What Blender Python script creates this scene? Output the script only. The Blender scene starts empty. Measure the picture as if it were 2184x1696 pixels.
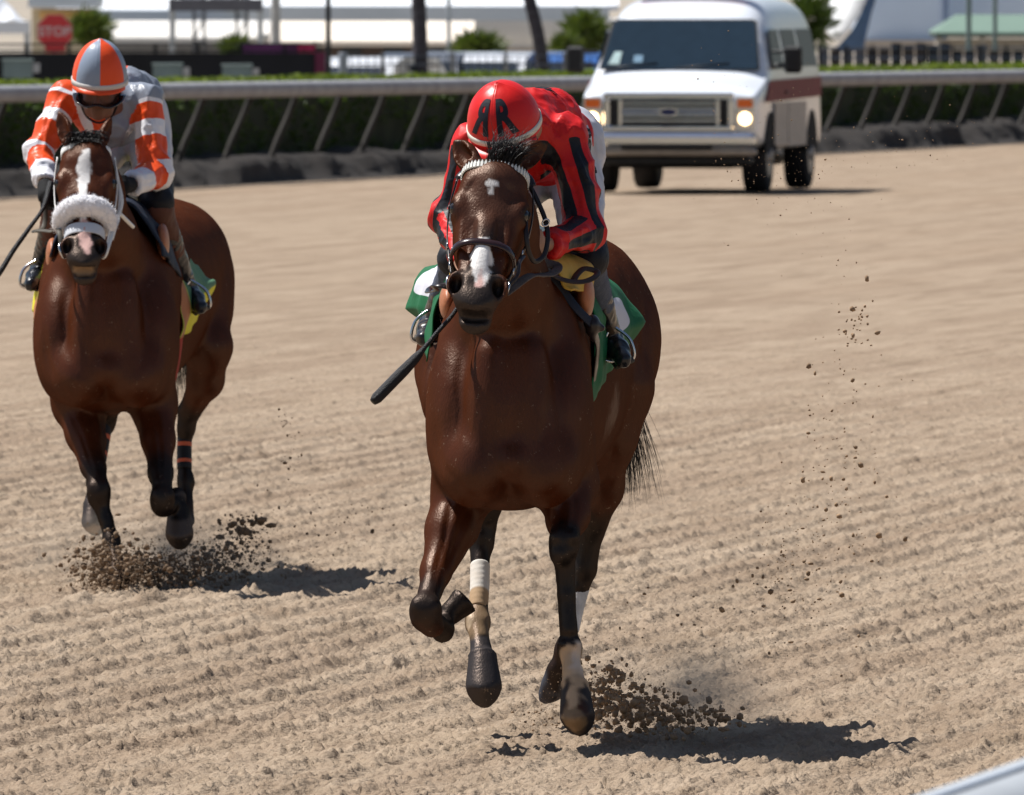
import bpy, math, random
import numpy as np
from mathutils import Vector, Matrix
from math import pi, sin, cos, radians

# ------------------------------------------------------------------ camera, sky, sun
S = bpy.context.scene
CAM_H = 2.59; FPX = 39000.0; HZ = -85.0         # camera height, focal length and horizon row in units of a 2184 px wide picture
cam = bpy.data.cameras.new('camera'); camo = bpy.data.objects.new('camera', cam); S.collection.objects.link(camo)
cam.sensor_width = 36.0; cam.lens = 36.0 * FPX / 2184.0
cam.clip_start = 1.0; cam.clip_end = 8000.0
camo.location = (0, 0, CAM_H)
camo.rotation_euler = (pi / 2 - math.atan((848.0 - HZ) / FPX), 0, 0)
cam.dof.use_dof = True; cam.dof.focus_distance = 59.4; cam.dof.aperture_fstop = cam.lens / 25.0
S.camera = camo

wd = bpy.data.worlds.new('World'); S.world = wd; wd.use_nodes = True
wn = wd.node_tree.nodes; wl = wd.node_tree.links
sky = wn.new('ShaderNodeTexSky'); sky.sky_type = 'NISHITA'; sky.sun_disc = False
SUN = Vector((-0.52, 0.24, 1.0)).normalized()
sky.sun_elevation = math.asin(SUN.z); sky.sun_rotation = math.atan2(SUN.x, SUN.y)
bg = wn['Background']; bg.inputs[1].default_value = 0.06
wl.new(sky.outputs[0], bg.inputs[0])
sl = bpy.data.lights.new('sun', 'SUN'); sl.energy = 5.0; sl.angle = radians(0.53); sl.color = (1.0, 0.97, 0.925)
so = bpy.data.objects.new('sun', sl); S.collection.objects.link(so)
so.rotation_euler = (-SUN).to_track_quat('-Z', 'Y').to_euler(); so.location = (-20, 60, 40)
S.view_settings.view_transform = 'Standard'; S.view_settings.look = 'None'; S.view_settings.gamma = 1
S.view_settings.exposure = 0.32
S.cycles.max_bounces = 7; S.cycles.diffuse_bounces = 3; S.cycles.glossy_bounces = 3; S.cycles.transmission_bounces = 4
S.cycles.volume_bounces = 0

# ------------------------------------------------------------------ places
def P(px, py, d):
    """a point seen in column px, row py (2184 px wide picture) standing d metres in front of the camera"""
    return np.array([(px - 1092.0) / FPX * d, d, CAM_H - (py - HZ) / FPX * d])
class Rig:
    def __init__(s, D0): s.D0 = D0
    def p(s, px, py, dd): return P(px, py, s.D0 + dd)
    def r(s, w, dd=0.0): return w * (s.D0 + dd) / FPX

# ------------------------------------------------------------------ objects
def link(o, parent=None):
    S.collection.objects.link(o)
    if parent is not None:
        o.parent = parent; o.matrix_parent_inverse = Matrix.Translation(-parent_world(parent))
    return o
def parent_world(p):
    v = Vector(p.location)
    return v if p.parent is None else Vector(p['wloc'])
def tag(o, label=None, cat=None, group=None, kind=None):
    if label: o['label'] = label
    if cat: o['category'] = cat
    if group: o['group'] = group
    if kind: o['kind'] = kind
    return o
def empty(name, loc, label, cat, group=None):
    o = bpy.data.objects.new(name, None); o.empty_display_size = 0.2; S.collection.objects.link(o)
    o.location = Vector(loc); tag(o, label, cat, group); return o
def mesh_obj(name, verts, faces, m, parent=None, smooth=True, attrs=None):
    """one mesh object from world-space verts; faces an (n,4)/(n,3) array or a list"""
    me = bpy.data.meshes.new(name)
    verts = np.asarray(verts, dtype=np.float64)
    if parent is not None:
        off = np.array(wloc(parent))
    else:
        off = np.array([verts[:, 0].mean(), verts[:, 1].mean(), verts[:, 2].min()])
    vl = (verts - off).astype(np.float32)
    if isinstance(faces, np.ndarray):
        n, k = faces.shape
        me.vertices.add(len(vl)); me.vertices.foreach_set('co', vl.ravel())
        me.loops.add(n * k); me.loops.foreach_set('vertex_index', faces.astype(np.int32).ravel())
        me.polygons.add(n); me.polygons.foreach_set('loop_start', np.arange(0, n * k, k, dtype=np.int32))
        me.polygons.foreach_set('loop_total', np.full(n, k, dtype=np.int32))
        me.update(calc_edges=True)
    else:
        me.from_pydata([tuple(v) for v in vl], [], [tuple(int(i) for i in f) for f in faces]); me.update()
    if smooth: me.polygons.foreach_set('use_smooth', np.ones(len(me.polygons), dtype=bool))
    me.validate()
    if attrs:
        for k_, a in attrs.items():
            a = np.asarray(a, dtype=np.float32)
            if a.ndim == 2:
                at = me.attributes.new(k_, 'FLOAT_COLOR', 'POINT')
                c = np.ones((len(a), 4), np.float32); c[:, :3] = a; at.data.foreach_set('color', c.ravel())
            else:
                at = me.attributes.new(k_, 'FLOAT', 'POINT'); at.data.foreach_set('value', a)
    for mm in (m if isinstance(m, (list, tuple)) else [m]): me.materials.append(mm)
    o = bpy.data.objects.new(name, me); S.collection.objects.link(o)
    if parent is not None: o.parent = parent
    else: o.location = Vector(off)
    return o
def wloc(o):
    v = Vector(o.location)
    while o.parent is not None:
        o = o.parent; v = v + Vector(o.location)
    return v

# ------------------------------------------------------------------ materials
def nodes(m):
    m.use_nodes = True
    return m.node_tree.nodes, m.node_tree.links, m.node_tree.nodes['Principled BSDF']
MC = {}
def mat(name, col=(.5, .5, .5), rough=.6, metal=0.0, var=0.15, scale=8.0, bump=0.0, bscale=60.0, attr=None, spec=.5,
        coat=0.0, sheen=0.0, emit=0.0, emitc=None, stretch=(1, 1, 1), dirt=None, dirts=3.0, dirta=.5):
    if name in MC: return MC[name]
    m = bpy.data.materials.new(name); MC[name] = m
    N, L, b = nodes(m)
    tc = N.new('ShaderNodeTexCoord'); mp = N.new('ShaderNodeMapping'); L.new(tc.outputs['Object'], mp.inputs[0])
    mp.inputs['Scale'].default_value = stretch
    no = N.new('ShaderNodeTexNoise'); no.inputs['Scale'].default_value = scale; no.inputs['Detail'].default_value = 5
    L.new(mp.outputs[0], no.inputs[0])
    mr = N.new('ShaderNodeMapRange'); mr.inputs[1].default_value = .25; mr.inputs[2].default_value = .75
    mr.inputs[3].default_value = 1 - var; mr.inputs[4].default_value = 1 + var
    L.new(no.outputs['Fac'], mr.inputs[0])
    mx = N.new('ShaderNodeVectorMath'); mx.operation = 'SCALE'
    if attr:
        at = N.new('ShaderNodeAttribute'); at.attribute_name = attr; L.new(at.outputs['Color'], mx.inputs[0])
    else:
        mx.inputs[0].default_value = col
    L.new(mr.outputs[0], mx.inputs['Scale'])
    out = mx.outputs[0]
    if dirt:
        n2 = N.new('ShaderNodeTexNoise'); n2.inputs['Scale'].default_value = dirts; n2.inputs['Detail'].default_value = 6
        L.new(tc.outputs['Object'], n2.inputs[0])
        r2 = N.new('ShaderNodeMapRange'); r2.inputs[1].default_value = .48; r2.inputs[2].default_value = .68
        r2.inputs[3].default_value = 0; r2.inputs[4].default_value = dirta
        L.new(n2.outputs['Fac'], r2.inputs[0])
        mm = N.new('ShaderNodeMix'); mm.data_type = 'RGBA'; L.new(r2.outputs[0], mm.inputs[0])
        L.new(out, mm.inputs[6]); mm.inputs[7].default_value = (*dirt, 1); out = mm.outputs[2]
    L.new(out, b.inputs['Base Color'])
    b.inputs['Roughness'].default_value = rough; b.inputs['Metallic'].default_value = metal
    b.inputs['Specular IOR Level'].default_value = spec
    b.inputs['Coat Weight'].default_value = coat; b.inputs['Sheen Weight'].default_value = sheen; b.inputs['Specular IOR Level'].default_value = .3
    if emit:
        b.inputs['Emission Color'].default_value = (*(emitc or col), 1); b.inputs['Emission Strength'].default_value = emit
    if bump:
        bn = N.new('ShaderNodeTexNoise'); bn.inputs['Scale'].default_value = bscale; bn.inputs['Detail'].default_value = 4
        L.new(mp.outputs[0], bn.inputs[0])
        bp = N.new('ShaderNodeBump'); bp.inputs['Strength'].default_value = bump; bp.inputs['Distance'].default_value = .01
        L.new(bn.outputs['Fac'], bp.inputs['Height']); L.new(bp.outputs[0], b.inputs['Normal'])
    return m
def leaf_mat(name, k=.35):
    if name in MC: return MC[name]
    m = mat(name, rough=.55, attr='col', var=.12); N, L = m.node_tree.nodes, m.node_tree.links; b = N['Principled BSDF']
    tr = N.new('ShaderNodeBsdfTranslucent'); at = N.new('ShaderNodeAttribute'); at.attribute_name = 'col'
    sc = N.new('ShaderNodeVectorMath'); sc.operation = 'MULTIPLY'; L.new(at.outputs['Color'], sc.inputs[0]); sc.inputs[1].default_value = (1.25, 1.3, .6); L.new(sc.outputs[0], tr.inputs['Color'])
    mx = N.new('ShaderNodeMixShader'); mx.inputs[0].default_value = k; L.new(b.outputs[0], mx.inputs[1]); L.new(tr.outputs[0], mx.inputs[2]); L.new(mx.outputs[0], N['Material Output'].inputs[0]); return m
def silk(name, base, layers, rough=.45, fold=.5, sheen=.0, dirt=None):
    """cloth of colour base with sharp areas: layers = [(attribute, colour)] where the attribute is > 0"""
    if name in MC: return MC[name]
    m = bpy.data.materials.new(name); MC[name] = m
    N, L, b = nodes(m)
    rgb = N.new('ShaderNodeRGB'); rgb.outputs[0].default_value = (*base, 1); out = rgb.outputs[0]
    tc = N.new('ShaderNodeTexCoord')
    for a, c in layers:
        at = N.new('ShaderNodeAttribute'); at.attribute_name = a
        mr = N.new('ShaderNodeMapRange'); mr.inputs[1].default_value = -.03; mr.inputs[2].default_value = .03
        L.new(at.outputs['Fac'], mr.inputs[0])
        mm = N.new('ShaderNodeMix'); mm.data_type = 'RGBA'; L.new(mr.outputs[0], mm.inputs[0])
        L.new(out, mm.inputs[6]); mm.inputs[7].default_value = (*c, 1); out = mm.outputs[2]
    if dirt:
        n2 = N.new('ShaderNodeTexNoise'); n2.inputs['Scale'].default_value = 9; n2.inputs['Detail'].default_value = 6
        L.new(tc.outputs['Object'], n2.inputs[0])
        r2 = N.new('ShaderNodeMapRange'); r2.inputs[1].default_value = .5; r2.inputs[2].default_value = .72
        r2.inputs[4].default_value = .45; L.new(n2.outputs['Fac'], r2.inputs[0])
        mm = N.new('ShaderNodeMix'); mm.data_type = 'RGBA'; L.new(r2.outputs[0], mm.inputs[0])
        L.new(out, mm.inputs[6]); mm.inputs[7].default_value = (*dirt, 1); out = mm.outputs[2]
    L.new(out, b.inputs['Base Color'])
    b.inputs['Roughness'].default_value = rough; b.inputs['Sheen Weight'].default_value = sheen; b.inputs['Specular IOR Level'].default_value = .3
    n1 = N.new('ShaderNodeTexNoise'); n1.inputs['Scale'].default_value = 14; n1.inputs['Detail'].default_value = 3
    n1.inputs['Distortion'].default_value = 1.2; L.new(tc.outputs['Object'], n1.inputs[0])
    bp = N.new('ShaderNodeBump'); bp.inputs['Strength'].default_value = fold; bp.inputs['Distance'].default_value = .012
    L.new(n1.outputs['Fac'], bp.inputs['Height']); L.new(bp.outputs[0], b.inputs['Normal'])
    return m

# ------------------------------------------------------------------ noise
def hashn(ix, iy, iz, seed):
    h = (ix.astype(np.int64) * 374761393 + iy.astype(np.int64) * 668265263 + iz.astype(np.int64) * 2147483647 + seed * 974711) & 0xffffffff
    h = ((h ^ (h >> 13)) * 1274126177) & 0xffffffff
    return ((h ^ (h >> 16)) & 0xffff).astype(np.float32) / 65535.0
def vnoise2(x, y, seed=0):
    ix = np.floor(x); iy = np.floor(y); fx = (x - ix).astype(np.float32); fy = (y - iy).astype(np.float32)
    fx = fx * fx * (3 - 2 * fx); fy = fy * fy * (3 - 2 * fy); z = np.zeros_like(ix)
    a = hashn(ix, iy, z, seed); b = hashn(ix + 1, iy, z, seed); c = hashn(ix, iy + 1, z, seed); d = hashn(ix + 1, iy + 1, z, seed)
    return (a + (b - a) * fx) * (1 - fy) + (c + (d - c) * fx) * fy
def vnoise3(p, scale, seed=0):
    q = p * scale; i = np.floor(q); f = q - i; f = f * f * (3 - 2 * f)
    r = 0
    for dx in (0, 1):
        for dy in (0, 1):
            for dz in (0, 1):
                w = (f[:, 0] if dx else 1 - f[:, 0]) * (f[:, 1] if dy else 1 - f[:, 1]) * (f[:, 2] if dz else 1 - f[:, 2])
                r = r + w * hashn(i[:, 0] + dx, i[:, 1] + dy, i[:, 2] + dz, seed)
    return r
def sstep(a, b, x):
    t = np.clip((x - a) / (b - a), 0, 1); return t * t * (3 - 2 * t)

# ------------------------------------------------------------------ implicit surfaces
def nrm(v): v = np.asarray(v, float); return v / max(1e-9, np.linalg.norm(v))
class SDF:
    def __init__(s, lo, hi, h):
        s.lo = np.array(lo, float); s.h = h; n = np.ceil((np.array(hi) - s.lo) / h).astype(int) + 1
        s.n = n; s.f = np.full(n, 0.25, np.float32)
        s.ax = [(s.lo[i] + h * np.arange(n[i])).astype(np.float64) for i in range(3)]
    def _sl(s, lo, hi):
        a = np.clip(np.floor((np.array(lo) - s.lo) / s.h).astype(int), 0, s.n); b = np.clip(np.ceil((np.array(hi) - s.lo) / s.h).astype(int) + 1, 0, s.n)
        return tuple(slice(a[i], b[i]) for i in range(3))
    def op(s, fn, lo, hi, k=.02, sub=False):
        mg = k + 3 * s.h
        sl = s._sl(np.array(lo) - mg, np.array(hi) + mg)
        if any(q.stop <= q.start for q in sl): return
        X = s.ax[0][sl[0]][:, None, None]; Y = s.ax[1][sl[1]][None, :, None]; Z = s.ax[2][sl[2]][None, None, :]
        d = fn(X, Y, Z).astype(np.float32); a = s.f[sl]
        k = max(k, 1e-4)
        if sub:
            h = np.maximum(k - np.abs(a + d), 0) / k; s.f[sl] = np.maximum(a, -d) + h * h * k * .25
        else:
            h = np.maximum(k - np.abs(a - d), 0) / k; s.f[sl] = np.minimum(a, d) - h * h * k * .25
    def cap(s, a, b, ra, rb, k=.02, dz=1.0, sub=False):
        a = np.asarray(a, float); b = np.asarray(b, float); ab = b - a; L2 = max(1e-9, ab.dot(ab)); R = max(ra, rb) * max(1, dz)
        def fn(X, Y, Z):
            t = np.clip(((X - a[0]) * ab[0] + (Y - a[1]) * ab[1] + (Z - a[2]) * ab[2]) / L2, 0, 1)
            return np.sqrt((X - a[0] - t * ab[0]) ** 2 + ((Y - a[1] - t * ab[1]) / dz) ** 2 + (Z - a[2] - t * ab[2]) ** 2) - (ra + (rb - ra) * t)
        s.op(fn, np.minimum(a, b) - R, np.maximum(a, b) + R, k, sub)
    def ell(s, c, r, k=.02, F=None, sub=False):
        c = np.asarray(c, float); r = np.asarray(r, float); F = np.eye(3) if F is None else np.asarray(F)
        R = np.sqrt(((F * r[:, None]) ** 2).sum(0))
        def fn(X, Y, Z):
            k0 = 0; k1 = 0
            for i in range(3):
                q = (X - c[0]) * F[i][0] + (Y - c[1]) * F[i][1] + (Z - c[2]) * F[i][2]
                k0 = k0 + (q / r[i]) ** 2; k1 = k1 + (q / r[i] ** 2) ** 2
            k0 = np.sqrt(k0); return k0 * (k0 - 1) / np.maximum(np.sqrt(k1), 1e-6)
        s.op(fn, c - R, c + R, k, sub)
    def mesh(s, smooth=2):
        f = s.f; neg = f < 0; nx, ny, nz = f.shape
        cnt = np.zeros((nx - 1, ny - 1, nz - 1), np.int8)
        for i in (0, 1):
            for j in (0, 1):
                for k in (0, 1): cnt += neg[i:nx - 1 + i, j:ny - 1 + j, k:nz - 1 + k]
        I, J, K = np.nonzero((cnt > 0) & (cnt < 8)); N = len(I)
        idx = np.full(cnt.shape, -1, np.int32); idx[I, J, K] = np.arange(N)
        acc = np.zeros((N, 3)); num = np.zeros(N)
        for ax in range(3):
            o1, o2 = [q for q in range(3) if q != ax]
            for p in (0, 1):
                for q in (0, 1):
                    c = np.zeros(3, int); c[o1] = p; c[o2] = q; e = c.copy(); e[ax] = 1
                    f0 = f[I + c[0], J + c[1], K + c[2]]; f1 = f[I + e[0], J + e[1], K + e[2]]
                    m = (f0 < 0) != (f1 < 0); t = np.where(m, f0 / np.where(m, f0 - f1, 1), 0)
                    pos = np.tile(c.astype(float), (N, 1)); pos[:, ax] = t
                    acc += pos * m[:, None]; num += m
        V = s.lo + s.h * (np.stack([I, J, K], 1) + acc / num[:, None])
        Q = []
        for ax in range(3):
            sl0 = [slice(1, n - 1) for n in f.shape]; sl1 = list(sl0); sl0[ax] = slice(0, f.shape[ax] - 1); sl1[ax] = slice(1, f.shape[ax])
            a = neg[tuple(sl0)]; b = neg[tuple(sl1)]
            ii = np.nonzero(a != b); flip = a[ii]
            base = np.stack([ii[q] + (0 if q == ax else 1) for q in range(3)], 1)
            o1, o2 = [(1, 2), (2, 0), (0, 1)][ax]
            def g(d1, d2):
                c = base.copy(); c[:, o1] -= d1; c[:, o2] -= d2; return idx[c[:, 0], c[:, 1], c[:, 2]]
            q = np.stack([g(1, 1), g(0, 1), g(0, 0), g(1, 0)], 1)
            q[~flip] = q[~flip][:, ::-1]; Q.append(q)
        Q = np.concatenate(Q); Q = Q[(Q >= 0).all(1)]
        V = relax(V, Q, smooth)
        return V, Q
def relax(V, Q, it, fac=.5):
    if not it: return V
    E = np.concatenate([Q[:, [i, (i + 1) % Q.shape[1]]] for i in range(Q.shape[1])]); N = len(V)
    deg = np.bincount(E[:, 0], minlength=N) + np.bincount(E[:, 1], minlength=N); deg = np.maximum(deg, 1)
    for _ in range(it):
        A = np.stack([np.bincount(E[:, 0], V[E[:, 1], q], N) + np.bincount(E[:, 1], V[E[:, 0], q], N) for q in range(3)], 1) / deg[:, None]
        V = V + fac * (A - V)
    return V
def normals(V, Q):
    n = np.cross(V[Q[:, 2]] - V[Q[:, 0]], V[Q[:, 3 % Q.shape[1]]] - V[Q[:, 1]]); N = np.zeros_like(V)
    for i in range(Q.shape[1]):
        for q in range(3): N[:, q] += np.bincount(Q[:, i], n[:, q], len(V))
    return N / np.maximum(np.linalg.norm(N, axis=1), 1e-9)[:, None]
def segd(V, a, b):
    a = np.asarray(a, float); b = np.asarray(b, float); ab = b - a; t = np.clip(((V - a) @ ab) / max(1e-9, ab.dot(ab)), 0, 1)
    return np.linalg.norm(V - a - t[:, None] * ab, axis=1), t
def spline(ts, vals, t):
    """smooth interpolation through stations"""
    ts = np.asarray(ts, float); v = np.asarray(vals, float)
    m = np.gradient(v, ts, axis=0) if len(ts) > 2 else np.gradient(v, ts, axis=0)
    i = np.clip(np.searchsorted(ts, t) - 1, 0, len(ts) - 2); h = ts[i + 1] - ts[i]; u = np.clip((t - ts[i]) / h, 0, 1)
    if v.ndim == 2: h = h[:, None]; u = u[:, None]
    return (2 * u**3 - 3 * u**2 + 1) * v[i] + (u**3 - 2 * u**2 + u) * h * m[i] + (-2 * u**3 + 3 * u**2) * v[i + 1] + (u**3 - u**2) * h * m[i + 1]
def smooth_path(pts, n=24):
    pts = np.asarray(pts, float); d = np.r_[0, np.cumsum(np.linalg.norm(np.diff(pts, axis=0), axis=1))]
    return spline(d, pts, np.linspace(0, d[-1], n))

# ------------------------------------------------------------------ swept shapes
def sweep(pts, prof_fn, up=(0, 0, 1), close=False, caps=True):
    """sweep a profile: prof_fn(t) -> (m,2) offsets in (side, up)"""
    pts = np.asarray(pts, float); n = len(pts); V = []; F = []
    T = np.gradient(pts, axis=0) if not close else (np.roll(pts, -1, 0) - np.roll(pts, 1, 0))
    T /= np.maximum(np.linalg.norm(T, axis=1), 1e-9)[:, None]
    ups = np.asarray(up, float); ups = np.tile(ups, (n, 1)) if ups.ndim == 1 else ups
    for i in range(n):
        s = np.cross(T[i], ups[i]); s = s / max(1e-6, np.linalg.norm(s)); u = np.cross(s, T[i])
        pr = prof_fn(i / (n - 1)); V += [pts[i] + s * a + u * b for a, b in pr]
    m = len(pr)
    for i in range(n if close else n - 1):
        j = (i + 1) % n
        for k in range(m): F.append((i * m + k, i * m + (k + 1) % m, j * m + (k + 1) % m, j * m + k))
    if caps and not close: F.append(tuple(range(m))[::-1]); F.append(tuple((n - 1) * m + k for k in range(m)))
    return np.array(V), F
def circ(r, m=8, ry=None):
    ry = r if ry is None else ry
    return [(r * cos(2 * pi * k / m), ry * sin(2 * pi * k / m)) for k in range(m)]
def rect(w, t):   # rounded flat strap
    a, b = w / 2, t / 2
    return [(-a, -b * .4), (-a * .85, -b), (a * .85, -b), (a, -b * .4), (a, b * .4), (a * .85, b), (-a * .85, b), (-a, b * .4)]
def tube(name, pts, r, m, parent=None, n=24, seg=8, close=False, flat=None, up=(0, 0, 1), **kw):
    pts = smooth_path(pts, n) if n else np.asarray(pts, float)
    rf = r if callable(r) else (lambda t: r)
    V, F = sweep(pts, (lambda t: rect(flat[0], flat[1])) if flat else (lambda t: circ(rf(t), seg)), up, close)
    return mesh_obj(name, V, F, m, parent, **kw)
class MB:
    """collects pieces of one mesh"""
    def __init__(s): s.V = []; s.F = []; s.M = []
    def add(s, V, F, mi=0):
        o = len(s.V); s.V += [tuple(v) for v in V]; s.F += [tuple(int(i) + o for i in f) for f in F]; s.M += [mi] * len(F)
    def box(s, c, sz, rot=None, mi=0, bev=0.0):
        x, y, z = [q / 2 for q in sz]; b = min(bev, x * .9, y * .9, z * .9)
        if b > 0:
            V = []; 
            for sx in (-1, 1):
                for sy in (-1, 1):
                    for sz_ in (-1, 1):
                        V += [(sx * x, sy * (y - b), sz_ * (z - b)), (sx * (x - b), sy * y, sz_ * (z - b)), (sx * (x - b), sy * (y - b), sz_ * z)]
            import bmesh
            bm = bmesh.new(); [bm.verts.new(v) for v in V]; bmesh.ops.convex_hull(bm, input=bm.verts)
            bm.verts.index_update(); V = [v.co[:] for v in bm.verts]; F = [[v.index for v in f.verts] for f in bm.faces]; bm.free()
        else:
            V = [(sx * x, sy * y, q * z) for sx in (-1, 1) for sy in (-1, 1) for q in (-1, 1)]
            F = [(0, 1, 3, 2), (4, 6, 7, 5), (0, 4, 5, 1), (2, 3, 7, 6), (0, 2, 6, 4), (1, 5, 7, 3)]
        V = np.array(V)
        if rot is not None: V = V @ np.array(rot).T
        s.add(V + np.array(c), F, mi)
    def cyl(s, a, b, ra, rb=None, m=12, mi=0):
        rb = ra if rb is None else rb; up = (0, 0, 1) if abs(nrm(np.array(b, float) - np.array(a, float))[2]) < .9 else (0, 1, 0)
        V, F = sweep([a, b], lambda t: circ(ra + (rb - ra) * t, m), up); s.add(V, F, mi)
    def build(s, name, m, parent=None, smooth=False, M=None):
        V = np.array(s.V)
        if M is not None: V = V @ np.array(M)[:3, :3].T + np.array(M)[:3, 3]
        o = mesh_obj(name, V, s.F, m, parent, smooth)
        if max(s.M) > 0: o.data.polygons.foreach_set('material_index', s.M)
        return o
def strands(name, paths, r0, m, parent=None):
    V = []; F = []; c = 0
    for p in paths:
        p = np.asarray(p); n = len(p); T = np.gradient(p, axis=0); T /= np.linalg.norm(T, axis=1)[:, None] + 1e-9
        a = np.cross(T, (0.3, 1, 0.2)); a /= np.linalg.norm(a, axis=1)[:, None] + 1e-9; b = np.cross(T, a)
        w = r0 * (1 - .85 * np.linspace(0, 1, n) ** 1.5)[:, None]
        for q in range(3):
            an = 2 * pi * q / 3; V.append(p + w * (a * cos(an) + b * sin(an)))
        for q in range(3):
            q2 = (q + 1) % 3; i = np.arange(n - 1)
            F.append(np.stack([c + q * n + i, c + q2 * n + i, c + q2 * n + i + 1, c + q * n + i + 1], 1))
        c += 3 * n
    return mesh_obj(name, np.concatenate(V), np.concatenate(F), m, parent)
# ------------------------------------------------------------------ ground
TR = radians(12.0); TD = np.array([sin(TR), cos(TR)]); TN = np.array([cos(TR), -sin(TR)])      # along the track, across it (towards the camera side)
F0 = np.array([-5.63, 201.0])                                                                    # a point on the foot of the inner rail
def across(x, y): return (x - F0[0]) * TN[0] + (y - F0[1]) * TN[1]
def along(x, y): return (x - F0[0]) * TD[0] + (y - F0[1]) * TD[1]
def ground():
    ys = [20.0, 35, 45, 52.0]; d = 54.0
    while d < 135: ys.append(d); d += .0165 * (d / 57) ** 2
    while d < 4500: ys.append(d); d *= 1.006 if d < 420 else 1.06
    ys = np.array(ys); nx = 740
    u = np.linspace(-.0435, .0435, nx); ext = np.array([.05, .06, .08, .11, .16, .25, .4, .7, 1.2, 2.5]); u = np.concatenate([-ext[::-1], u, ext])
    X = u[None, :] * ys[:, None]; Y = np.repeat(ys[:, None], len(u), 1); x = X.ravel(); y = Y.ravel()
    q = across(x, y); s = along(x, y)
    fade = (1 - sstep(100, 150, y)) * (.60 + .40 * (1 - sstep(75, 120, y)))
    n1 = vnoise2(s * .25, q * .8, 1); n2 = vnoise2(s * 1.3, q * 3, 2)
    # harrow furrows
    qf = x * cos(radians(8.5)) - y * sin(radians(8.5)); w = qf + .16 * (vnoise2(s * .07, q * .4, 1) - .5) + .035 * (n2 - .5)
    saw = lambda p: np.where(p % 1 < .70, (p % 1) / .70, 1 - (p % 1 - .70) / .30) - .5
    fur = saw(w / .25) * .8 + .35 * saw(w / .125 + .3) ; amp = (.20 + 1.35 * vnoise2(s * .09, q * .9, 3)) * (.55 + .45 * (1 - sstep(75, 120, y)))
    z = .022 * fur * amp * fade; rdg = np.clip(.5 + .6 * fur, .15, 1.1)
    def lump(f, sd, st=1.0):
        n = vnoise2(x * f + 3.1 * vnoise2(x * f * .4, y * f * .4, sd + 7), y * f * st, sd); return n
    z += .012 * (lump(2.2, 11, .7) - .5)
    c1 = lump(9, 12); z += .010 * fade * np.clip(c1 - .45, 0, 1) * 2
    c2 = lump(21, 13, .7); z += .017 * fade * np.clip(c2 - .42, 0, 1) * (.3 + .9 * c1) * (.6 + .6 * rdg)
    c3 = lump(42, 14, .6); z += .022 * fade * np.clip(c3 - .38, 0, 1) * (.3 + c2) * (.4 + .8 * rdg)
    c4 = lump(72, 15, .55); z += .026 * fade * np.clip(c4 - .38, 0, 1) * (.5 + c1)
    # hoof prints pressed in near the horses
    R = random.Random(7)
    for i in range(36):
        hx, hy = R.uniform(-2.6, 2.6), R.uniform(56, 92); rr = R.uniform(.07, .11)
        m = (np.abs(x - hx) < .3) & (np.abs(y - hy) < .5); dd = np.sqrt(((x[m] - hx)) ** 2 + ((y[m] - hy) / 1.4) ** 2)
        z[m] += -.030 * (1 - sstep(rr * .5, rr, dd)) + .020 * np.exp(-((dd - rr * 1.25) / .04) ** 2)
    # bank under the inner rail, lower infield behind
    bank = .30 * sstep(-.05, -.40, q) ; z = np.where(q < .6, z * .3, z) + bank * 1.0
    z -= 1.0 * sstep(-6, -16, q) + 2.0 * sstep(-28, -36, q)
    V = np.stack([x, y, z], 1); ny, nn = Y.shape
    i = np.arange(ny - 1)[:, None] * nn + np.arange(nn - 1)[None, :]; i = i.ravel(); F = np.stack([i, i + 1, i + nn + 1, i + nn], 1)
    m = bpy.data.materials.new('track sand and infield'); N, L, b = nodes(m)
    tc = N.new('ShaderNodeTexCoord')
    def tex(sc, det, vec=None, dist=0):
        t = N.new('ShaderNodeTexNoise'); t.inputs['Scale'].default_value = sc; t.inputs['Detail'].default_value = det; t.inputs['Distortion'].default_value = dist
        L.new(vec or tc.outputs['Object'], t.inputs[0]); return t.outputs['Fac']
    def ramp(v, a, b_, lo, hi):
        r = N.new('ShaderNodeMapRange'); r.inputs[1].default_value = a; r.inputs[2].default_value = b_; r.inputs[3].default_value = lo; r.inputs[4].default_value = hi; L.new(v, r.inputs[0]); return r.outputs[0]
    def mix(f_, A, B):
        mm = N.new('ShaderNodeMix'); mm.data_type = 'RGBA'
        L.new(f_, mm.inputs[0]); 
        for sk, v in ((6, A), (7, B)):
            if isinstance(v, tuple): mm.inputs[sk].default_value = (*v, 1)
            else: L.new(v, mm.inputs[sk])
        return mm.outputs[2]
    mr_ = N.new('ShaderNodeMapping'); L.new(tc.outputs['Object'], mr_.inputs[0]); mr_.inputs['Rotation'].default_value = (0, 0, radians(8.5)); mp = N.new('ShaderNodeMapping'); L.new(mr_.outputs[0], mp.inputs[0]); mp.inputs['Scale'].default_value = (1, .06, 1)
    ml = N.new('ShaderNodeMapping'); L.new(mr_.outputs[0], ml.inputs[0]); ml.inputs['Scale'].default_value = (3.4, .10, 1)
    dry = mix(ramp(tex(1.6, 6), .35, .65, 0, 1), (.380, .294, .214), (.318, .242, .172))
    dry = mix(ramp(tex(.8, 5, mp.outputs[0]), .50, .70, 0, .5), dry, (.31, .225, .155))
    dry = mix(ramp(tex(1.0, 5, ml.outputs[0], .3), .46, .62, 0, .55), dry, (.25, .18, .125))
    m2 = N.new('ShaderNodeMapping'); L.new(mr_.outputs[0], m2.inputs[0]); m2.inputs['Scale'].default_value = (7, .5, 1)
    dry = mix(ramp(tex(1.0, 6, m2.outputs[0], .4), .50, .68, 0, .60), dry, (.215, .155, .105))
    dry = mix(ramp(tex(34, 5), .54, .68, 0, .65), dry, (.20, .145, .10))
    dry = mix(ramp(tex(70, 3), .60, .75, 0, .35), dry, (.58, .47, .36))
    at = N.new('ShaderNodeAttribute'); at.attribute_name = 'zone'
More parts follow.
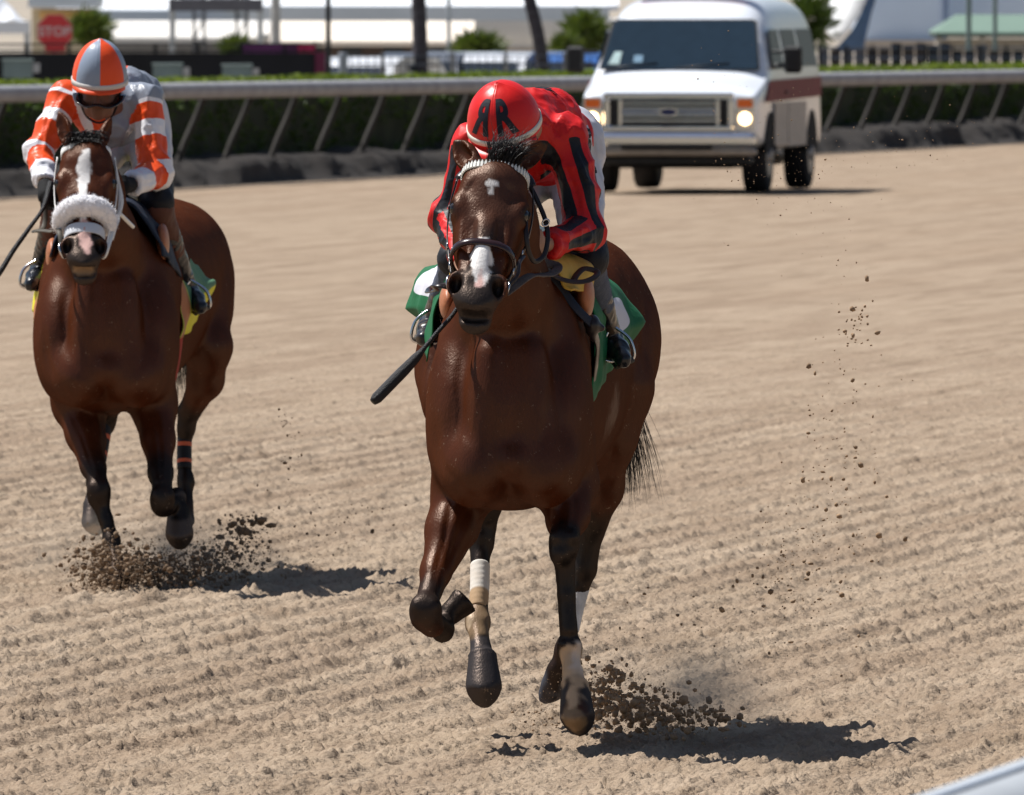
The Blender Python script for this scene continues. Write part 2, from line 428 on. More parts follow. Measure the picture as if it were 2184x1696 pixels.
    bank_c = mix(ramp(tex(3, 5), .4, .6, 0, 1), (.030, .027, .027), (.055, .047, .042))  # ground at the bank darkened too, in place of shade
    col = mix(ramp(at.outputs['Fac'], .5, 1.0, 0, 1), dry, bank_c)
    gr = mix(ramp(tex(2.5, 6), .4, .6, 0, 1), (.075, .16, .018), (.11, .20, .03))
    col = mix(ramp(at.outputs['Fac'], 1.5, 2.0, 0, 1), col, gr)
    far = mix(ramp(tex(.05, 4), .4, .6, 0, 1), (.42, .36, .29), (.30, .27, .23))
    col = mix(ramp(at.outputs['Fac'], 2.5, 3.0, 0, 1), col, far)
    L.new(col, b.inputs['Base Color']); b.inputs['Roughness'].default_value = .95; b.inputs['Specular IOR Level'].default_value = .12
    bp = N.new('ShaderNodeBump'); bp.inputs['Strength'].default_value = 1.0; bp.inputs['Distance'].default_value = .009; L.new(tex(85, 6), bp.inputs['Height'])
    b2 = N.new('ShaderNodeBump'); b2.inputs['Strength'].default_value = .6; b2.inputs['Distance'].default_value = .03; L.new(tex(14, 5), b2.inputs['Height']); L.new(bp.outputs[0], b2.inputs['Normal'])
    L.new(b2.outputs[0], b.inputs['Normal'])
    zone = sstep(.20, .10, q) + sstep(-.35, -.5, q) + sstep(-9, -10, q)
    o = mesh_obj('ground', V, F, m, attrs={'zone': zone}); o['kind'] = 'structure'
    bs = np.linspace(-75, 96, 1300); prof = [(.62, -.03), (.50, .012), (.38, .03), (.31, .11), (.24, .21), (.14, .27), (-.30, .30), (-.62, .30)]; V = []
    for k, s_ in enumerate(bs):
        for j, (q_, z_) in enumerate(prof):
            w_ = vnoise2(np.array([s_ * .9]), np.array([j * .7]), 61)[0] - .5 + .6 * (vnoise2(np.array([s_ * 3.1]), np.array([j * 1.3]), 62)[0] - .5)
            V.append((F0[0] + TD[0] * s_ + TN[0] * (q_ + .10 * w_ * (j < 6)), F0[1] + TD[1] * s_ + TN[1] * (q_ + .10 * w_ * (j < 6)), z_ + .13 * w_ * (j > 1)))
    m_ = len(prof); i = (np.arange(len(bs) - 1)[:, None] * m_ + np.arange(m_ - 1)[None, :]).ravel()
    b_ = mesh_obj('earth_bank', V, np.stack([i, i + 1, i + m_ + 1, i + m_], 1), mat('shade dark soil', (.033, .028, .025), .95, var=.2, scale=1.6, bump=1.0, bscale=9, spec=.1)); b_['kind'] = 'structure'  # near-black soil colour stands in for the shade below the hedge
    return o
# ------------------------------------------------------------------ rail, hedge and everything beyond
def rail_and_hedge():
    A = lambda s, q, z: np.array([F0[0] + TD[0] * s + TN[0] * q, F0[1] + TD[1] * s + TN[1] * q, z])
    rz = lambda s: 1.12 - .0030 * s
    gal = mat('weathered white rail', (.32, .32, .34), .8, var=.2, scale=3)
    o = A(-12, 0, 0)
    root = empty('rail_fence', o, 'long pale grey inner rail on slanting posts in front of the hedge', 'fence')
    pts = [A(s, .22, rz(s)) for s in np.linspace(-75, 84, 90)]
    V, F = sweep(pts, lambda t: [(x, y) for x, y in circ(.095, 12, .095)]); mesh_obj('rail', V, F, gal, root)
    pm = mat('dark rail post', (.026, .022, .018), .7, var=.3, scale=6)  # posts in one near-black brown
    s = -12.6 - 2.42 * 24
    while s < 82:
        q = smooth_path([A(s, .20, rz(s) - .05), A(s - .1, .12, rz(s) - .30), A(s - .3, .02, rz(s) - .62), A(s - .5, -.06, .12)], 14)
        V, F = sweep(q, lambda t: circ(.040, 8), (TD[0], TD[1], 0)); mesh_obj('post', V, F, pm, root); s += 2.42
    # hedge
    R = np.random.RandomState(3); n = 92000
    s_ = R.uniform(-72, 84, n); top = rz(s_) + .075 + .05 * (vnoise2(s_ * 1.3, s_ * 0, 4) - .5)
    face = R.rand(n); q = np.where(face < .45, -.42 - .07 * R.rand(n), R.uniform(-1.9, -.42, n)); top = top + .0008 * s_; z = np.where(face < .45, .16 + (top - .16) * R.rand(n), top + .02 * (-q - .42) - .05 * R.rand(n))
    keep = (vnoise2(s_ * 1.6, z * 4, 9) > .33) | (face >= .45); s_, q, z, face = s_[keep], q[keep], z[keep], face[keep]; n = len(s_)
    q = q + .10 * (vnoise2(s_ * 1.1, z * 3, 5) - .5)
    C = np.stack([F0[0] + TD[0] * s_ + TN[0] * q, F0[1] + TD[1] * s_ + TN[1] * q, z], 1)
    a = R.normal(size=(n, 3)); a /= np.linalg.norm(a, axis=1)[:, None]; b = np.cross(a, R.normal(size=(n, 3))); b /= np.linalg.norm(b, axis=1)[:, None]
    sz = R.uniform(.020, .042, n)[:, None]
    V = np.stack([C + a * sz, C + b * sz * .55, C - a * sz, C - b * sz * .55], 1).reshape(-1, 3); F = np.arange(4 * n).reshape(-1, 4)
    g = vnoise2(s_ * .9, z * 3, 31); cl = np.array([.022, .045, .008]) * (1 - g[:, None]) + np.array([.060, .100, .016]) * g[:, None]; cl = np.where((face >= .45)[:, None], np.array([.16, .21, .028]), cl * 1.35) * R.uniform(.7, 1.3, n)[:, None]; a = np.where((face >= .45)[:, None], a * [1, 1, .35], a); b = np.where((face >= .45)[:, None], b * [1, 1, .35], b)  # top leaves get a brighter colour that stands in for sunlight
    root = empty('hedge', A(30, -.8, 0), 'long low clipped green hedge behind the inner rail', 'hedge')
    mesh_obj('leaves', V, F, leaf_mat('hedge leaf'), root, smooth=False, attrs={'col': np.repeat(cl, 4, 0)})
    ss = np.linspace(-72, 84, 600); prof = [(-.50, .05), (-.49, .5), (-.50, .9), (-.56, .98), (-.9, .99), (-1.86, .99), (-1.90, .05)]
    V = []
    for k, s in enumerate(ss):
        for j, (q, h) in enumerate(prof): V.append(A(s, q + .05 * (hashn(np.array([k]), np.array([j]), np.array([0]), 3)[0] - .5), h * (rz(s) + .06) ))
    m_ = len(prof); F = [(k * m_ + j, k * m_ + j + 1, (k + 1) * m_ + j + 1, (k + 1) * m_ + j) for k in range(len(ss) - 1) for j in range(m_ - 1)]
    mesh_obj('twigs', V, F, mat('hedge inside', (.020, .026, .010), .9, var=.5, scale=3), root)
def outer_rail():
    ph = radians(8.8); a = P(2066, 1652, 30.0); d = np.array([sin(ph), cos(ph), 0]); c = a + np.array([.075, 0, -.062])
    pts = [c + d * t for t in np.linspace(-14, 40, 40)]
    w = mat('white outer rail', (.56, .58, .60), .35, var=.06, scale=3)
    root = empty('rail_fence', c + d * 5 - [0, 0, c[2]], 'white outer rail close by in the bottom right corner', 'fence')
    V, F = sweep(pts, lambda t: [(x, y) for x, y in circ(.100, 20, .075)]); mesh_obj('rail', V, F, w, root)
    V, F = sweep([q + np.array([.015, 0, .0745]) for q in pts], lambda t: rect(.022, .006)); mesh_obj('rail_joint', V, F, mat('grey seam', (.30, .34, .40), .5), root)
    for t in np.arange(-12, 40, 3.0):
        q = c + d * t; V, F = sweep(smooth_path([q, q + [.10, 0, -.25], q + [.30, 0, -.6], [q[0] + .34, q[1], -.05]], 12), lambda t: circ(.035, 10), (0, 1, 0)); mesh_obj('post', V, F, w, root)

def wz(py, d): return CAM_H - (py - HZ) / FPX * d
def wx(px, d): return (px - 1092.0) / FPX * d
def slab(mb, x0, x1, y0, y1, d, dep, mi=0, bev=0.0):
    """box seen between columns x0..x1 and rows y0..y1 at distance d"""
    X0, X1, Z1, Z0 = wx(x0, d), wx(x1, d), wz(y0, d), wz(y1, d); mb.box(((X0 + X1) / 2, d + dep / 2, (Z0 + Z1) / 2), (X1 - X0, dep, Z1 - Z0), mi=mi, bev=bev)
GZ1, GZ2 = -1.0, -3.0
def part(root, name, m, *boxes, smooth=False):
    mb = MB()
    for b in boxes: slab(mb, *b)
    return mb.build(name, m, root, smooth)
def post_thing(name, px, w, d, top, gz, label, cat, m, lean=0.0, taper=1.0, group=None, ring=False):
    x = wx(px, d); r = w / 2 / FPX * d; zt = wz(top, d)
    pts = smooth_path([(x - lean * 0, d, gz), (x + lean * .35, d, gz + (zt - gz) * .5), (x + lean, d, zt)], 40)
    V, F = sweep(pts, lambda t: circ(r * (1.15 - (.15 + 1 - taper) * t) * (1 + (.06 if ring and int(t * 39) % 2 else 0)), 12), (0, 1, 0))
    return V, F
def slope(root, name, m, x0, x1, y0, y1, d, run, th=.12):
    """plane tilted up to catch the sun, seen between rows y0 (ridge) and y1 (eave)"""
    z1, z0 = wz(y0, d + run), wz(y1, d); X0, X1 = wx(x0, d), wx(x1, d)
    V = [(X0, d, z0), (X1, d, z0), (X1, d + run, z1), (X0, d + run, z1)]; V += [(x, y, z - th) for x, y, z in V]
    return mesh_obj(name, V, [(0, 1, 2, 3), (7, 6, 5, 4), (0, 4, 5, 1), (1, 5, 6, 2), (2, 6, 7, 3), (3, 7, 4, 0)], m, root, smooth=False)
def background():
    R = random.Random(11)
    blk = mat('black windscreen fabric', (.008, .009, .013), .8, var=.3, scale=1.5); dk = mat('dark painted steel', (.012, .013, .018), .5)
    # black fabric fence at the left
    d = 300.0; root = empty('fence', (wx(330, d), d, GZ1), 'black fabric covered fence beyond the hedge on the left', 'fence')
    part(root, 'fabric', blk, (-60, 690, 113, 300, d, .03))
    part(root, 'top_rail', dk, (-60, 690, 93, 97, d + .1, .05)); part(root, 'mid_rail', dk, (-60, 690, 106, 110, d + .1, .05))
    for x in range(-40, 700, 92): part(root, 'post', dk, (x, x + 7, 92, 300, d + .15, .07))
    part(root, 'banner', mat('magenta banner', (.16, .02, .07), .6, var=.6, scale=.8), (672, 694, 112, 300, d - .03, .02))
    root = empty('banner', (wx(600, d), d + 2, GZ1), 'purple and magenta banner rising above the black fence', 'banner')
    part(root, 'cloth', mat('purple banner cloth', (.13, .03, .13), .6, var=.7, scale=1.2), (515, 640, 92, 120, d + 3, .03)); part(root, 'cloth', mat('magenta banner cloth', (.42, .02, .09), .6, var=.4), (636, 672, 93, 112, d + 2.9, .03))
    part(root, 'pole', dk, (514, 518, 88, 300, d + 3.1, .05)); part(root, 'pole', dk, (670, 674, 88, 300, d + 3.1, .05))
    bx = mat('pale teal bin plastic', (.14, .19, .20), .6, var=.2, scale=2)
    proto = None
    for k, (x, t) in enumerate(((46, 131), (366, 140), (514, 142))):
        if proto is None or True:
            d2 = 292.0; r_ = empty('utility_cart', (wx(x, d2), d2, GZ1), ['leftmost pale grey cart against the black fence', 'pale grey cart just right of the orange jockey', 'rightmost of the pale grey carts along the black fence'][k], 'cart', 'carts against the black fence')
            part(r_, 'bin', bx, (x - 40, x + 22, t, t + 36, d2, .5)); part(r_, 'lid', mat('pale lid', (.26, .33, .33), .5), (x - 42, x + 24, t - 5, t - 1, d2 - .03, .56))
            part(r_, 'leg', bx, (x - 14, x + 2, t + 36, 330, d2 + .1, .3)); part(r_, 'bag', mat('white bag', (.35, .36, .38), .6, var=.3), (x + 24, x + 38, t + 4, t + 24, d2 + .05, .3))
    # stop sign
    d = 318.0; cx, cz = wx(117, d), wz(68, d); r = .315; root = empty('stop_sign', (cx, d, GZ1), 'red octagonal stop sign on a post at the upper left', 'sign')
    oc = [(cx + r * cos(radians(22.5 + 45 * k)), cz + r * sin(radians(22.5 + 45 * k))) for k in range(8)]
    def plate(nm, pts, dd, m, par, th=.01):
        n = len(pts); V = [(x, dd, z) for x, z in pts] + [(x, dd + th, z) for x, z in pts]
        return mesh_obj(nm, V, [tuple(range(n))[::-1], tuple(range(n, 2 * n))] + [(k, (k + 1) % n, n + (k + 1) % n, n + k) for k in range(n)], m, par, smooth=False)
    rd = mat('faded red sign', (.55, .045, .05), .5, var=.06); wt = mat('white lettering', (.55, .42, .42), .5)
    pl = plate('plate', oc, d, rd, root); plate('rim', [(cx + (x - cx) * 1.05, cz + (z - cz) * 1.05) for x, z in oc], d + .012, mat('sign rim', (.5, .3, .3), .5), root)
    V, F = glyphs('STOP', .23, bold=.006); mesh_obj('lettering', np.array([(cx + x * 1.02, d - .004, cz + z) for x, z, _ in V]), F, wt, pl, smooth=False)
    plate('small_plate', [(wx(96, d), wz(112, d)), (wx(140, d), wz(112, d)), (wx(140, d), wz(94, d)), (wx(96, d), wz(94, d))], d - .02, rd, root)
    part(root, 'post', mat('galvanised post', (.25, .26, .27), .5), (112, 120, 95, 330, d + .02, .05))
    # buildings
    cream = mat('cream wall', (.90, .80, .68), .85, var=.06, scale=.4); groof = mat('grey metal roof', (.60, .66, .72), .5, var=.08, scale=.6); brn = mat('brown eave shade and door', (.085, .062, .05), .8, var=.3, scale=.6)  # brown of the wall under the eave stands in for shade
    beige = mat('beige wall', (.80, .77, .72), .85, var=.06, scale=.3); whr = mat('white roof membrane', (.92, .94, .97), .5, var=.04, scale=.4)
    d = 430.0; root = empty('building', (wx(800, d), d, GZ2), 'long low cream building with grey roof behind the dark palm trunks', 'building')
    slope(root, 'tilted_band', cream, 575, 1012, 45, 88, d - 6, 2.0); part(root, 'wall', brn, (600, 990, 80, 150, d, 6)); part(root, 'roof', groof, (520, 1300, 14, 44, d - 1.5, 8)); slope(root, 'upper_roof', whr, 480, 1320, -70, 12, d + 9, 4)  # cream wall band and white upper roof tilted to catch sunlight
    part(root, 'column', cream, (575, 590, 88, 220, d - 2.4, .4), (1000, 1010, 88, 220, d - 2.4, .4))
    for x in range(640, 980, 90): part(root, 'window', mat('dim window', (.04, .045, .05), .2), (x, x + 40, 100, 140, d - .06, .04))
    d = 445.0; root = empty('building', (wx(1130, d), d, GZ2), 'pale grey low building between the second palm trunk and the van', 'building')
    part(root, 'wall', mat('pale grey wall', (.80, .80, .80), .8, var=.05, scale=.4), (1013, 1400, 42, 200, d, 8)); part(root, 'base_course', mat('sand base', (.60, .48, .33), .8), (1040, 1400, 104, 200, d - .4, .4))
    part(root, 'door', brn, (1222, 1250, 70, 200, d - .06, .05))
    d = 440.0; root = empty('building', (wx(380, d), d, GZ2), 'long beige building with shallow white roof above the black fence', 'building')
    part(root, 'wall', beige, (180, 574, 70, 190, d, 8)); slope(root, 'tilted_band', beige, 180, 574, 44, 80, d - 4, 2.0); part(root, 'roof', mat('blue grey roof edge', (.55, .62, .70), .5, var=.1, scale=.5), (150, 570, 22, 44, d - .8, 9)); slope(root, 'upper_roof', whr, 120, 590, -70, 20, d + 8, 4)  # beige wall band built as a tilted plane so it looks sunlit
    for x in (230, 300, 370, 450, 520): part(root, 'window', mat('pale window', (.30, .31, .32), .3), (x, x + 30, 62, 84, d - .05, .04))
    part(root, 'base_course', mat('grey base', (.28, .27, .26), .8), (180, 574, 92, 190, d - .3, .3))
    # cream kiosk with orange trim behind the sign
    d = 405.0; root = empty('kiosk', (wx(125, d), d, GZ2), 'small cream kiosk with yellow and orange board behind the stop sign', 'kiosk')
    part(root, 'wall', mat('kiosk cream', (.66, .55, .38), .8, var=.08, scale=2), (68, 205, 18, 190, d, 3)); part(root, 'signboard', mat('orange board', (.70, .42, .16), .7, var=.3, scale=3), (85, 200, 24, 40, d - .1, .08)); part(root, 'roof', groof, (60, 212, -30, 16, d - .4, 4))
    # tents
    def tent(px0, px1, eave, peak, d, label, m, legs=True, apex=None, group=None):
        x0, x1, ze, zp = wx(px0, d), wx(px1, d), wz(eave, d), wz(peak, d); w = x1 - x0; ax = x0 + w * (apex if apex is not None else .5)
        root = empty('tent', ((x0 + x1) / 2, d, GZ2), label, 'tent', group); V = []; n = 18
        dp = min(w, 7.0)
        for j in range(n + 1):
            for i in range(n + 1):
                u, v = i / n, j / n; a, b = (u * w + x0), d + v * dp; t = max(abs((a - ax) / (ax - x0 if a < ax else x1 - ax + 1e-6)), abs(v - .5) * 2); t = min(t, 1)
                V.append((a, b, zp + (ze - zp) * (t ** .72) - .12 * math.sin(pi * t) + .04 * math.sin(u * 19)))
        F = [(j * (n + 1) + i, j * (n + 1) + i + 1, (j + 1) * (n + 1) + i + 1, (j + 1) * (n + 1) + i) for j in range(n) for i in range(n)]
        o = mesh_obj('canopy', V, F, m, root); so_ = o.modifiers.new('thick', 'SOLIDIFY'); so_.thickness = .02
        mb = MB(); mb.box(((x0 + x1) / 2, d - .01, ze - .13), (w, .02, .26)); mb.build('valance', m, root)
        for xx in (x0 + .06, x1 - .06):
            for yy in (d + .05, d + dp - .05):
                mb = MB(); mb.cyl((xx, yy, GZ2), (xx, yy, ze), .045); mb.build('leg', mat('tent pole', (.45, .47, .5), .4, .6), root)
        return root
    wt_ = mat('white tent canvas', (.78, .80, .84), .6, var=.05, scale=.8); pb = mat('pale blue canvas', (.68, .80, .97), .7, var=.06, scale=.6)
    tent(-80, 62, 46, -40, 400, 'white peaked tent at the far upper left', wt_); tent(150, 330, 26, -50, 470, 'white tent roof behind the orange jockey helmet', wt_); tent(330, 520, 22, -55, 478, 'grey white tent roof above the lattice masts', mat('grey tent canvas', (.45, .48, .52), .6), apex=.4)
    # large marquee at the right
    d = 420.0; root = empty('marquee', (wx(1900, d), d, GZ2), 'large pale blue marquee wall right of the van', 'marquee')
    part(root, 'wall', pb, (1826, 2020, -40, 90, d + 2, 6)); part(root, 'skirt', mat('sand coloured skirt', (.50, .43, .36), .8), (1835, 2200, 86, 120, d + 1.6, .3)); part(root, 'wall', mat('paler blue canvas', (.74, .84, .98), .7, var=.04), (2022, 2230, -40, 60, d + 4, 5))
    part(root, 'seam', mat('blue seam', (.22, .30, .46), .6), (2012, 2022, -40, 60, d + 1.9, .2))
    V = []; x0, x1 = 1772, 1868
    for k, (bx_, by_) in enumerate(((1850, -30), (1846, 0), (1832, 30), (1812, 62), (1788, 90))): 
        ax_ = (1790, 1775, 1764, 1762, 1780)[k]; V += [(wx(ax_, d), d + .6, wz(by_ - (0 if k < 4 else 6), d)), (wx(bx_, d), d - .8, wz(by_, d))]
    F = [(2 * k, 2 * k + 1, 2 * k + 3, 2 * k + 2) for k in range(4)]; o = mesh_obj('white_sail', V, F, mat('bright white sail', (.95, .97, .98), .5, var=.05, scale=1), root); m_ = o.modifiers.new('t', 'SOLIDIFY'); m_.thickness = .03
    V = [(wx(a, d + .7), d + .7, wz(b, d + .7)) for a, b in ((1852, -30), (1876, -30), (1858, 30), (1840, 110), (1770, 112), (1792, 92), (1815, 66), (1836, 30))]
    o = mesh_obj('blue_panel', V, [tuple(range(8))], mat('deep blue canvas', (.075, .13, .24), .7), root, smooth=False); m_ = o.modifiers.new('t', 'SOLIDIFY'); m_.thickness = .03
    d = 385.0; x0, x1 = wx(1992, d), wx(2260, d); root = empty('pavilion', ((x0 + x1) / 2, d, GZ2), 'pavilion with pale green roof at the upper right', 'pavilion')
    z0, z1 = wz(70, d), wz(32, d); V = [(x0, d, z0), (x1, d, z0), (x1, d + 6, z0), (x0, d + 6, z0), (x0 + .55, d + 2.5, z1), (x1 - .5, d + 2.5, z1), (x1 - .5, d + 3.5, z1), (x0 + .55, d + 3.5, z1)]
    mesh_obj('roof', V, [(0, 1, 5, 4), (1, 2, 6, 5), (2, 3, 7, 6), (3, 0, 4, 7), (4, 5, 6, 7), (3, 2, 1, 0)], mat('pale green roof', (.17, .25, .20), .6, var=.05, scale=1), root, smooth=False)
    part(root, 'eave', mat('dark green eave', (.10, .14, .13), .6), (1996, 2260, 71, 80, d + .2, 5.4)); part(root, 'counter', mat('beige counter', (.48, .42, .36), .8), (2000, 2260, 84, 108, d + 1, 3))
    for x in (1998, 2090, 2200): part(root, 'column', mat('beige column', (.42, .38, .34), .8), (x, x + 10, 78, 260, d + .4, .1))
    # fence on the right
    d = 325.0; root = empty('fence', (wx(1950, d), d, GZ1), 'dark slatted fence behind the hedge right of the van', 'fence')
    sl_ = mat('dark slat', (.028, .032, .045), .6, var=.4, scale=2); part(root, 'rail', mat('blue grey rail', (.10, .13, .19), .5), (1740, 2230, 121, 125, d - .05, .05), (1740, 2230, 100, 103, d - .05, .05))
    for k, x in enumerate(range(1745, 2230, 26)): part(root, 'panel', [sl_, mat('grey slat', (.10, .10, .12), .6, var=.3), mat('brown slat', (.055, .045, .045), .6)][R.choice((0, 0, 0, 1, 2))], (x, x + 22, 104 if x < 1890 else 92 + R.choice((0, 4, 16)), 260, d, .03))
    for x in range(1745, 2230, 57): part(root, 'post', dk, (x, x + 5, 96, 260, d - .1, .07))
    # low chain link fence in the middle
    d = 312.0; root = empty('fence', (wx(980, d), d, GZ1), 'thin dark wire fence in front of the parked cars', 'fence')
    part(root, 'rail', mat('dull fence rail', (.10, .12, .15), .5), (745, 1330, 136, 139, d, .05), (745, 1330, 118, 120, d, .04))
    for x in range(748, 1330, 17): part(root, 'picket', dk, (x, x + 2, 118, 270, d + .04, .02))
    for x in (812, 960, 1075, 1200, 1300): part(root, 'post', mat('pale post', (.30, .29, .28), .6), (x, x + 8, 112, 270, d + .05, .07))
    # poles and trunks
    V, F = post_thing('', 700, 11, 298, -60, GZ1, '', '', None); tag(mesh_obj('lamp_post', V, F, dk), 'slim black lamp post at the right end of the black fence', 'lamp post')
    V, F = post_thing('', 732, 19, 299, 112, GZ1, '', '', None); tag(mesh_obj('bollard', V, F, mat('grey blue post', (.20, .23, .27), .6)), 'short thick blue grey post beside the black lamp post', 'post')
    V, F = post_thing('', 588, 20, 400, -60, GZ2, '', '', None); tag(mesh_obj('pole', V, F, mat('pale concrete', (.42, .42, .41), .7)), 'pale concrete pole in front of the cream building', 'pole')
    V, F = post_thing('', 2066, 11, 340, -60, GZ1, '', '', None); tag(mesh_obj('pole', V, F, mat('grey green pole', (.14, .19, .19), .6)), 'left of the two grey green poles at the upper right', 'pole', 'grey green poles')
    V, F = post_thing('', 2122, 9, 340, -60, GZ1, '', '', None); tag(mesh_obj('pole', V, F, MC['grey green pole']), 'right of the two grey green poles at the upper right', 'pole', 'grey green poles')
    V, F = post_thing('', 957, 9, 380, -60, GZ2, '', '', None); tag(mesh_obj('pole', V, F, mat('pale blue pole', (.34, .38, .42), .6)), 'thin pale pole between the two dark palm trunks', 'pole')
    bark = mat('dark palm bark', (.050, .045, .052), .9, var=.35, scale=3, stretch=(1, 1, 4), bump=.5, bscale=8)
    def palm(px, py0, w, d, lean, label, fr=14):
        root = empty('palm_tree', (wx(px, d), d, GZ1), label, 'palm tree', 'palm trees beyond the hedge')
        x = wx(px, d); r = w / 2 / FPX * d; zt = 6.0
        pts = smooth_path([(x + lean * .10, d, GZ1), (x, d, wz(100, d)), (x - lean * .35, d, wz(0, d) + .3), (x - lean * 1.2, d, zt)], 60)
        V, F = sweep(pts, lambda t: circ(r * (1.2 - .35 * t) * (1 + (.05 if int(t * 59) % 2 else 0)), 14), (0, 1, 0)); mesh_obj('trunk', V, F, bark, root)
        top = pts[-1]; V = []; F = []
        for k in range(fr):
            a_ = 2 * pi * k / fr + R.uniform(-.2, .2); up = R.uniform(.2, 1.0); L = R.uniform(1.8, 2.5); dr_ = np.array([cos(a_), sin(a_), 0]); sd = np.array([-sin(a_), cos(a_), 0]); prev = None
            for j in range(22):
                t = j / 21; c = top + dr_ * L * t + np.array([0, 0, up * t * 1.4 - 2.2 * t * t])
                for g in (-1, 1):
                    l = .55 * math.sin(pi * min(1, t * .9 + .12)); e = c + sd * g * l * .8 + np.array([0, 0, -l * .55]) + dr_ * .15; o = len(V); V += [c - dr_ * .02, c + dr_ * .03, e]; F.append((o, o + 1, o + 2))
        mesh_obj('crown', V, F, mat('palm frond', (.05, .095, .02), .6, var=.3), root, smooth=False)
    palm(896, 0, 29, 330, .10, 'thick dark palm trunk standing left of the red jockey helmet'); palm(1152, 0, 25, 335, .75, 'leaning dark palm trunk left of the van')
    # bushes and young palms
    def bush(px, py, w, h, d, label, n=900, yel=.4, fronds=True, group='bushes beyond the fences'):
        root = empty('bush', (wx(px, d), d, GZ2), label, 'bush', group); rr = w / 2 / FPX * d; hh = h / 2 / FPX * d; c = np.array([wx(px, d), d, wz(py, d)]); V = []; C = []
        for k in range(n):
            v = np.array([R.gauss(0, 1), R.gauss(0, 1), R.gauss(0, 1)]); v /= np.linalg.norm(v); q = c + v * np.array([rr, rr, hh]) * R.uniform(.3, 1.05) * (.75 + .5 * R.random())
            a_ = nrm(v + np.array([R.gauss(0, .5), R.gauss(0, .5), .3])); L = R.uniform(.10, .28); s_ = nrm(np.cross(a_, [R.gauss(0, 1), R.gauss(0, 1), .1])) * L * .16
            V += [q - s_, q + s_, q + a_ * L]; g = R.random(); C += [np.array([.060, .095, .022]) * (1 - g * yel) + np.array([.17, .18, .045]) * g * yel] * 3
        mesh_obj('foliage', V, np.arange(3 * n).reshape(-1, 3), leaf_mat('bush leaf'), root, smooth=False, attrs={'col': np.array(C)})
        mb = MB(); mb.cyl((c[0], d, GZ2), (c[0], d, c[2]), .10, .05); mb.build('stem', mat('brown stem', (.10, .07, .05), .9), root)
    bush(193, 62, 84, 62, 365, 'yellow green bush right of the stop sign'); bush(1022, 98, 92, 44, 372, 'low green bush between the two palm trunks'); bush(1252, 72, 92, 84, 372, 'tall green palm bush beside the van windscreen', 1100)
    bush(500, 100, 50, 26, 340, 'small green bush above the black fence', 400); bush(1208, 96, 50, 30, 360, 'small green bush left of the van', 400)
    bush(1730, 40, 90, 130, 380, 'grey green tree foliage behind the van roof', 1100, .05)
    # lattice masts
    def mast(px, w, d, label):
        root = empty('lattice_mast', (wx(px, d), d, GZ2), label, 'mast', 'lattice masts'); x = wx(px, d); a_ = w / 2 / FPX * d; mb = MB()
        for sx in (-1, 1):
            for sy in (-1, 1): mb.cyl((x + sx * a_, d + sy * a_, GZ2), (x + sx * a_ * .8, d + sy * a_ * .8, 3.2), .028)
        z = GZ2; k = 0
        while z < 3.0:
            s_ = 1 if k % 2 else -1
            mb.cyl((x - s_ * a_, d - a_, z), (x + s_ * a_, d - a_, z + .55), .018); mb.cyl((x - s_ * a_, d + a_, z), (x + s_ * a_, d + a_, z + .55), .018); mb.cyl((x - a_, d - a_, z), (x + a_, d - a_, z), .018); z += .55; k += 1
        mb.build('lattice', mat('mast steel', (.08, .085, .10), .6), root)
    for x, l in ((425, 'left lattice mast of the pair above the black fence'), (516, 'right lattice mast of the pair above the black fence')): mast(x, 26, 390, l)
    tent(360, 560, -2, -60, 388, 'dark canopy carried above the lattice masts', mat('dark canopy', (.12, .12, .14), .6))
    # parked cars
    def car(px, d, col, label, yaw=0.0, k=1.0, top=1.0):
        root = empty('parked_car', (wx(px, d), d, GZ1), label, 'car', 'cars parked beyond the wire fence')
        Mx = np.array(Matrix.Translation((wx(px, d), d, GZ1)) @ Matrix.Rotation(yaw, 4, 'Z')); pm = mat('car paint %s' % label[:12], col, .2, var=.03, coat=.8)
        prof = [(-2.3, .35), (-2.35, .8), (-1.3, 1.02), (-.75, 1.60 * top), (-.3, 1.74 * top), (1.4, 1.72 * top), (2.1, 1.15), (2.3, 1.05), (2.3, .35)]
        V = []; 
        for sx, kk in ((-.92, 1), (-.84, 1), (.84, 1), (.92, 1)):
            for x, z in prof: V.append((x, sx * (1 if z < 1.2 else .84), z if abs(sx) < .9 else z - .04))
        n = len(prof); F = [(j * n + i, j * n + (i + 1) % n, (j + 1) * n + (i + 1) % n, (j + 1) * n + i) for j in range(3) for i in range(n)] + [tuple(range(n)), tuple(range(3 * n, 4 * n))[::-1]]
        V = np.array(V) @ Mx[:3, :3].T + Mx[:3, 3]; b = mesh_obj('body', V, F, pm, root); b.modifiers.new('b', 'BEVEL').width = .04
        gm = mat('car glass', (.02, .03, .045), .05, coat=1)
        mb = MB()
        for s_ in (-1, 1): mb.add([(x, s_ * .80, z) for x, z in ((-1.0, 1.08), (-.6, 1.52 * top), (.35, 1.62 * top), (.35, 1.08))], [(0, 1, 2, 3)]); mb.add([(x, s_ * .80, z) for x, z in ((.42, 1.08), (.42, 1.62 * top), (1.35, 1.60 * top), (1.85, 1.14))], [(0, 1, 2, 3)])
        mb.build('window', gm, root, M=Mx); mb = MB(); mb.add([(-1.34, -.68, 1.05), (-.78, -.62, 1.58 * top), (-.78, .62, 1.58 * top), (-1.34, .68, 1.05)], [(0, 1, 2, 3)]); mb.build('windscreen', gm, root, M=Mx)
        for x in (-1.4, 1.4):
            for s_ in (-1, 1): mb = MB(); mb.cyl((x, s_ * .93, .33), (x, s_ * .70, .33), .33, .33, 20); mb.build('wheel', mat('tyre rubber', (.016, .016, .018), .8), root, M=Mx)
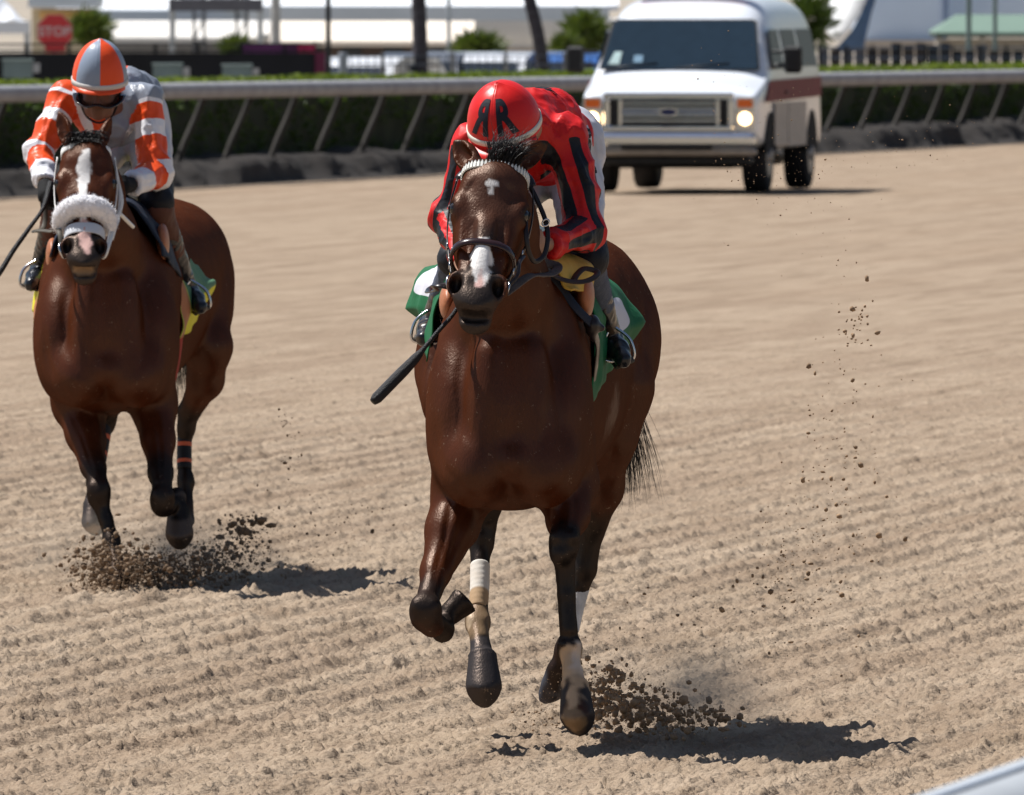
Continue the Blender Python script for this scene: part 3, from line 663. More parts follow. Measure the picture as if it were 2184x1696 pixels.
    for px, d, col, l, yw in ((790, 330, (.80, .82, .85), 'white car right of the black lamp post', 1.2), (905, 345, (.16, .17, .19), 'dark grey car partly behind the first palm trunk', 1.4), (985, 348, (.50, .52, .55), 'silver car right of the first palm trunk', 1.35),
                             (1060, 345, (.72, .74, .78), 'pale car behind the red jockey helmet', 1.3), (1135, 350, (.30, .32, .36), 'grey car behind the leaning palm trunk', 1.4), (1215, 345, (.05, .14, .40), 'blue car left of the van', 1.35), (1285, 350, (.03, .03, .035), 'black car right beside the van windscreen', 1.4)):
        car(px, d, col, l, yw, top=1.06)
def clods(name, spec, label, seed, m):
    """loose dirt thrown up: spec rows (px, py, dd, spread px x, spread px y, spread depth, count, r0, r1)"""
    R = np.random.RandomState(seed); t = (1 + 5 ** .5) / 2
    I = np.array([(-1, t, 0), (1, t, 0), (-1, -t, 0), (1, -t, 0), (0, -1, t), (0, 1, t), (0, -1, -t), (0, 1, -t), (t, 0, -1), (t, 0, 1), (-t, 0, -1), (-t, 0, 1)]) / 1.9
    F0_ = np.array([(0, 11, 5), (0, 5, 1), (0, 1, 7), (0, 7, 10), (0, 10, 11), (1, 5, 9), (5, 11, 4), (11, 10, 2), (10, 7, 6), (7, 1, 8), (3, 9, 4), (3, 4, 2), (3, 2, 6), (3, 6, 8), (3, 8, 9), (4, 9, 5), (2, 4, 11), (6, 2, 10), (8, 6, 7), (9, 8, 1)])
    V = []; F = []; k = 0
    for (rig, px, py, dd, sx, sy, sd, n, r0, r1) in spec:
        for _ in range(int(n * 1.3) if n > 300 else n):
            q = rig.p(px + R.normal(0, sx), py + R.normal(0, sy), dd + R.normal(0, sd)); r = (r0 + (r1 - r0) * R.rand() ** 7) * .85
            if q[2] < .01: q[2] = R.uniform(.0, .05)
            v = I * (1 + .5 * (R.rand(12, 1) - .5)) * r * (1 + .8 * (R.rand(1, 3) - .3)); V.append(v + q); F.append(F0_ + k); k += 12
    o = mesh_obj(name, np.concatenate(V), np.concatenate(F), m, smooth=False); tag(o, label, 'dirt', kind='stuff'); return o
def dirt():
    m = mat('moist flying sand', (.33, .22, .135), .95, var=.4, scale=30, spec=.1); m2 = mat('darker flying sand', (.20, .135, .085), .95, var=.5, scale=30, spec=.1); R1_, R2_ = R1, R2
    clods('kicked_dirt', [(R1_, 1285, 1475, .6, 30, 26, .15, 520, .0015, .012), (R1_, 1345, 1510, .6, 62, 26, .2, 800, .0012, .016), (R1_, 1450, 1535, .5, 66, 18, .2, 560, .0012, .013), (R1_, 1310, 1490, .7, 90, 50, .3, 900, .0008, .003), (R1_, 1180, 1530, .4, 60, 18, .2, 350, .001, .005),
                          (R1_, 1330, 1400, .8, 90, 60, .3, 120, .001, .007), (R1_, 1500, 1310, 1.2, 30, 30, .3, 26, .002, .010), (R1_, 1790, 1000, 1.5, 45, 160, .3, 210, .0025, .010), (R1_, 1830, 690, 1.5, 18, 35, .3, 34, .004, .011), (R1_, 1700, 1250, 1.2, 60, 100, .3, 120, .0025, .010),
                          (R1_, 1670, 1200, 1.5, 50, 70, .3, 70, .002, .008), (R1_, 1590, 300, 1.5, 70, 100, .3, 150, .0012, .0035), (R1_, 1680, 370, 1.5, 60, 45, .3, 110, .0012, .004), (R1_, 1950, 300, 1.5, 90, 50, .3, 45, .0015, .006), (R1_, 1800, 500, 1.5, 40, 100, .3, 40, .0012, .004)],
          'brown clods and sand thrown up around the leading horse', 2, m)
    clods('kicked_dirt', [(R2_, 235, 1215, -.3, 44, 32, .2, 1500, .002, .014), (R2_, 330, 1190, .2, 120, 46, .3, 1300, .001, .004), (R2_, 300, 1220, .1, 34, 24, .2, 700, .003, .013), (R2_, 395, 1215, .3, 60, 22, .3, 900, .003, .013), (R2_, 520, 1130, .8, 28, 20, .2, 150, .004, .020), (R2_, 480, 1190, .6, 60, 24, .3, 600, .002, .010),
                          (R2_, 610, 1000, 1.0, 22, 80, .3, 60, .002, .009), (R2_, 610, 895, 1.0, 8, 12, .2, 14, .003, .010), (R2_, 640, 1140, .8, 70, 40, .3, 160, .0015, .008), (R2_, 760, 1100, 1.0, 60, 40, .4, 60, .002, .010)],
          'brown clods and sand thrown up around the second horse', 5, m2)
# ------------------------------------------------------------------ van
def van():
    d = 202.0; c0 = P(1427, 415, d); psi = radians(8.4)
    Mx = Matrix.Translation((c0[0], d, .015)) @ Matrix.Rotation(-psi, 4, 'Z'); M = np.array(Mx)
    root = empty('van', (c0[0], d, .015), 'white ambulance van with chrome grille and lit headlights following the horses', 'van')
    W = lambda V: np.asarray(V) @ M[:3, :3].T + M[:3, 3]
    white = mat('white van paint', (.84, .88, .94), .25, var=.02, coat=.6)
    chrome = mat('chrome', (.74, .78, .84), .10, 1.0, var=.04); blackp = mat('black plastic', (.015, .016, .018), .5, var=.2)
    glass = mat('dark windscreen', (.016, .032, .050), .10, var=.1, coat=.5); tyre = mat('tyre rubber', (.016, .016, .018), .8, var=.3, dirt=(.12, .09, .06), dirts=8, dirta=.5)
    st = [(.00, .90, .92, .86, .66, 1.00, 1.08), (.05, .95, .97, .90, .62, 1.04, 1.14), (.22, .985, .99, .93, .55, 1.08, 1.20), (.50, 1.0, 1.0, .95, .48, 1.12, 1.26), (.78, 1.0, 1.0, .96, .45, 1.18, 1.33),
          (.86, 1.0, 1.0, .95, .45, 1.20, 1.39), (1.30, 1.0, .99, .83, .45, 1.30, 1.88), (1.40, 1.0, .99, .83, .45, 1.30, 1.95), (1.52, 1.0, .99, .84, .45, 1.30, 2.05), (1.85, 1.0, .99, .84, .45, 1.30, 2.16), (2.4, 1.01, 1.0, .85, .45, 1.30, 2.20),
          (4.9, 1.01, 1.0, .85, .45, 1.30, 2.19), (5.35, 1.0, .99, .83, .45, 1.30, 2.12), (5.48, .96, .95, .79, .50, 1.28, 2.00), (5.50, .90, .88, .70, .60, 1.26, 1.85)]
    V = []; rings = []
    for (y, w0, w1, w2, zb, z1, zt) in st:
        rf = min(zt - z1, .32)
        h = [(0, zt), (w2 * .55, zt - .012), (w2 * .82, zt - .05 * rf / .3), (w2, zt - .16 * rf / .3 - .0), (w2 * .45 + w1 * .55, z1 + (zt - z1) * .42), (w1, z1), (w1 * 1.0, z1 - .12), (w0, (z1 + zb) / 2), (w0, zb + .08), (w0 - .04, zb), (0, zb)]
        ring = [(x, y, z) for x, z in h] + [(-x, y, z) for x, z in h[-2:0:-1]]
        rings.append(ring); V += ring
    m = len(rings[0]); F = []
    for i in range(len(rings) - 1):
        for k in range(m): F.append((i * m + k, i * m + (k + 1) % m, (i + 1) * m + (k + 1) % m, (i + 1) * m + k))
    F.append(tuple(range(m))[::-1]); F.append(tuple((len(rings) - 1) * m + k for k in range(m)))
    body = mesh_obj('body', W(V), F, white, root)
    sub = body.modifiers.new('smooth', 'SUBSURF'); sub.levels = 2; sub.render_levels = 2
    def pan(name, pts, m, parent, th=.012, push=(0, -1, 0)):
        """flat panel from an outline, thickness along push"""
        pts = np.array(pts, float); n = len(pts); o = pts + np.array(push) * th; VV = np.concatenate([pts, o])
        FF = [tuple(range(n, 2 * n)), tuple(range(n))[::-1]] + [(k, (k + 1) % n, n + (k + 1) % n, n + k) for k in range(n)]
        return mesh_obj(name, W(VV), FF, m, parent, smooth=False)
    def rnd(x0, x1, z0, z1, r, y):
        o = []
        for cx, cz, a0 in ((x1 - r, z0 + r, -90), (x1 - r, z1 - r, 0), (x0 + r, z1 - r, 90), (x0 + r, z0 + r, 180)):
            for k in range(5): a = radians(a0 + 22.5 * k); o.append((cx + r * cos(a), y if not callable(y) else y(cz + r * sin(a)), cz + r * sin(a)))
        return o
    # windscreen
    slope = lambda z: .83 + (z - 1.36) * (1.325 - .83) / (1.90 - 1.36) - .022
    o = [(-.88, slope(1.37), 1.37), (.88, slope(1.37), 1.37), (.79, slope(1.88), 1.88), (.74, slope(1.905), 1.905), (-.74, slope(1.905), 1.905), (-.79, slope(1.88), 1.88)]
    gas = pan('windscreen_gasket', [(x * 1.025, y + .004, z + (z - 1.63) * .05) for x, y, z in o], blackp, root, .006)
    ws = pan('windscreen', o, glass, root, .014)
    pan('sticker', [(-.80, slope(1.42) - .020, 1.42), (-.68, slope(1.42) - .020, 1.42), (-.66, slope(1.56) - .020, 1.56), (-.74, slope(1.56) - .020, 1.56)], mat('pale sticker', (.40, .55, .55), .5), ws, .003)
    pan('sticker', [(-.52, slope(1.44) - .020, 1.44), (-.42, slope(1.44) - .020, 1.44), (-.42, slope(1.52) - .020, 1.52), (-.52, slope(1.52) - .020, 1.52)], mat('blue sticker', (.15, .28, .40), .5), ws, .003)
    for x0 in (-.55, .25):
        V_, F_ = sweep([(x0 - .30, slope(1.40) - .03, 1.375), (x0 + .30, slope(1.44) - .03, 1.43)], lambda t: circ(.010, 6)); mesh_obj('wiper', W(V_), F_, blackp, root)
    # grille
    fr = MB()
    for (cx, cz, sx, sz) in ((0, 1.075, 1.46, .075), (0, .705, 1.46, .07), (-.695, .89, .075, .30), (.695, .89, .075, .30)): fr.box((cx, -.035, cz), (sx, .07, sz), bev=.02)
    gf = fr.build('grille_frame', chrome, root, M=M)
    pan('grille_shell', rnd(-.66, .66, .735, 1.04, .03, -.004), blackp, gf, .008)
    for z in (.80, .855, .94, .995):
        b = MB(); b.box((0, -.032, z), (1.05, .03, .024), bev=.01); b.build('grille_bar', chrome, gf, M=M)
    b = MB(); b.box((0, -.036, .897), (1.05, .035, .05), bev=.015); b.build('grille_bar', mat('brushed bar', (.30, .34, .42), .25, .9), gf, M=M)
    for x in (-.545, .545): b = MB(); b.box((x, -.034, .89), (.05, .04, .29), bev=.012); b.build('grille_bar', chrome, gf, M=M)
    th = np.linspace(0, 2 * pi, 28, endpoint=False)
    pan('emblem', [(.11 * cos(t), -.050, .897 + .048 * sin(t)) for t in th], chrome, gf, .012)
    pan('emblem_field', [(.092 * cos(t), -.062, .897 + .036 * sin(t)) for t in th], mat('dark blue enamel', (.01, .02, .10), .3), gf, .003)
    # headlights
    amb = mat('amber lens', (.85, .16, .02), .25, coat=1.0); lensm = mat('headlight lens', (.55, .55, .52), .1, coat=1.0)
    lamp = mat('headlamp glow', (1, .74, .42), .3, emit=6.0, emitc=(1.0, .66, .34))
    for g in (-1, 1):
        y0 = lambda z: -.012
        sh = pan('headlight', rnd(*sorted((g * .745, g * .955)), .70, 1.06, .03, -.0), chrome, root, .020)
        pan('indicator', rnd(*sorted((g * .765, g * .935)), .945, 1.04, .02, -.021), amb, sh, .010)
        pan('lens', rnd(*sorted((g * .760, g * .940)), .72, .925, .03, -.021), lensm, sh, .010)
        cx = g * .85; o = [(cx + .070 * cos(t), -.032, .825 + .070 * sin(t)) for t in th]; pan('lamp', o, lamp, sh, .008)
        if g > 0: pass
    # bumper
    b = MB(); b.box((0, -.13, .585), (1.98, .16, .17), bev=.05); bu = b.build('bumper', chrome, root, M=M)
    b = MB(); b.box((0, -.212, .515), (1.02, .012, .055), bev=.004); b.build('bumper_slot', blackp, bu, M=M)
    b = MB(); b.box((0, -.10, .455), (1.98, .16, .085), bev=.03); b.build('valance', mat('sandy bumper lower', (.32, .29, .26), .35, .5), bu, M=M)
    b = MB(); b.box((0, .05, .36), (1.84, .30, .11), bev=.04); b.build('air_dam', blackp, root, M=M)
    b = MB(); b.box((0, 2.6, .33), (1.3, 4.3, .12), bev=.03); b.build('chassis', blackp, root, M=M)
    for sx in (-1, 1):
        for y, nm in ((.95, 'wheel'), (4.45, 'wheel')):
            b = MB(); ww = .26; ro = .405
            cx = sx * .86; prof = [(-.5, .80), (-.5, .93), (-.42, .985), (0, 1.0), (.42, .985), (.5, .93), (.5, .62)]
            V_ = []; n = 40
            for k in range(n):
                a_ = 2 * pi * k / n
                for q, r_ in prof: V_.append((cx + q * ww, y + ro * r_ * cos(a_), ro + ro * r_ * sin(a_)))
            mm = len(prof); F_ = [(k * mm + j, k * mm + j + 1, ((k + 1) % n) * mm + j + 1, ((k + 1) % n) * mm + j) for k in range(n) for j in range(mm - 1)]
            F_ += [tuple(k * mm for k in range(n)), tuple(k * mm + mm - 1 for k in range(n))[::-1]]
            wh = mesh_obj('wheel', W(V_), F_, tyre, root)
            b = MB(); xs = cx + sx * ww * .52; b.cyl((xs - sx * .03, y, ro), (xs, y, ro), .24, .235, 28); b.cyl((xs, y, ro), (xs + sx * .03, y, ro), .09, .07, 16); b.build('rim', mat('steel rim', (.25, .26, .28), .4, .8), wh, M=M)
            # dark wheel arch
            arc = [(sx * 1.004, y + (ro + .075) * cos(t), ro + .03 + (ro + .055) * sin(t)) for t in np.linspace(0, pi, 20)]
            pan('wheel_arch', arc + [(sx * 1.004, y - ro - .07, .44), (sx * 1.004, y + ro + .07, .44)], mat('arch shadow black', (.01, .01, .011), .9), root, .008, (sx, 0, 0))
    # side glass, stripe, mirrors, doors
    sg = mat('side window glass', (.012, .020, .032), .35, spec=.2)
    for sx in (-1, 1):
        xz = lambda z: sx * (.995 - max(0, z - 1.30) * (.995 - .845) / (2.02 - 1.30) * .95 + .006)
        def side(name, ys, zs, m, par=root, th=.006):
            o = [(xz(z), y, z) for y, z in zip(ys, zs)]; return pan(name, o, m, par, th, (sx, 0, 0))
        side('side_window', (1.25, 2.20, 2.20, 1.50), (1.36, 1.36, 1.80, 1.80), sg); side('side_window', (2.45, 3.60, 3.60, 2.45), (1.38, 1.38, 1.80, 1.80), sg)
        side('side_window', (3.80, 5.10, 5.05, 3.80), (1.38, 1.38, 1.80, 1.80), sg)
        o = [(sx * 1.014, y, z) for y, z in ((.45, 1.00), (5.2, 1.04), (5.2, 1.26), (.9, 1.24))]
        pan('stripe', o, mat('maroon stripe', (.15, .008, .018), .6), root, .004, (sx, 0, 0))
        dr = pan('door', [(sx * 1.016, y, z) for y, z in ((1.22, .52), (2.30, .52), (2.30, .99), (1.22, .99))], mat('dusty lower paint', (.34, .31, .30), .45), root, .004, (sx, 0, 0))
        b = MB(); b.box((sx * 1.03, 2.12, 1.10), (.03, .12, .03), bev=.01); b.build('door_handle', blackp, dr, M=M)
        pan('side_skirt', [(sx * 1.016, y, z) for y, z in ((2.36, .50), (3.90, .50), (3.90, .99), (2.36, .99))], MC['dusty lower paint'], root, .004, (sx, 0, 0))
        b = MB(); b.box((sx * 1.22, 1.22, 1.47), (.20, .09, .30), bev=.03); mi = b.build('mirror', blackp, root, M=M)
        b = MB(); b.cyl((sx * .98, 1.30, 1.40), (sx * 1.20, 1.24, 1.42), .02); b.cyl((sx * .98, 1.30, 1.56), (sx * 1.20, 1.24, 1.55), .02); b.build('mirror_arm', blackp, mi, M=M)
    b = MB(); b.box((0, 1.95, 2.27), (1.3, .30, .10), bev=.03); b.build('light_bar', mat('red lens', (.55, .03, .03), .2, coat=1), root, M=M)
    return root
# ------------------------------------------------------------------ horses
def head_frame(poll, muz):
    V = nrm(muz - poll); X = np.array([1., 0, 0]); U = nrm(X - X.dot(V) * V); W = np.cross(V, U)
    if W[1] > 0: W = -W
    return U, V, W, float(np.linalg.norm(muz - poll))
HW = ([0, .12, .28, .42, .55, .68, .80, .90, 1.0, 1.06], [.088, .112, .118, .112, .098, .080, .072, .070, .056, .015], [.13, .17, .215, .215, .185, .145, .118, .105, .085, .03])
class Head:
    def __init__(s, poll, muz, wide=1.0):
        s.o = np.array(poll); s.U, s.V, s.W, s.L = head_frame(np.array(poll), np.array(muz)); s.k = wide; s.F = np.array([s.U, s.V, s.W])
    def at(s, u, t, w): return s.o + s.U * u * s.k + s.V * t * s.L + s.W * w * s.k
    def loc(s, X, Y, Z):
        a, b, c = X - s.o[0], Y - s.o[1], Z - s.o[2]
        return [a * D[0] + b * D[1] + c * D[2] for D in (s.U, s.V, s.W)]
    def hw(s, t): return spline(HW[0], HW[1], t) * s.k
    def th(s, t): return spline(HW[0], HW[2], t) * s.k
    def build(s, G, mouth=.5):
        def main(X, Y, Z):
            u, v, w = s.loc(X, Y, Z); t = np.clip(v / s.L, 0, 1.06); sh = t.shape
            hw = np.maximum(s.hw(t.ravel()).reshape(sh), .01); th = np.maximum(s.th(t.ravel()).reshape(sh), .02)
            nar = 1 - .22 * np.clip((-w / th), 0, 1)
            q = ((np.abs(u) / (hw * nar)) ** 2.5 + (np.abs(w + th / 2) / (th / 2)) ** 2.5 + 1e-9) ** .4
            e = np.maximum(np.maximum(-v, v - 1.04 * s.L), 0)
            return (q - 1) * np.minimum(hw, th / 2) * .9 + e
        c = s.at(0, .5, -.08)
        R = .42 * s.k + .02
        s_lo = np.min([s.at(a, t, w) for a in (-.14, .14) for t in (-.03, 1.1) for w in (.02, -.24)], 0)
        s_hi = np.max([s.at(a, t, w) for a in (-.14, .14) for t in (-.03, 1.1) for w in (.02, -.24)], 0)
        G.op(main, s_lo, s_hi, .03)
        k = s.k; r = lambda *a: np.array(a) * k
        for g in (-1, 1):
            G.ell(s.at(g * .062, .36, -.145), r(.042, .115, .085), .03, s.F)          # cheek
            G.ell(s.at(g * .098, .265, -.044), r(.026, .045, .034), .035, s.F)          # orbit
            G.cap(s.at(g * .085, .30, -.055), s.at(g * .066, .52, -.055), .012 * k, .008 * k, .02)   # facial crest
            G.ell(s.at(g * .056, .855, -.034), r(.042, .048, .040), .02, s.F)           # nostril flare
            G.ell(s.at(g * .066, .10, -.05), r(.03, .05, .04), .03, s.F)
            G.ell(s.at(g * .064, .195, .006), r(.016, .026, .012), .02, s.F, sub=True)   # hollow above the eye
        G.ell(s.at(0, .13, -.035), r(.07, .075, .035), .04, s.F)                          # forehead
        G.cap(s.at(0, .42, -.028), s.at(0, .76, -.022), .030 * k, .024 * k, .03)          # nasal bone
        for g in (-1, 1): G.ell(s.at(g * .046, .60, -.012), r(.012, .09, .012), .03, s.F, sub=True)
        G.ell(s.at(0, .955, -.050), r(.060, .048, .050), .025, s.F)                       # upper lip
        G.ell(s.at(.004, 1.03, -.088), r(.052, .050, .036), .022, s.F)                   # chin and lower lip
        for g in (-1, 1):
            G.ell(s.at(g * .120, .285, -.040), r(.016, .020, .018), .010, s.F, sub=True)     # eye socket
            G.ell(s.at(g * .066, .872, -.010), r(.021, .036, .040), .012, s.F, sub=True)     # nostril
        G.ell(s.at(.0, 1.045, -.058), r(.050, .007 + .010 * mouth, .030), .006, s.F, sub=True)
def ear(G, base, tip, out, w=.034, k=.012):
    base = np.array(base); tip = np.array(tip); ax = nrm(tip - base); L = np.linalg.norm(tip - base)
    out = nrm(np.array(out) - np.dot(out, ax) * ax); sd = np.cross(ax, out)
    def fn(X, Y, Z):
        a, b, c = X - base[0], Y - base[1], Z - base[2]
        t = (a * ax[0] + b * ax[1] + c * ax[2]) / L; o = a * out[0] + b * out[1] + c * out[2]; q = a * sd[0] + b * sd[1] + c * sd[2]
        tc = np.clip(t, 0, 1); rw = w * np.clip(.72 + 1.3 * tc - 2.0 * tc ** 2.2, .05, 1.2)
        ro = np.sqrt((q / 1.0) ** 2 + (o / .8) ** 2) - rw
        qi = np.sqrt((q / .85) ** 2 + ((o - w * .5) / .9) ** 2) - rw * .80
        d = np.maximum(ro, -qi * (t > .12) + (t <= .12) * ro)
        return np.maximum(d, np.maximum((-t - .05) * L, (t - 1) * L))
    R = w * 1.3; G.op(fn, np.minimum(base, tip) - R, np.maximum(base, tip) + R, k)

def trunk(G, rig, st, k=.05):
    """st rows: depth, centre column, top row, bottom row, half width (all in picture units at that depth)"""
    st = np.array(st, float); dd = st[:, 0]
    Y0 = rig.D0
    def fn(X, Y, Z):
        y = np.asarray(Y).ravel(); t = np.clip(y - Y0, dd[0], dd[-1]); v = spline(dd, st[:, 1:], t); D = Y0 + t; sc = D / FPX
        cx = (v[:, 0] - 1092) * sc; zt = CAM_H - (v[:, 1] - HZ) * sc; zb = CAM_H - (v[:, 2] - HZ) * sc; hw = np.maximum(v[:, 3] * sc, .01)
        cz = zb + (zt - zb) * .5; hh = (zt - zb) / 2
        cx, cz, hw, hh = [q[None, :, None] for q in (cx, cz, hw, hh)]
        e = np.maximum(np.maximum(dd[0] - (y - Y0), (y - Y0) - dd[-1]), 0)[None, :, None]
        q = ((np.abs(X - cx) / hw) ** 2.3 + (np.abs(Z - cz) / hh) ** 2.3 + 1e-9) ** (1 / 2.3)
        return (q - 1) * np.minimum(hw, hh) * .85 + e
    lo = np.array([1e9] * 3); hi = -lo
    for r in st:
        for a in (-1, 1):
            for b in (2, 3):
                p = rig.p(r[1] + a * r[4], r[b], r[0]); lo = np.minimum(lo, p); hi = np.maximum(hi, p)
    G.op(fn, lo, hi, k)
def limb(G, rig, pts, k=.02):
    """pts rows: column, row, depth, radius, depth/width ratio"""
    for a, b in zip(pts[:-1], pts[1:]):
        G.cap(rig.p(*a[:3]), rig.p(*b[:3]), rig.r(a[3], a[2]), rig.r(b[3], b[2]), k, dz=(a[4] if len(a) > 4 else 1.15))
def hoof(G, rig, top, toe, r, fwd, k=.01, arc=.26):
    """bell shaped hoof from the coronet to the toe"""
    a = rig.p(*top); b = rig.p(*toe); ax = nrm(b - a); L = np.linalg.norm(b - a); r = rig.r(r, top[2])
    f = nrm(np.array(fwd, float) - np.dot(fwd, ax) * ax)
    def fn(X, Y, Z):
        p, q, w = X - a[0], Y - a[1], Z - a[2]
        t = (p * ax[0] + q * ax[1] + w * ax[2]) / L; o = p * f[0] + q * f[1] + w * f[2]
        s = np.cross(ax, f); sd = p * s[0] + q * s[1] + w * s[2]
        tc = np.clip(t, 0, 1); rr = r * (.68 + .36 * tc ** .8)
        d = np.sqrt(sd ** 2 + (o / 1.08) ** 2) - rr
        e = np.maximum(-t * L, (t - 1 + arc * (sd / r) ** 2) * L)
        h = .014 if arc else .006
        m = np.maximum(d, e); kk = np.maximum(h - np.abs(d - e), 0) / h
        return m + kk * kk * h * .25 + .002
    R = r * 1.35; G.op(fn, np.minimum(a, b) - R, np.maximum(a, b) + R, k)
    G.ell(a + ax * L * .02, (r * .76, r * .80, .012), .006, np.array([np.cross(ax, f), f, ax]))
def joint(G, rig, x, y, dd, w, h):
    """bony knee or fetlock"""
    s = rig.r(1, dd)
    for g in (-1, 1):
        G.ell(rig.p(x + g * w * .52, y - h * .25, dd - .012), [w * .44 * s, .034, h * .52 * s], .010); G.ell(rig.p(x + g * w * .48, y + h * .52, dd - .008), [w * .38 * s, .030, h * .30 * s], .010)
    G.ell(rig.p(x, y + h * .1, dd + .045), [w * .40 * s, .028, h * .40 * s], .012)
def tendons(G, rig, a, b, w):
    """grooves on both sides of a cannon bone"""
    for g in (-1, 1): G.cap(rig.p(a[0] + g * w, a[1], a[2] + .012), rig.p(b[0] + g * w, b[1], b[2] + .012), .0035, .0035, .010, sub=True)

BAY = dict(base=(.041, .0102, .0036), light=(.098, .0255, .0080), point=(.010, .008, .0075), muzzle=(.028, .022, .020), white=(.80, .78, .76),
           pink=(.62, .40, .36), tan=(.50, .35, .22), hoof=(.035, .032, .034), horn=(.22, .15, .09))
def paint(V, C, strokes):
    for (a, b, ra, rb, col, soft, nz, *H) in strokes:
        if H:
            H = H[0]; q = V - H.o; w_ = q @ H.W; V2 = V - np.outer(w_, H.W) + 10.0 * (w_ < -.07)[:, None]; a = a - H.W * ((a - H.o) @ H.W); b = b - H.W * ((b - H.o) @ H.W)
        else: V2 = V
        d, t = segd(V2, a, b); d = d - (ra + (rb - ra) * t)
        d = d + nz * (vnoise3(V, 55, 3) - .5)
        w = 1 - sstep(-soft / 2, soft / 2, d); C[:] = C + w[:, None] * (np.array(col) - C)
def relief(V, N, lines):
    """muscle grooves and veins drawn on the side turned to the front: (points, width, height)"""
    px = 1092 + V[:, 0] / V[:, 1] * FPX; py = HZ + (CAM_H - V[:, 2]) / V[:, 1] * FPX; W = np.clip(-N[:, 1] * 1.6, 0, 1); D = np.zeros(len(V)); A = np.stack([px, py, px * 0], 1)
    for pts, w, amp, *mx in lines:
        q = smooth_path([(a, b, 0) for a, b in pts], 12); best = np.full(len(V), 1e9); T = np.zeros(len(V))
        lo = q.min(0) - 4 * w; hi = q.max(0) + 4 * w; m = np.nonzero((px > lo[0]) & (px < hi[0]) & (py > lo[1]) & (py < hi[1]))[0]
        if len(m) == 0: continue
        bb = np.full(len(m), 1e9); tt = np.zeros(len(m))
        for i in range(11):
            d, t = segd(A[m], q[i], q[i + 1]); k = d < bb; bb = np.where(k, d, bb); tt = np.where(k, (i + t) / 11, tt)
        e = np.exp(-(bb / w) ** 2) * np.sin(pi * np.clip(tt, .02, .98)) ** .5; D[m] += amp * e * (.55 if w > 7 else 1)
    return V + N * (W * D)[:, None]
def body_mesh(G, strokes, C0, it=2, lines=(), headz=9.0):
    V, Q = G.mesh(it); N = normals(V, Q)
    V = relief(V, N, lines)
    q = V * np.array([1.0, .8, .55]); q = q + .05 * np.stack([vnoise3(V, 7, 41 + i) for i in range(3)], 1)
    r1_ = 1 - np.abs(2 * vnoise3(q, 11, 51) - 1); r2_ = 1 - np.abs(2 * vnoise3(q, 26, 52) - 1)
    V = V + N * ((.0026 * (r1_ - .5) + .0012 * (r2_ - .5)) * (V[:, 2] < headz))[:, None]
    V = relax(V, Q, 1)
    n = .25 + .35 * vnoise3(V, 3, 1)[:, None]; C = np.array(C0['base']) * (1 - n) * 1.1 + np.array(C0['light']) * n * .75
    paint(V, C, strokes)
    return V, Q, C

def coat_mat():
    if 'horse coat' in MC: return MC['horse coat']
    m = mat('horse coat', rough=.50, attr='col', var=.14, scale=22, bump=.22, bscale=170, stretch=(1, 1, .3), spec=.36)
    b = m.node_tree.nodes['Principled BSDF']; b.inputs['Coat Weight'].default_value = .04; b.inputs['Coat Roughness'].default_value = .25
    N, L = m.node_tree.nodes, m.node_tree.links; b.inputs['Specular IOR Level'].default_value = 0.0; b.inputs['Coat Weight'].default_value = 0
    src = b.inputs['Base Color'].links[0].from_socket; tc0 = N.new('ShaderNodeTexCoord'); sp = N.new('ShaderNodeTexNoise'); sp.inputs['Scale'].default_value = 130; sp.inputs['Detail'].default_value = 2; L.new(tc0.outputs['Object'], sp.inputs[0])
    s2 = N.new('ShaderNodeTexNoise'); s2.inputs['Scale'].default_value = 26; L.new(tc0.outputs['Object'], s2.inputs[0]); th = N.new('ShaderNodeMath'); th.operation = 'MULTIPLY'; L.new(sp.outputs['Fac'], th.inputs[0]); L.new(s2.outputs['Fac'], th.inputs[1])
    sr = N.new('ShaderNodeMapRange'); sr.inputs[1].default_value = .40; sr.inputs[2].default_value = .47; sr.inputs[4].default_value = .30; L.new(th.outputs[0], sr.inputs[0])
    mm = N.new('ShaderNodeMix'); mm.data_type = 'RGBA'; L.new(sr.outputs[0], mm.inputs[0]); L.new(src, mm.inputs[6]); mm.inputs[7].default_value = (.34, .25, .18, 1); L.new(mm.outputs[2], b.inputs['Base Color'])
    gl = N.new('ShaderNodeBsdfGlossy'); gl.inputs['Color'].default_value = (.033, .026, .022, 1); tc = N.new('ShaderNodeTexCoord')
    n = N.new('ShaderNodeTexNoise'); n.inputs['Scale'].default_value = 9; n.inputs['Detail'].default_value = 6; L.new(tc.outputs['Object'], n.inputs[0])
    r = N.new('ShaderNodeMapRange'); r.inputs[1].default_value = .3; r.inputs[2].default_value = .7; r.inputs[3].default_value = .30; r.inputs[4].default_value = .48; L.new(n.outputs['Fac'], r.inputs[0]); L.new(r.outputs[0], gl.inputs['Roughness'])
    bp = [q for q in N if q.type == 'BUMP'][0]; L.new(bp.outputs[0], gl.inputs['Normal'])
    ad = N.new('ShaderNodeAddShader'); L.new(b.outputs[0], ad.inputs[0]); L.new(gl.outputs[0], ad.inputs[1]); L.new(ad.outputs[0], N['Material Output'].inputs[0])
    return m
HAIR = lambda: mat('black horse hair', (.012, .010, .010), .38, var=.4, scale=30)
LEATH = lambda: mat('dark leather', (.018, .012, .012), .32, var=.3, scale=30, coat=.2)
STEEL = lambda: mat('steel', (.62, .62, .64), .22, 1.0, var=.1)

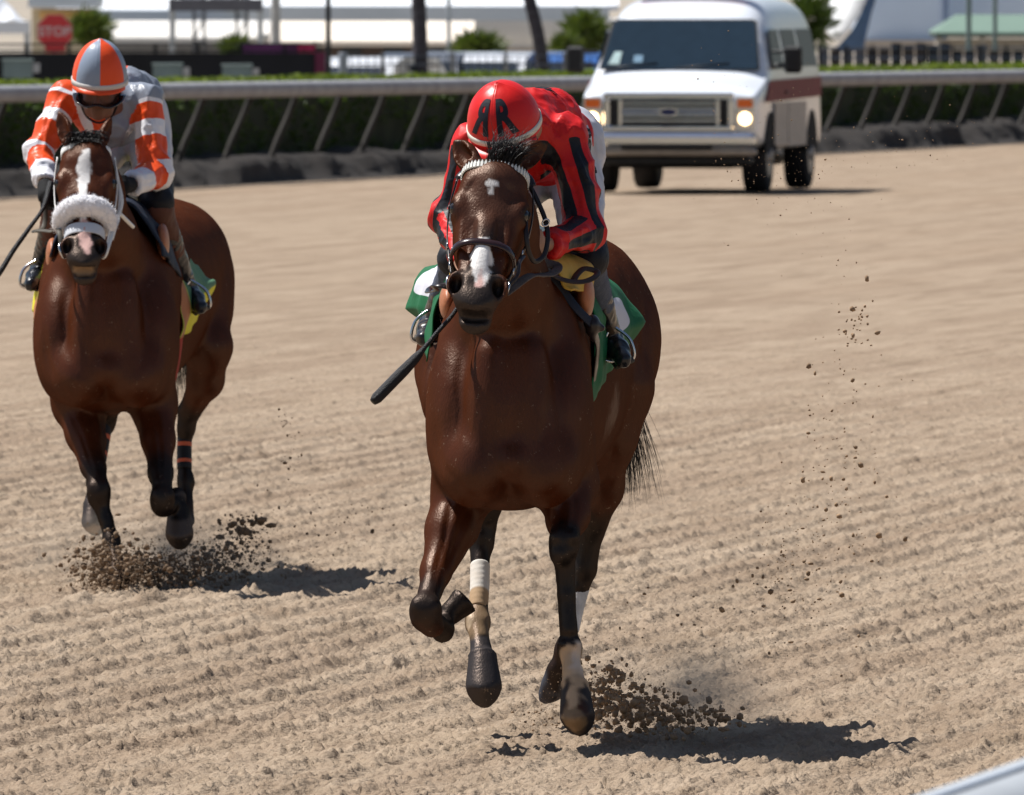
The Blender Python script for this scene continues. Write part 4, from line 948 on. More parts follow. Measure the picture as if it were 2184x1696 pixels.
def ribbon_on_head(name, H, t0, arc, grow, m, parent, w=.024, th=.006, tilt=0, n=36, sq=1.0):
    """strap round the head at t0, angles arc (0 = image right, 90 = front)"""
    pts = []; ups = []
    for a in np.linspace(arc[0], arc[1], n):
        c, s_ = cos(radians(a)), sin(radians(a)); t = t0 + tilt * (s_ - .5)
        hw = float(H.hw(np.array([t]))[0]); th_ = float(H.th(np.array([t]))[0]); e = .8
        x = np.sign(c) * abs(c) ** e * (hw + grow); z = -th_ / 2 + np.sign(s_) * abs(s_) ** e * (th_ / 2 + grow)
        pts.append(H.o + H.U * x + H.V * t * H.L + H.W * z)
    close = abs(arc[1] - arc[0]) > 355
    if close: pts = pts[:-1]
    pts = np.array(pts); ups = np.tile(H.V, (len(pts), 1))
    # profile: side axis = T x up lies across the strap thickness
    V, F = sweep(pts, lambda t: [(b, a) for a, b in rect(w, th)], ups, close)
    return mesh_obj(name, V, F, m, parent), pts
# ------------------------------------------------------------------ the leading horse
R1 = Rig(59.5)
def lead_horse():
    r = R1; p = r.p
    root = empty('racehorse', (p(1100, 0, .9)[0], 60.4, 0), 'dark bay racehorse in front, with small white star and braided white browband, in mid gallop', 'horse')
    G = SDF([-.46, 58.55, -.02], [.56, 62.15, 2.12], .0085)
    trunk(G, r, [(-.02, 1082, 800, 1000, 60), (.08, 1085, 690, 1062, 135), (.35, 1090, 575, 1088, 163), (.65, 1104, 528, 1085, 160), (1.0, 1116, 548, 1075, 170),
                 (1.4, 1146, 546, 1040, 182), (1.8, 1192, 512, 980, 186), (2.05, 1216, 498, 960, 180), (2.3, 1228, 560, 900, 130), (2.42, 1232, 640, 820, 50)])
    # neck
    G.cap(p(1096, 730, .42), p(1080, 610, .05), r.r(118), r.r(88), .08, dz=1.25)
    G.cap(p(1084, 690, .12), p(1070, 470, -.14), r.r(92), r.r(70), .06, dz=1.2)
    G.cap(p(1076, 480, -.10), p(1060, 395, -.24), r.r(66), r.r(58), .05, dz=1.2)
    G.cap(p(1100, 560, .60), p(1066, 372, -.18), r.r(34), r.r(34), .06)
    # chest muscles
    for g, cx in ((-1, 1012), (1, 1162)):
        G.ell(p(cx, 1000, .03), [r.r(74), .13, r.r(84)], .05)
        G.ell(p(1087 + g * 112, 900, .16), [r.r(62), .17, r.r(150)], .06)
        G.cap(p(1087 + g * 40, 760, -.02), p(1087 + g * 62, 1010, -.05), r.r(34), r.r(44), .05)
    G.ell(p(1090, 985, -.09), [r.r(26), .05, r.r(34)], .05)
    G.ell(p(1088, 870, .02), [r.r(80), .10, r.r(130)], .08)
    # right fore, knee lifted and the foot folded back
    limb(G, r, [(985, 955, .26, 70), (982, 1045, .36, 58), (958, 1130, .26, 48), (930, 1218, .14, 31), (916, 1268, .05, 26)], .035)
    limb(G, r, [(1010, 1050, .45, 44), (985, 1130, .42, 34), (940, 1240, .2, 16)], .03)
    G.ell(p(908, 1306, .0), [r.r(35), .062, r.r(44)], .015)
    G.ell(p(922, 1335, .03), [r.r(26), .04, r.r(26)], .015)
    limb(G, r, [(918, 1318, .05, 22), (934, 1330, .22, 18), (944, 1338, .34, 20)], .012)
    G.ell(p(944, 1342, .37), [r.r(26), .045, r.r(30)], .012)
    limb(G, r, [(946, 1332, .40, 20), (962, 1300, .42, 18)], .012)
    hoof(G, r, (958, 1312, .42), (994, 1279, .44), 33, (.3, 1, .5), arc=0)
    joint(G, r, 908, 1304, -.01, 34, 40)
    # left fore, reaching down
    limb(G, r, [(1205, 950, .3, 66), (1222, 1030, .36, 52), (1212, 1100, .18, 42), (1206, 1140, .05, 31)], .035)
    limb(G, r, [(1175, 1040, .38, 36), (1198, 1120, .2, 24), (1206, 1150, .1, 20)], .03)
    G.ell(p(1204, 1158, .02), [r.r(34), .055, r.r(42)], .015)
    G.ell(p(1197, 1182, .0), [r.r(26), .045, r.r(26)], .015)
    G.ell(p(1184, 1098, .10), [r.r(14), .03, r.r(30)], .015)
    limb(G, r, [(1204, 1195, .03, 24), (1208, 1268, .02, 18.5), (1213, 1345, .0, 19.5)], .015)
    G.cap(p(1208, 1200, .06), p(1214, 1360, .05), r.r(13), r.r(13), .01)
    G.ell(p(1215, 1382, .01), [r.r(27), .045, r.r(31)], .015)
    limb(G, r, [(1216, 1395, .0, 21), (1222, 1440, -.05, 19), (1226, 1470, -.07, 27)], .02)
    hoof(G, r, (1226, 1458, -.06), (1233, 1557, -.14), 42, (-.1, -1, -.3))
    joint(G, r, 1204, 1156, .005, 33, 38); joint(G, r, 1215, 1381, .0, 25, 24); tendons(G, r, (1205, 1205, .03), (1213, 1350, .02), 19)
    # right hind under the belly
    limb(G, r, [(1120, 720, 1.95, 105), (990, 800, 1.50, 86), (1010, 930, 1.45, 62), (1032, 1050, 1.55, 40), (1030, 1120, 1.6, 30)], .06)
    G.ell(p(940, 775, 1.40), [r.r(56), .20, r.r(105)], .05)
    G.ell(p(928, 850, 1.25), [r.r(30), .12, r.r(60)], .06)
    G.ell(p(1027, 1150, 1.58), [r.r(30), .06, r.r(48)], .02)
    G.cap(p(1036, 1110, 1.66), p(1040, 1160, 1.66), r.r(17), r.r(15), .02)
    limb(G, r, [(1024, 1185, 1.55, 22), (1023, 1255, 1.48, 18), (1020, 1310, 1.42, 22)], .015)
    G.ell(p(1019, 1328, 1.40), [r.r(29), .045, r.r(30)], .015)
    limb(G, r, [(1020, 1340, 1.37, 22), (1026, 1385, 1.30, 20), (1030, 1412, 1.27, 29)], .02)
    hoof(G, r, (1029, 1396, 1.28), (1033, 1494, 1.19), 42, (0, -1, -.3))
    joint(G, r, 1019, 1327, 1.40, 27, 24)
    # left hind pushing
    limb(G, r, [(1285, 700, 2.0, 110), (1300, 830, 1.75, 84), (1292, 930, 1.72, 60), (1282, 1040, 1.85, 42), (1262, 1130, 1.95, 30)], .06)
    G.ell(p(1318, 740, 1.95), [r.r(82), .24, r.r(120)], .06)
    limb(G, r, [(1256, 1150, 1.96, 27, 1.5), (1247, 1215, 1.96, 24, 1.4), (1238, 1250, 1.95, 19)], .02)
    G.cap(p(1264, 1130, 2.02), p(1268, 1170, 2.02), r.r(15), r.r(13), .02)
    limb(G, r, [(1238, 1240, 1.95, 18), (1222, 1320, 1.93, 16), (1212, 1365, 1.92, 18)], .015)
    G.ell(p(1208, 1385, 1.92), [r.r(25), .045, r.r(29)], .015)
    limb(G, r, [(1206, 1392, 1.92, 20), (1186, 1430, 1.93, 17), (1178, 1460, 1.95, 23)], .02)
    hoof(G, r, (1184, 1438, 1.93), (1170, 1496, 1.98), 27, (-.6, -.5, -.4))
    # tail dock
    G.cap(p(1236, 620, 2.40), p(1275, 700, 2.52), r.r(28), r.r(18), .03)
    H = Head(p(1056, 358, -.28), p(1012, 638, -.60), 1.04)
    H.build(G, 1.3)
    ear(G, p(1010, 356, -.24), p(967, 296, -.15), (-.25, -1, -.1), .044)
    ear(G, p(1096, 356, -.24), p(1171, 300, -.15), (.15, -1, -.4), .042)
    c = BAY; a = H.at
    ST = [(a(g * .112, .282, -.04), a(g * .112, .282, -.04), .032, .032, (.010, .007, .006), .03, .02) for g in (-1, 1)]  # dark eye surrounds, with the sockets' shade put into the colour
    def leg(pts, ra, col=c['point'], soft=.06):
        for q, w in zip(pts[:-1], pts[1:]): ST.append((p(*q), p(*w), ra, ra, col, soft, .02))
    leg([(905, 1290, 0), (944, 1340, .37), (990, 1275, .46)], .095, soft=.08)
    leg([(900, 1262, .03), (908, 1300, 0)], .05, (.022, .013, .011), .07)
    leg([(1205, 1165, .0), (1214, 1380, 0), (1232, 1540, -.1)], .085, soft=.05)
    leg([(1030, 1130, 1.55), (1020, 1320, 1.4), (1032, 1480, 1.2)], .105, soft=.05)
    leg([(1258, 1080, 1.9), (1240, 1250, 1.95), (1175, 1490, 1.95)], .085, soft=.10)
    # hooves
    ST += [(p(1226, 1490, -.07), p(1235, 1550, -.13), .07, .07, c['hoof'], .012, .01), (p(1212, 1500, -.17), p(1228, 1560, -.17), .028, .050, c['horn'], .03, .03),
           (p(1030, 1412, 1.28), p(1034, 1485, 1.19), .09, .09, c['hoof'], .012, .01), (p(1170, 1450, 1.96), p(1168, 1496, 1.98), .05, .05, (.05, .055, .07), .02, .02),
           (p(1010, 1440, 1.12), p(1055, 1440, 1.12), .012, .012, c['horn'], .03, .02)]
    # socks
    ST += [(p(1224, 1408, -.04), p(1228, 1462, -.07), .050, .050, c['tan'], .014, .02), (p(1222, 1470, -.12), p(1226, 1500, -.15), .022, .026, c['tan'], .02, .03), (p(1236, 1375, -.03), p(1228, 1440, -.06), .018, .024, (.62, .50, .40), .02, .02),
           (p(1019, 1300, 1.36), p(1018, 1330, 1.34), .055, .055, (.20, .135, .08), .03, .02), (p(1000, 1300, 1.36), p(1001, 1335, 1.36), .014, .014, (.5, .38, .26), .02, .02)]
    # white sock wrap on both hinds is a bandage child; face marks:
    ST += [(a(0, .80, 0), a(0, 1.12, -.02), .075, .10, c['muzzle'], .06, .03), (a(.0, 1.08, -.09), a(0, 1.1, -.09), .055, .055, c['muzzle'], .03, .02),
           (a(.01, 1.015, -.035), a(-.02, 1.015, -.035), .010, .010, (.30, .20, .11), .01, .01),
           (a(0, .56, 0), a(.002, .67, 0), .013, .034, c['white'], .008, .02, H), (a(.002, .67, 0), a(.008, .86, 0), .038, .019, c['white'], .008, .02, H),
           (a(.008, .85, -.005), a(.004, .90, -.01), .011, .012, c['pink'], .012, .02, H), (a(.004, .79, .002), a(.006, .86, -.01), .004, .006, c['pink'], .012, .01, H),
           (a(-.012, .155, 0), a(.012, .15, 0), .010, .010, c['white'], .007, .012, H), (a(.002, .16, 0), a(-.001, .21, 0), .009, .005, c['white'], .007, .012, H),
           (a(0, .3, .0), a(0, .55, .0), .05, .04, (.035, .022, .019), .08, .03), (a(0, .02, 0), a(0, .3, 0), .09, .09, (.062, .024, .014), .07, .02),
           (a(.063, .868, -.03), a(.063, .87, -.035), .024, .024, (.006, .004, .004), .012, 0), (a(-.063, .868, -.03), a(-.063, .87, -.035), .024, .024, (.006, .004, .004), .012, 0)]
    ST += [(p(966, 292, -.17), p(975, 300, -.18), .012, .012, c['point'], .02, .01), (p(1169, 300, -.17), p(1160, 304, -.18), .012, .012, c['point'], .02, .01)]
    # paler belly
    ST += [(p(1290, 870, 1.3), p(1262, 900, 1.2), .07, .05, (.16, .10, .07), .08, .03)]
    # reorder: white marks after head darkening
    order = [q for q in ST if q[4] in ((.035, .022, .019), (.062, .024, .014))] + [q for q in ST if q[4] not in ((.035, .022, .019), (.062, .024, .014))]
    LN = [([(1000, 690), (984, 780), (985, 880), (1010, 960)], 13, -.014), ([(1160, 650), (1178, 760), (1172, 880), (1150, 960)], 13, -.014), ([(1089, 860), (1089, 960), (1090, 1085)], 10, -.010),
          ([(958, 1005), (1000, 1056), (1062, 1074)], 9, -.009), ([(1118, 1074), (1180, 1052), (1228, 990)], 9, -.009), ([(925, 900), (938, 980), (965, 1030)], 9, -.010), ([(1256, 880), (1246, 980), (1228, 1030)], 9, -.010),
          ([(966, 1050), (950, 1140), (926, 1240)], 6, -.008), ([(1004, 1064), (982, 1130), (955, 1200)], 7, -.009), ([(1218, 1030), (1228, 1085), (1216, 1136)], 6, -.007), ([(1180, 1050), (1196, 1100), (1204, 1140)], 6, -.006),
          ([(1322, 545), (1345, 640), (1338, 730), (1352, 800)], 11, -.034), ([(1288, 560), (1312, 650), (1300, 760), (1330, 860)], 12, -.028), ([(1378, 620), (1372, 720), (1380, 800)], 8, -.018), ([(1300, 880), (1308, 960), (1296, 1050)], 7, -.008),
          ([(1300, 700), (1282, 790), (1262, 890)], 10, -.010), ([(900, 700), (906, 760), (897, 830)], 6, -.008), ([(890, 740), (915, 765), (905, 800)], 5, .006), ([(1050, 700), (1046, 800), (1052, 880)], 14, .006), ([(1130, 700), (1130, 800), (1122, 880)], 14, .006),
          ([(1010, 700), (1004, 780), (1014, 860), (1004, 930)], 2.6, .0040), ([(962, 800), (972, 880), (962, 950)], 2.4, .0032), ([(1200, 760), (1212, 850), (1204, 930)], 2.4, .0032), ([(1140, 800), (1152, 880), (1140, 960), (1150, 1020)], 2.4, .0032),
          ([(948, 1070), (938, 1130), (944, 1180), (928, 1246)], 2.2, .0034), ([(976, 1100), (966, 1150), (950, 1200)], 2.2, .0030), ([(1340, 700), (1350, 780), (1336, 860)], 2.6, .003), ([(1370, 640), (1362, 720), (1368, 790)], 2.6, .003),
          ([(985, 470), (978, 505), (992, 548)], 2.2, .0032), ([(1084, 480), (1092, 520), (1074, 556)], 2.2, .0032), ([(1060, 455), (1066, 500), (1050, 545)], 4, -.004), ([(998, 455), (990, 500), (1000, 545)], 4, -.004), ([(1014, 380), (1002, 400), (990, 412)], 5, -.005), ([(1060, 380), (1078, 398), (1092, 410)], 5, -.004)]
    V, Q, C = body_mesh(G, order, c, 2, LN)
    body = mesh_obj('body', V, Q, coat_mat(), root, attrs={'col': C})
    return root, H, V, Q
# ------------------------------------------------------------------ riders
SKIN = lambda: mat('skin', (.42, .23, .15), .5, var=.1, scale=20, bump=.15, bscale=200)
def fist(G, c, ax, out, s, k=.008):
    """closed hand: palm centre c, ax = direction through the fist, out = towards the knuckles, s = side of the thumb along ax"""
    ax = nrm(ax); out = nrm(np.array(out) - np.dot(out, ax) * ax); n = np.cross(ax, out); c = np.array(c)
    G.ell(c, (.040, .034, .022), .01, np.array([ax, out, n]))
    for i, (o, l) in enumerate(((-.030, .9), (-.010, 1.0), (.010, .97), (.030, .85))):
        b = c + ax * o * s; a0 = b + out * .026 + n * .014; a1 = b + out * .050 * l + n * -.004; a2 = b + out * .040 * l - n * .028; a3 = b + out * .014 - n * .032
        G.cap(a0, a1, .0105, .0098, k); G.cap(a1, a2, .0098, .009, .004); G.cap(a2, a3, .009, .008, .004)
    t0 = c - ax * .030 * s * -1 + out * -.012; t0 = c + ax * .034 * s; G.cap(t0 - out * .018, t0 + out * .014 - n * .020 + ax * .010 * s, .013, .0115, .01)
    G.cap(t0 + out * .014 - n * .020 + ax * .010 * s, t0 + out * .034 - n * .030 - ax * .004 * s, .0115, .0095, .005)
def face(G, c, F):
    """c skull centre; F = rows (right of face, forward, up)"""
    U, W, Z = F; a = lambda u, w, z: c + U * u + W * w + Z * z
    G.ell(a(0, -.01, .02), (.074, .094, .095), .02, F)
    G.ell(a(0, .022, -.045), (.060, .066, .070), .03, F)
    G.cap(a(-.035, .035, -.085), a(.035, .035, -.085), .022, .022, .03)
    G.ell(a(0, .070, -.098), (.022, .018, .018), .02, F)
    for g in (-1, 1):
        G.ell(a(g * .040, .060, -.030), (.022, .022, .018), .02, F)
        G.ell(a(g * .032, .090, -.004), (.018, .014, .012), .012, F, sub=True)
        G.cap(a(g * .014, .088, .016), a(g * .046, .076, .014), .008, .007, .015)
        G.ell(a(g * .076, -.012, -.018), (.010, .020, .030), .008, F)
        G.ell(a(g * .013, .098, -.040), (.010, .010, .009), .008, F)
    G.cap(a(0, .090, .004), a(0, .110, -.034), .008, .012, .012)
    G.cap(a(-.018, .086, -.066), a(.018, .086, -.066), .008, .008, .012)
    G.cap(a(-.014, .085, -.078), a(.014, .085, -.078), .009, .009, .010)
    G.cap(a(-.020, .097, -.0725), a(.020, .097, -.0725), .003, .003, .004, sub=True)

def helmet(parent, c, u, f, a, b, h, m, band_m, peak_m, attr_fn=None, drop=.024, bandw=.017, pk=.045):
    u = nrm(u); f = nrm(np.array(f) - np.dot(f, u) * u); s = np.cross(f, u); c = np.array(c); s = s if s[0] > 0 else -s
    def pt(th, ph, off=0.0):
        rr = sin(min(ph, pi / 2)); z = h * cos(ph) if ph <= pi / 2 else -(ph - pi / 2) * .11
        v = s * a * cos(th) * rr + f * b * sin(th) * rr + u * z
        n = nrm(s * cos(th) * rr / a + f * sin(th) * rr / b + u * max(cos(ph), 0) / h)
        seam = .0012 * math.exp(-(min(abs((th % (pi / 2))), pi / 2 - abs(th % (pi / 2))) * rr / .05) ** 2) - .0016 * math.exp(-(min(abs((th % (pi / 2))), pi / 2 - abs(th % (pi / 2))) * rr / .012) ** 2)
        return c + v + n * (off + (seam if ph < 1.45 else 0)) + u * .006 * math.exp(-(ph / .12) ** 2)
    nt, npH = 144, 60; V = []; A = []
    phs = list(np.linspace(.02, pi / 2, npH)) + list(np.linspace(pi / 2 + .05, pi / 2 + drop / .11, 4))
    for ph in phs:
        for i in range(nt):
            th = 2 * pi * i / nt; V.append(pt(th, ph)); A.append(attr_fn(th, ph) if attr_fn else -1)
    F = [(j * nt + i, j * nt + (i + 1) % nt, (j + 1) * nt + (i + 1) % nt, (j + 1) * nt + i) for j in range(len(phs) - 1) for i in range(nt)]
    V = np.array(V); V += normals(V, np.array(F)) * (.0012 * (vnoise3(V, 30, 5) - .5))[:, None]
    F.append(tuple(range(nt)))
    root = mesh_obj('helmet', V, F, m, parent, attrs={'pat': A})
    # band round the foot of the cap
    V = []; F = []
    ph0 = pi / 2 - .06
    rows = [(ph0, .0005), (ph0 + .01, .004), (ph0 + bandw / .11, .004), (ph0 + bandw / .11 + .01, .0005)]
    for ph, off in rows:
        for i in range(nt): V.append(pt(2 * pi * i / nt, ph, off))
    F = [(j * nt + i, j * nt + (i + 1) % nt, (j + 1) * nt + (i + 1) % nt, (j + 1) * nt + i) for j in range(3) for i in range(nt)]
    mesh_obj('band', V, F, band_m, root)
    V = []; F = []; n = 28
    for lay, dz in ((0, 0), (1, -.004)):
        for i in range(n):
            th = pi / 2 + (i / (n - 1) - .5) * 2.5
            for q, o in enumerate((0, .5, 1)):
                ext = pk * max(0, cos((th - pi / 2) * 1.2)) ** .8 * o
                V.append(c + s * (a + ext * .4) * cos(th) + f * (b * sin(th) + ext) + u * (-drop * .9 - .012 * o * o + dz))
    g = lambda l, i, q: l * n * 3 + i * 3 + q
    for i in range(n - 1):
        for q in range(2):
            F.append((g(0, i, q), g(0, i + 1, q), g(0, i + 1, q + 1), g(0, i, q + 1))); F.append((g(1, i, q), g(1, i, q + 1), g(1, i + 1, q + 1), g(1, i + 1, q)))
        F.append((g(0, i, 2), g(0, i + 1, 2), g(1, i + 1, 2), g(1, i, 2)))
    mesh_obj('peak', V, F, peak_m, root)
    return root, pt
def glyphs(text, size=1.0, mirror=False, bold=0.0, font_shear=0.0):
    cu = bpy.data.curves.new('lettering', 'FONT'); cu.body = text; cu.size = size; cu.align_x = 'CENTER'; cu.align_y = 'CENTER'; cu.offset = bold; cu.shear = font_shear
    ob = bpy.data.objects.new('lettering', cu); S.collection.objects.link(ob); dg = bpy.context.evaluated_depsgraph_get(); dg.update()
    me = bpy.data.meshes.new_from_object(ob.evaluated_get(dg)); S.collection.objects.unlink(ob); bpy.data.objects.remove(ob)
    import bmesh
    bm = bmesh.new(); bm.from_mesh(me); bmesh.ops.triangulate(bm, faces=bm.faces[:])
    for _ in range(4):
        L = [e for e in bm.edges if e.calc_length() > size * .14]
        if not L: break
        bmesh.ops.subdivide_edges(bm, edges=L, cuts=1); bmesh.ops.triangulate(bm, faces=bm.faces[:])
    bm.verts.index_update(); V = np.array([v.co[:] for v in bm.verts]); F = [[v.index for v in f.verts] for f in bm.faces]; bm.free()
    if mirror: V[:, 0] *= -1; F = [f[::-1] for f in F]
    return V, F
def lettering(name, text, size, mp, m, parent, sx=1.0, **kw):
    V, F = glyphs(text, size, **kw); V = np.array([mp(x * sx, y) for x, y, _ in V]); return mesh_obj(name, V, F, m, parent, smooth=False)

def wrap_on(o, off=.003):
    """maps a world point to the nearest place on a finished part, lifted by off"""
    from mathutils.bvhtree import BVHTree
    w = wloc(o); t = BVHTree.FromPolygons([v.co + w for v in o.data.vertices], [p_.vertices[:] for p_ in o.data.polygons])
    def f(q, out=None):
        h = t.find_nearest(Vector(q)); n = h[1]
        if (Vector(q) - h[0]).dot(n) < 0: n = n
        return np.array(h[0] + n * off)
    return f
def grow(pieces, lo, hi, h, k, m, name, parent, fold=(0, 1), attrs=None, it=2, ragged=None, cut=None, seed=2, lines=None):
    """clothing part: pieces = [(a, b, ra, rb, dz)] or ('e', c, r, F)"""
    G = SDF(lo, hi, h)
    for q in pieces:
        if isinstance(q[0], str): G.ell(q[1], q[2], k, q[3] if len(q) > 3 else None)
        else: G.cap(q[0], q[1], q[2], q[3], k, dz=q[4] if len(q) > 4 else 1.0)
    if cut: cut(G)
    V, Q = G.mesh(it); N = normals(V, Q)
    if fold[0]:
        n = vnoise3(V + .03 * np.stack([vnoise3(V, 18, 9 + i) for i in range(3)], 1), fold[1], seed); r = 1 - np.abs(2 * n - 1)
        n2 = vnoise3(V, fold[1] * 2.3, seed + 4); r2 = 1 - np.abs(2 * n2 - 1)
        V = V + N * (fold[0] * (r ** 2 - .4) + fold[0] * .4 * (r2 ** 2 - .4))[:, None]
    A = attrs(V) if attrs else None
    if lines: V = relief(V, normals(V, Q), lines)
    return mesh_obj(name, V, Q, m, parent, attrs=A)
def box_of(pieces, pad=.05):
    pts = []; 
    for q in pieces:
        if isinstance(q[0], str): R = max(q[2]); pts += [np.array(q[1]) - R, np.array(q[1]) + R]
        else:
            R = max(q[2], q[3]) * (max(1, q[4]) if len(q) > 4 else 1)
            for e in (q[0], q[1]): pts += [np.array(e) - R, np.array(e) + R]
    pts = np.array(pts); return pts.min(0) - pad, pts.max(0) + pad

def boot(parent, ank, knee, toe, m, sole_m, r0, r1, k=1.0, name='boot'):
    """long riding boot: shaft from below the knee to the ankle, foot to the toe"""
    ank, knee, toe = map(np.array, (ank, knee, toe)); sh = nrm(knee - ank); f = nrm(toe - ank); heel = ank - f * .045 - sh * .035
    P_ = [(ank, knee, r0, r1, 1.1), (ank - sh * .02, ank + (toe - ank) * .55, r0 * .95, .036 * k), (ank + (toe - ank) * .5, toe, .036 * k, .027 * k), (heel, ank, .034 * k, r0)]
    lo, hi = box_of(P_); o = grow(P_, lo, hi, .006, .02, m, name, parent, fold=(.004, 26))
    # sole
    dn = nrm(-sh + .15 * f); pts = smooth_path([heel + dn * .020, ank + (toe - ank) * .45 + dn * .044, toe + dn * .022], 14)
    tube('sole', pts, .02, sole_m, o, n=0, flat=(.07 * k, .012), up=-dn)
    return o
def rider_lead():
    p = R1.p; r = R1.r
    root = empty('person', p(1150, 560, .7), 'jockey in red silks with black striped sleeves crouching low, red helmet with black letters', 'person')
    hc = p(1076, 262, .24); u = nrm([-.16, -.46, .86]); f = nrm([-.22, -.84, -.50]); f = nrm(f - f.dot(u) * u); s = np.cross(f, u); s = s if s[0] > 0 else -s
    Fh = np.array([s, f, u])
    shR = p(1008, 312, .44); shL = p(1208, 296, .52); elR = p(958, 462, .46); elL = p(1252, 492, .44); wrR = p(984, 560, .16); wrL = p(1172, 522, .16)
    neck = p(1112, 268, .40); chest = p(1112, 292, .56); waist = p(1160, 286, .82); pelv = p(1192, 300, 1.06)
    hipL = p(1222, 335, 1.10); hipR = p(1158, 340, 1.12); knL = p(1252, 560, .66); knR = p(975, 560, .64); anL = p(1302, 722, 1.00); anR = p(922, 690, .98)
    toL = p(1330, 768, .84); toR = p(905, 722, .80); haL = p(1148, 520, .08); haR = p(990, 600, .06)
    # ---- body
    G = SDF(p(860, 140, 0) - np.array([0, .35, 1.05]) * [0, 1, 0] - np.array([0, 0, .95]), p(1380, 140, 1.4) + .05, .0085)
    face(G, hc + f * .0 - u * .035, Fh)
    G.cap(hc - u * .07 - f * .03, neck, .052, .058, .03); G.cap(neck, chest, .06, .10, .05)
    G.cap(chest, waist, .105, .10, .05, dz=1); G.cap(waist, pelv, .10, .115, .05); G.cap(shR, shL, .05, .05, .05)
    for sh, el, wr, ha in ((shR, elR, wrR, haR), (shL, elL, wrL, haL)):
        G.cap(sh, el, .048, .036, .03); G.cap(el, wr, .036, .025, .02); G.cap(wr, ha, .023, .020, .02)
    for hi, kn, an, to in ((hipL, knL, anL, toL), (hipR, knR, anR, toR)):
        G.cap(hi, kn, .072, .045, .04); G.cap(kn, an, .043, .030, .03); G.cap(an, to, .026, .02, .02)
    fist(G, haL, (-.2, -.4, .8), (-.6, -.7, 0), 1); fist(G, haR, (-.45, -.2, -.55), (.3, -.8, 0), -1)
    V, Q = G.mesh(2); mesh_obj('body', V, Q, SKIN(), root)
    # ---- shirt
    red = (.62, .012, .012); blk = (.008, .009, .014)
    bend = lambda q, c: q
    pc = [(chest + [-.02, 0, .01], waist, .128, .120, 1.0), (waist, pelv + [0, -.06, 0], .120, .115), (p(1120, 335, .56), p(1170, 335, .80), .09, .085), (shR + [.03, 0, 0], shL + [-.03, 0, 0], .072, .078), (neck + [.02, .04, 0], chest, .075, .12),
          (p(1172, 250, .80), p(1130, 250, .58), .085, .085),
          (shR, elR, .066, .050), (shL, elL, .070, .058), (elR, wrR, .049, .036), (elL, wrL, .056, .040), ('e', elL + [.0, .01, -.0], (.060, .06, .058)), ('e', elR, (.05, .05, .05))]
    def pat(V):
        best = np.full(len(V), 9.); A = np.full(len(V), -1.)
        for a, b, rr, ph, ncy in ((shL, elL, .07, .3, 5), (elL, wrL, .055, 1.5, 4), (shR, elR, .066, .4, 5), (elR, wrR, .05, .4, 4)):
            d, t = segd(V, a, b); d = d - rr; ax = nrm(b - a); e1 = nrm(np.cross(ax, [0, 1, 0])); e2 = np.cross(ax, e1); q = V - a
            an = np.arctan2(q @ e2, q @ e1); v = np.cos(ncy * an + ph + 1.6 * t) + .10 + .25 * (vnoise3(V, 20, 7) - .5)
            cuff = sstep(.86, .92, t) if a is elL or a is elR else 0
            v = v - 3 * cuff - 3 * (1 - sstep(.02, .06, t)) * (a is shL or a is shR)
            m = d < best; best = np.where(m, d, best); A = np.where(m, v, A)
        dt = np.minimum(segd(V, chest, waist)[0] - .118, segd(V, waist, pelv)[0] - .118)
        A = np.where(dt < best - .012, -1, A)
        # black hem
        hem = 1 - sstep(.010, .016, np.abs((V - p(1200, 385, .9)) @ nrm([.15, .75, -.5])))
        return {'pat': A}
    lo, hi = box_of(pc)
    def cut(G):
        for a, b, rr in ((wrL, haL, .06), (wrR, haR, .06)):
            a2 = a + nrm(b - a) * .008; G.cap(a2 + nrm(b - a) * .055, a2 + nrm(b - a) * .12, rr, rr, .006, sub=True)
    sm = silk('red racing silks', red, [('pat', blk)], rough=.5, fold=.55)
    sh = grow(pc, lo, hi, .0065, .035, sm, 'shirt', root, fold=(.017, 9), attrs=pat, cut=cut, lines=[([(1215, 300), (1250, 380), (1262, 450)], 5, .006), ([(1200, 340), (1225, 400), (1240, 470)], 5, -.006), ([(1262, 350), (1278, 410), (1276, 470)], 5, -.005), ([(1180, 488), (1215, 500), (1262, 480)], 4, .007), ([(1170, 505), (1210, 515), (1255, 505)], 4, -.006), ([(1190, 530), (1230, 528), (1265, 508)], 4, .006), ([(1130, 215), (1190, 240), (1225, 290)], 6, .008), ([(1120, 240), (1170, 262), (1205, 300)], 5, -.007), ([(1140, 300), (1155, 340), (1160, 385)], 6, .008), ([(1165, 290), (1180, 330), (1185, 380)], 5, -.007), ([(1190, 215), (1235, 250), (1252, 300)], 5, .006), ([(1205, 300), (1222, 270), (1245, 285)], 4, .007), ([(985, 320), (962, 380), (945, 440)], 5, .006), ([(970, 310), (950, 370), (935, 430)], 4, -.005), ([(936, 462), (955, 474), (978, 470)], 4, .006), ([(938, 480), (958, 494), (978, 490)], 4, -.006), ([(944, 498), (960, 508), (978, 506)], 4, .006)])
    # emblem on the back
    on_shirt = wrap_on(sh, .004); cb = p(1160, 196, .70); e1 = nrm([1, .10, .05]); e2 = nrm([-.05, .80, .60])
    onback = lambda x, y: on_shirt(cb + e1 * x + e2 * y)
    lettering('emblem', 'S', .17, onback, silk('black cloth', blk, [], .6), sh, sx=1.0, bold=.007)
    # ---- breeches
    wt = (.60, .61, .68)
    bm = silk('white breeches', wt, [], rough=.5, fold=.35, dirt=(.30, .24, .18))
    pb = [(pelv + [0, .03, -.02], pelv + [0, -.10, 0], .116, .105), (hipL, knL, .098, .062, 1.1), (hipR, knR, .098, .060, 1.1), ('e', pelv + [.01, .06, .0], (.135, .12, .125))]
    lo, hi = box_of(pb)
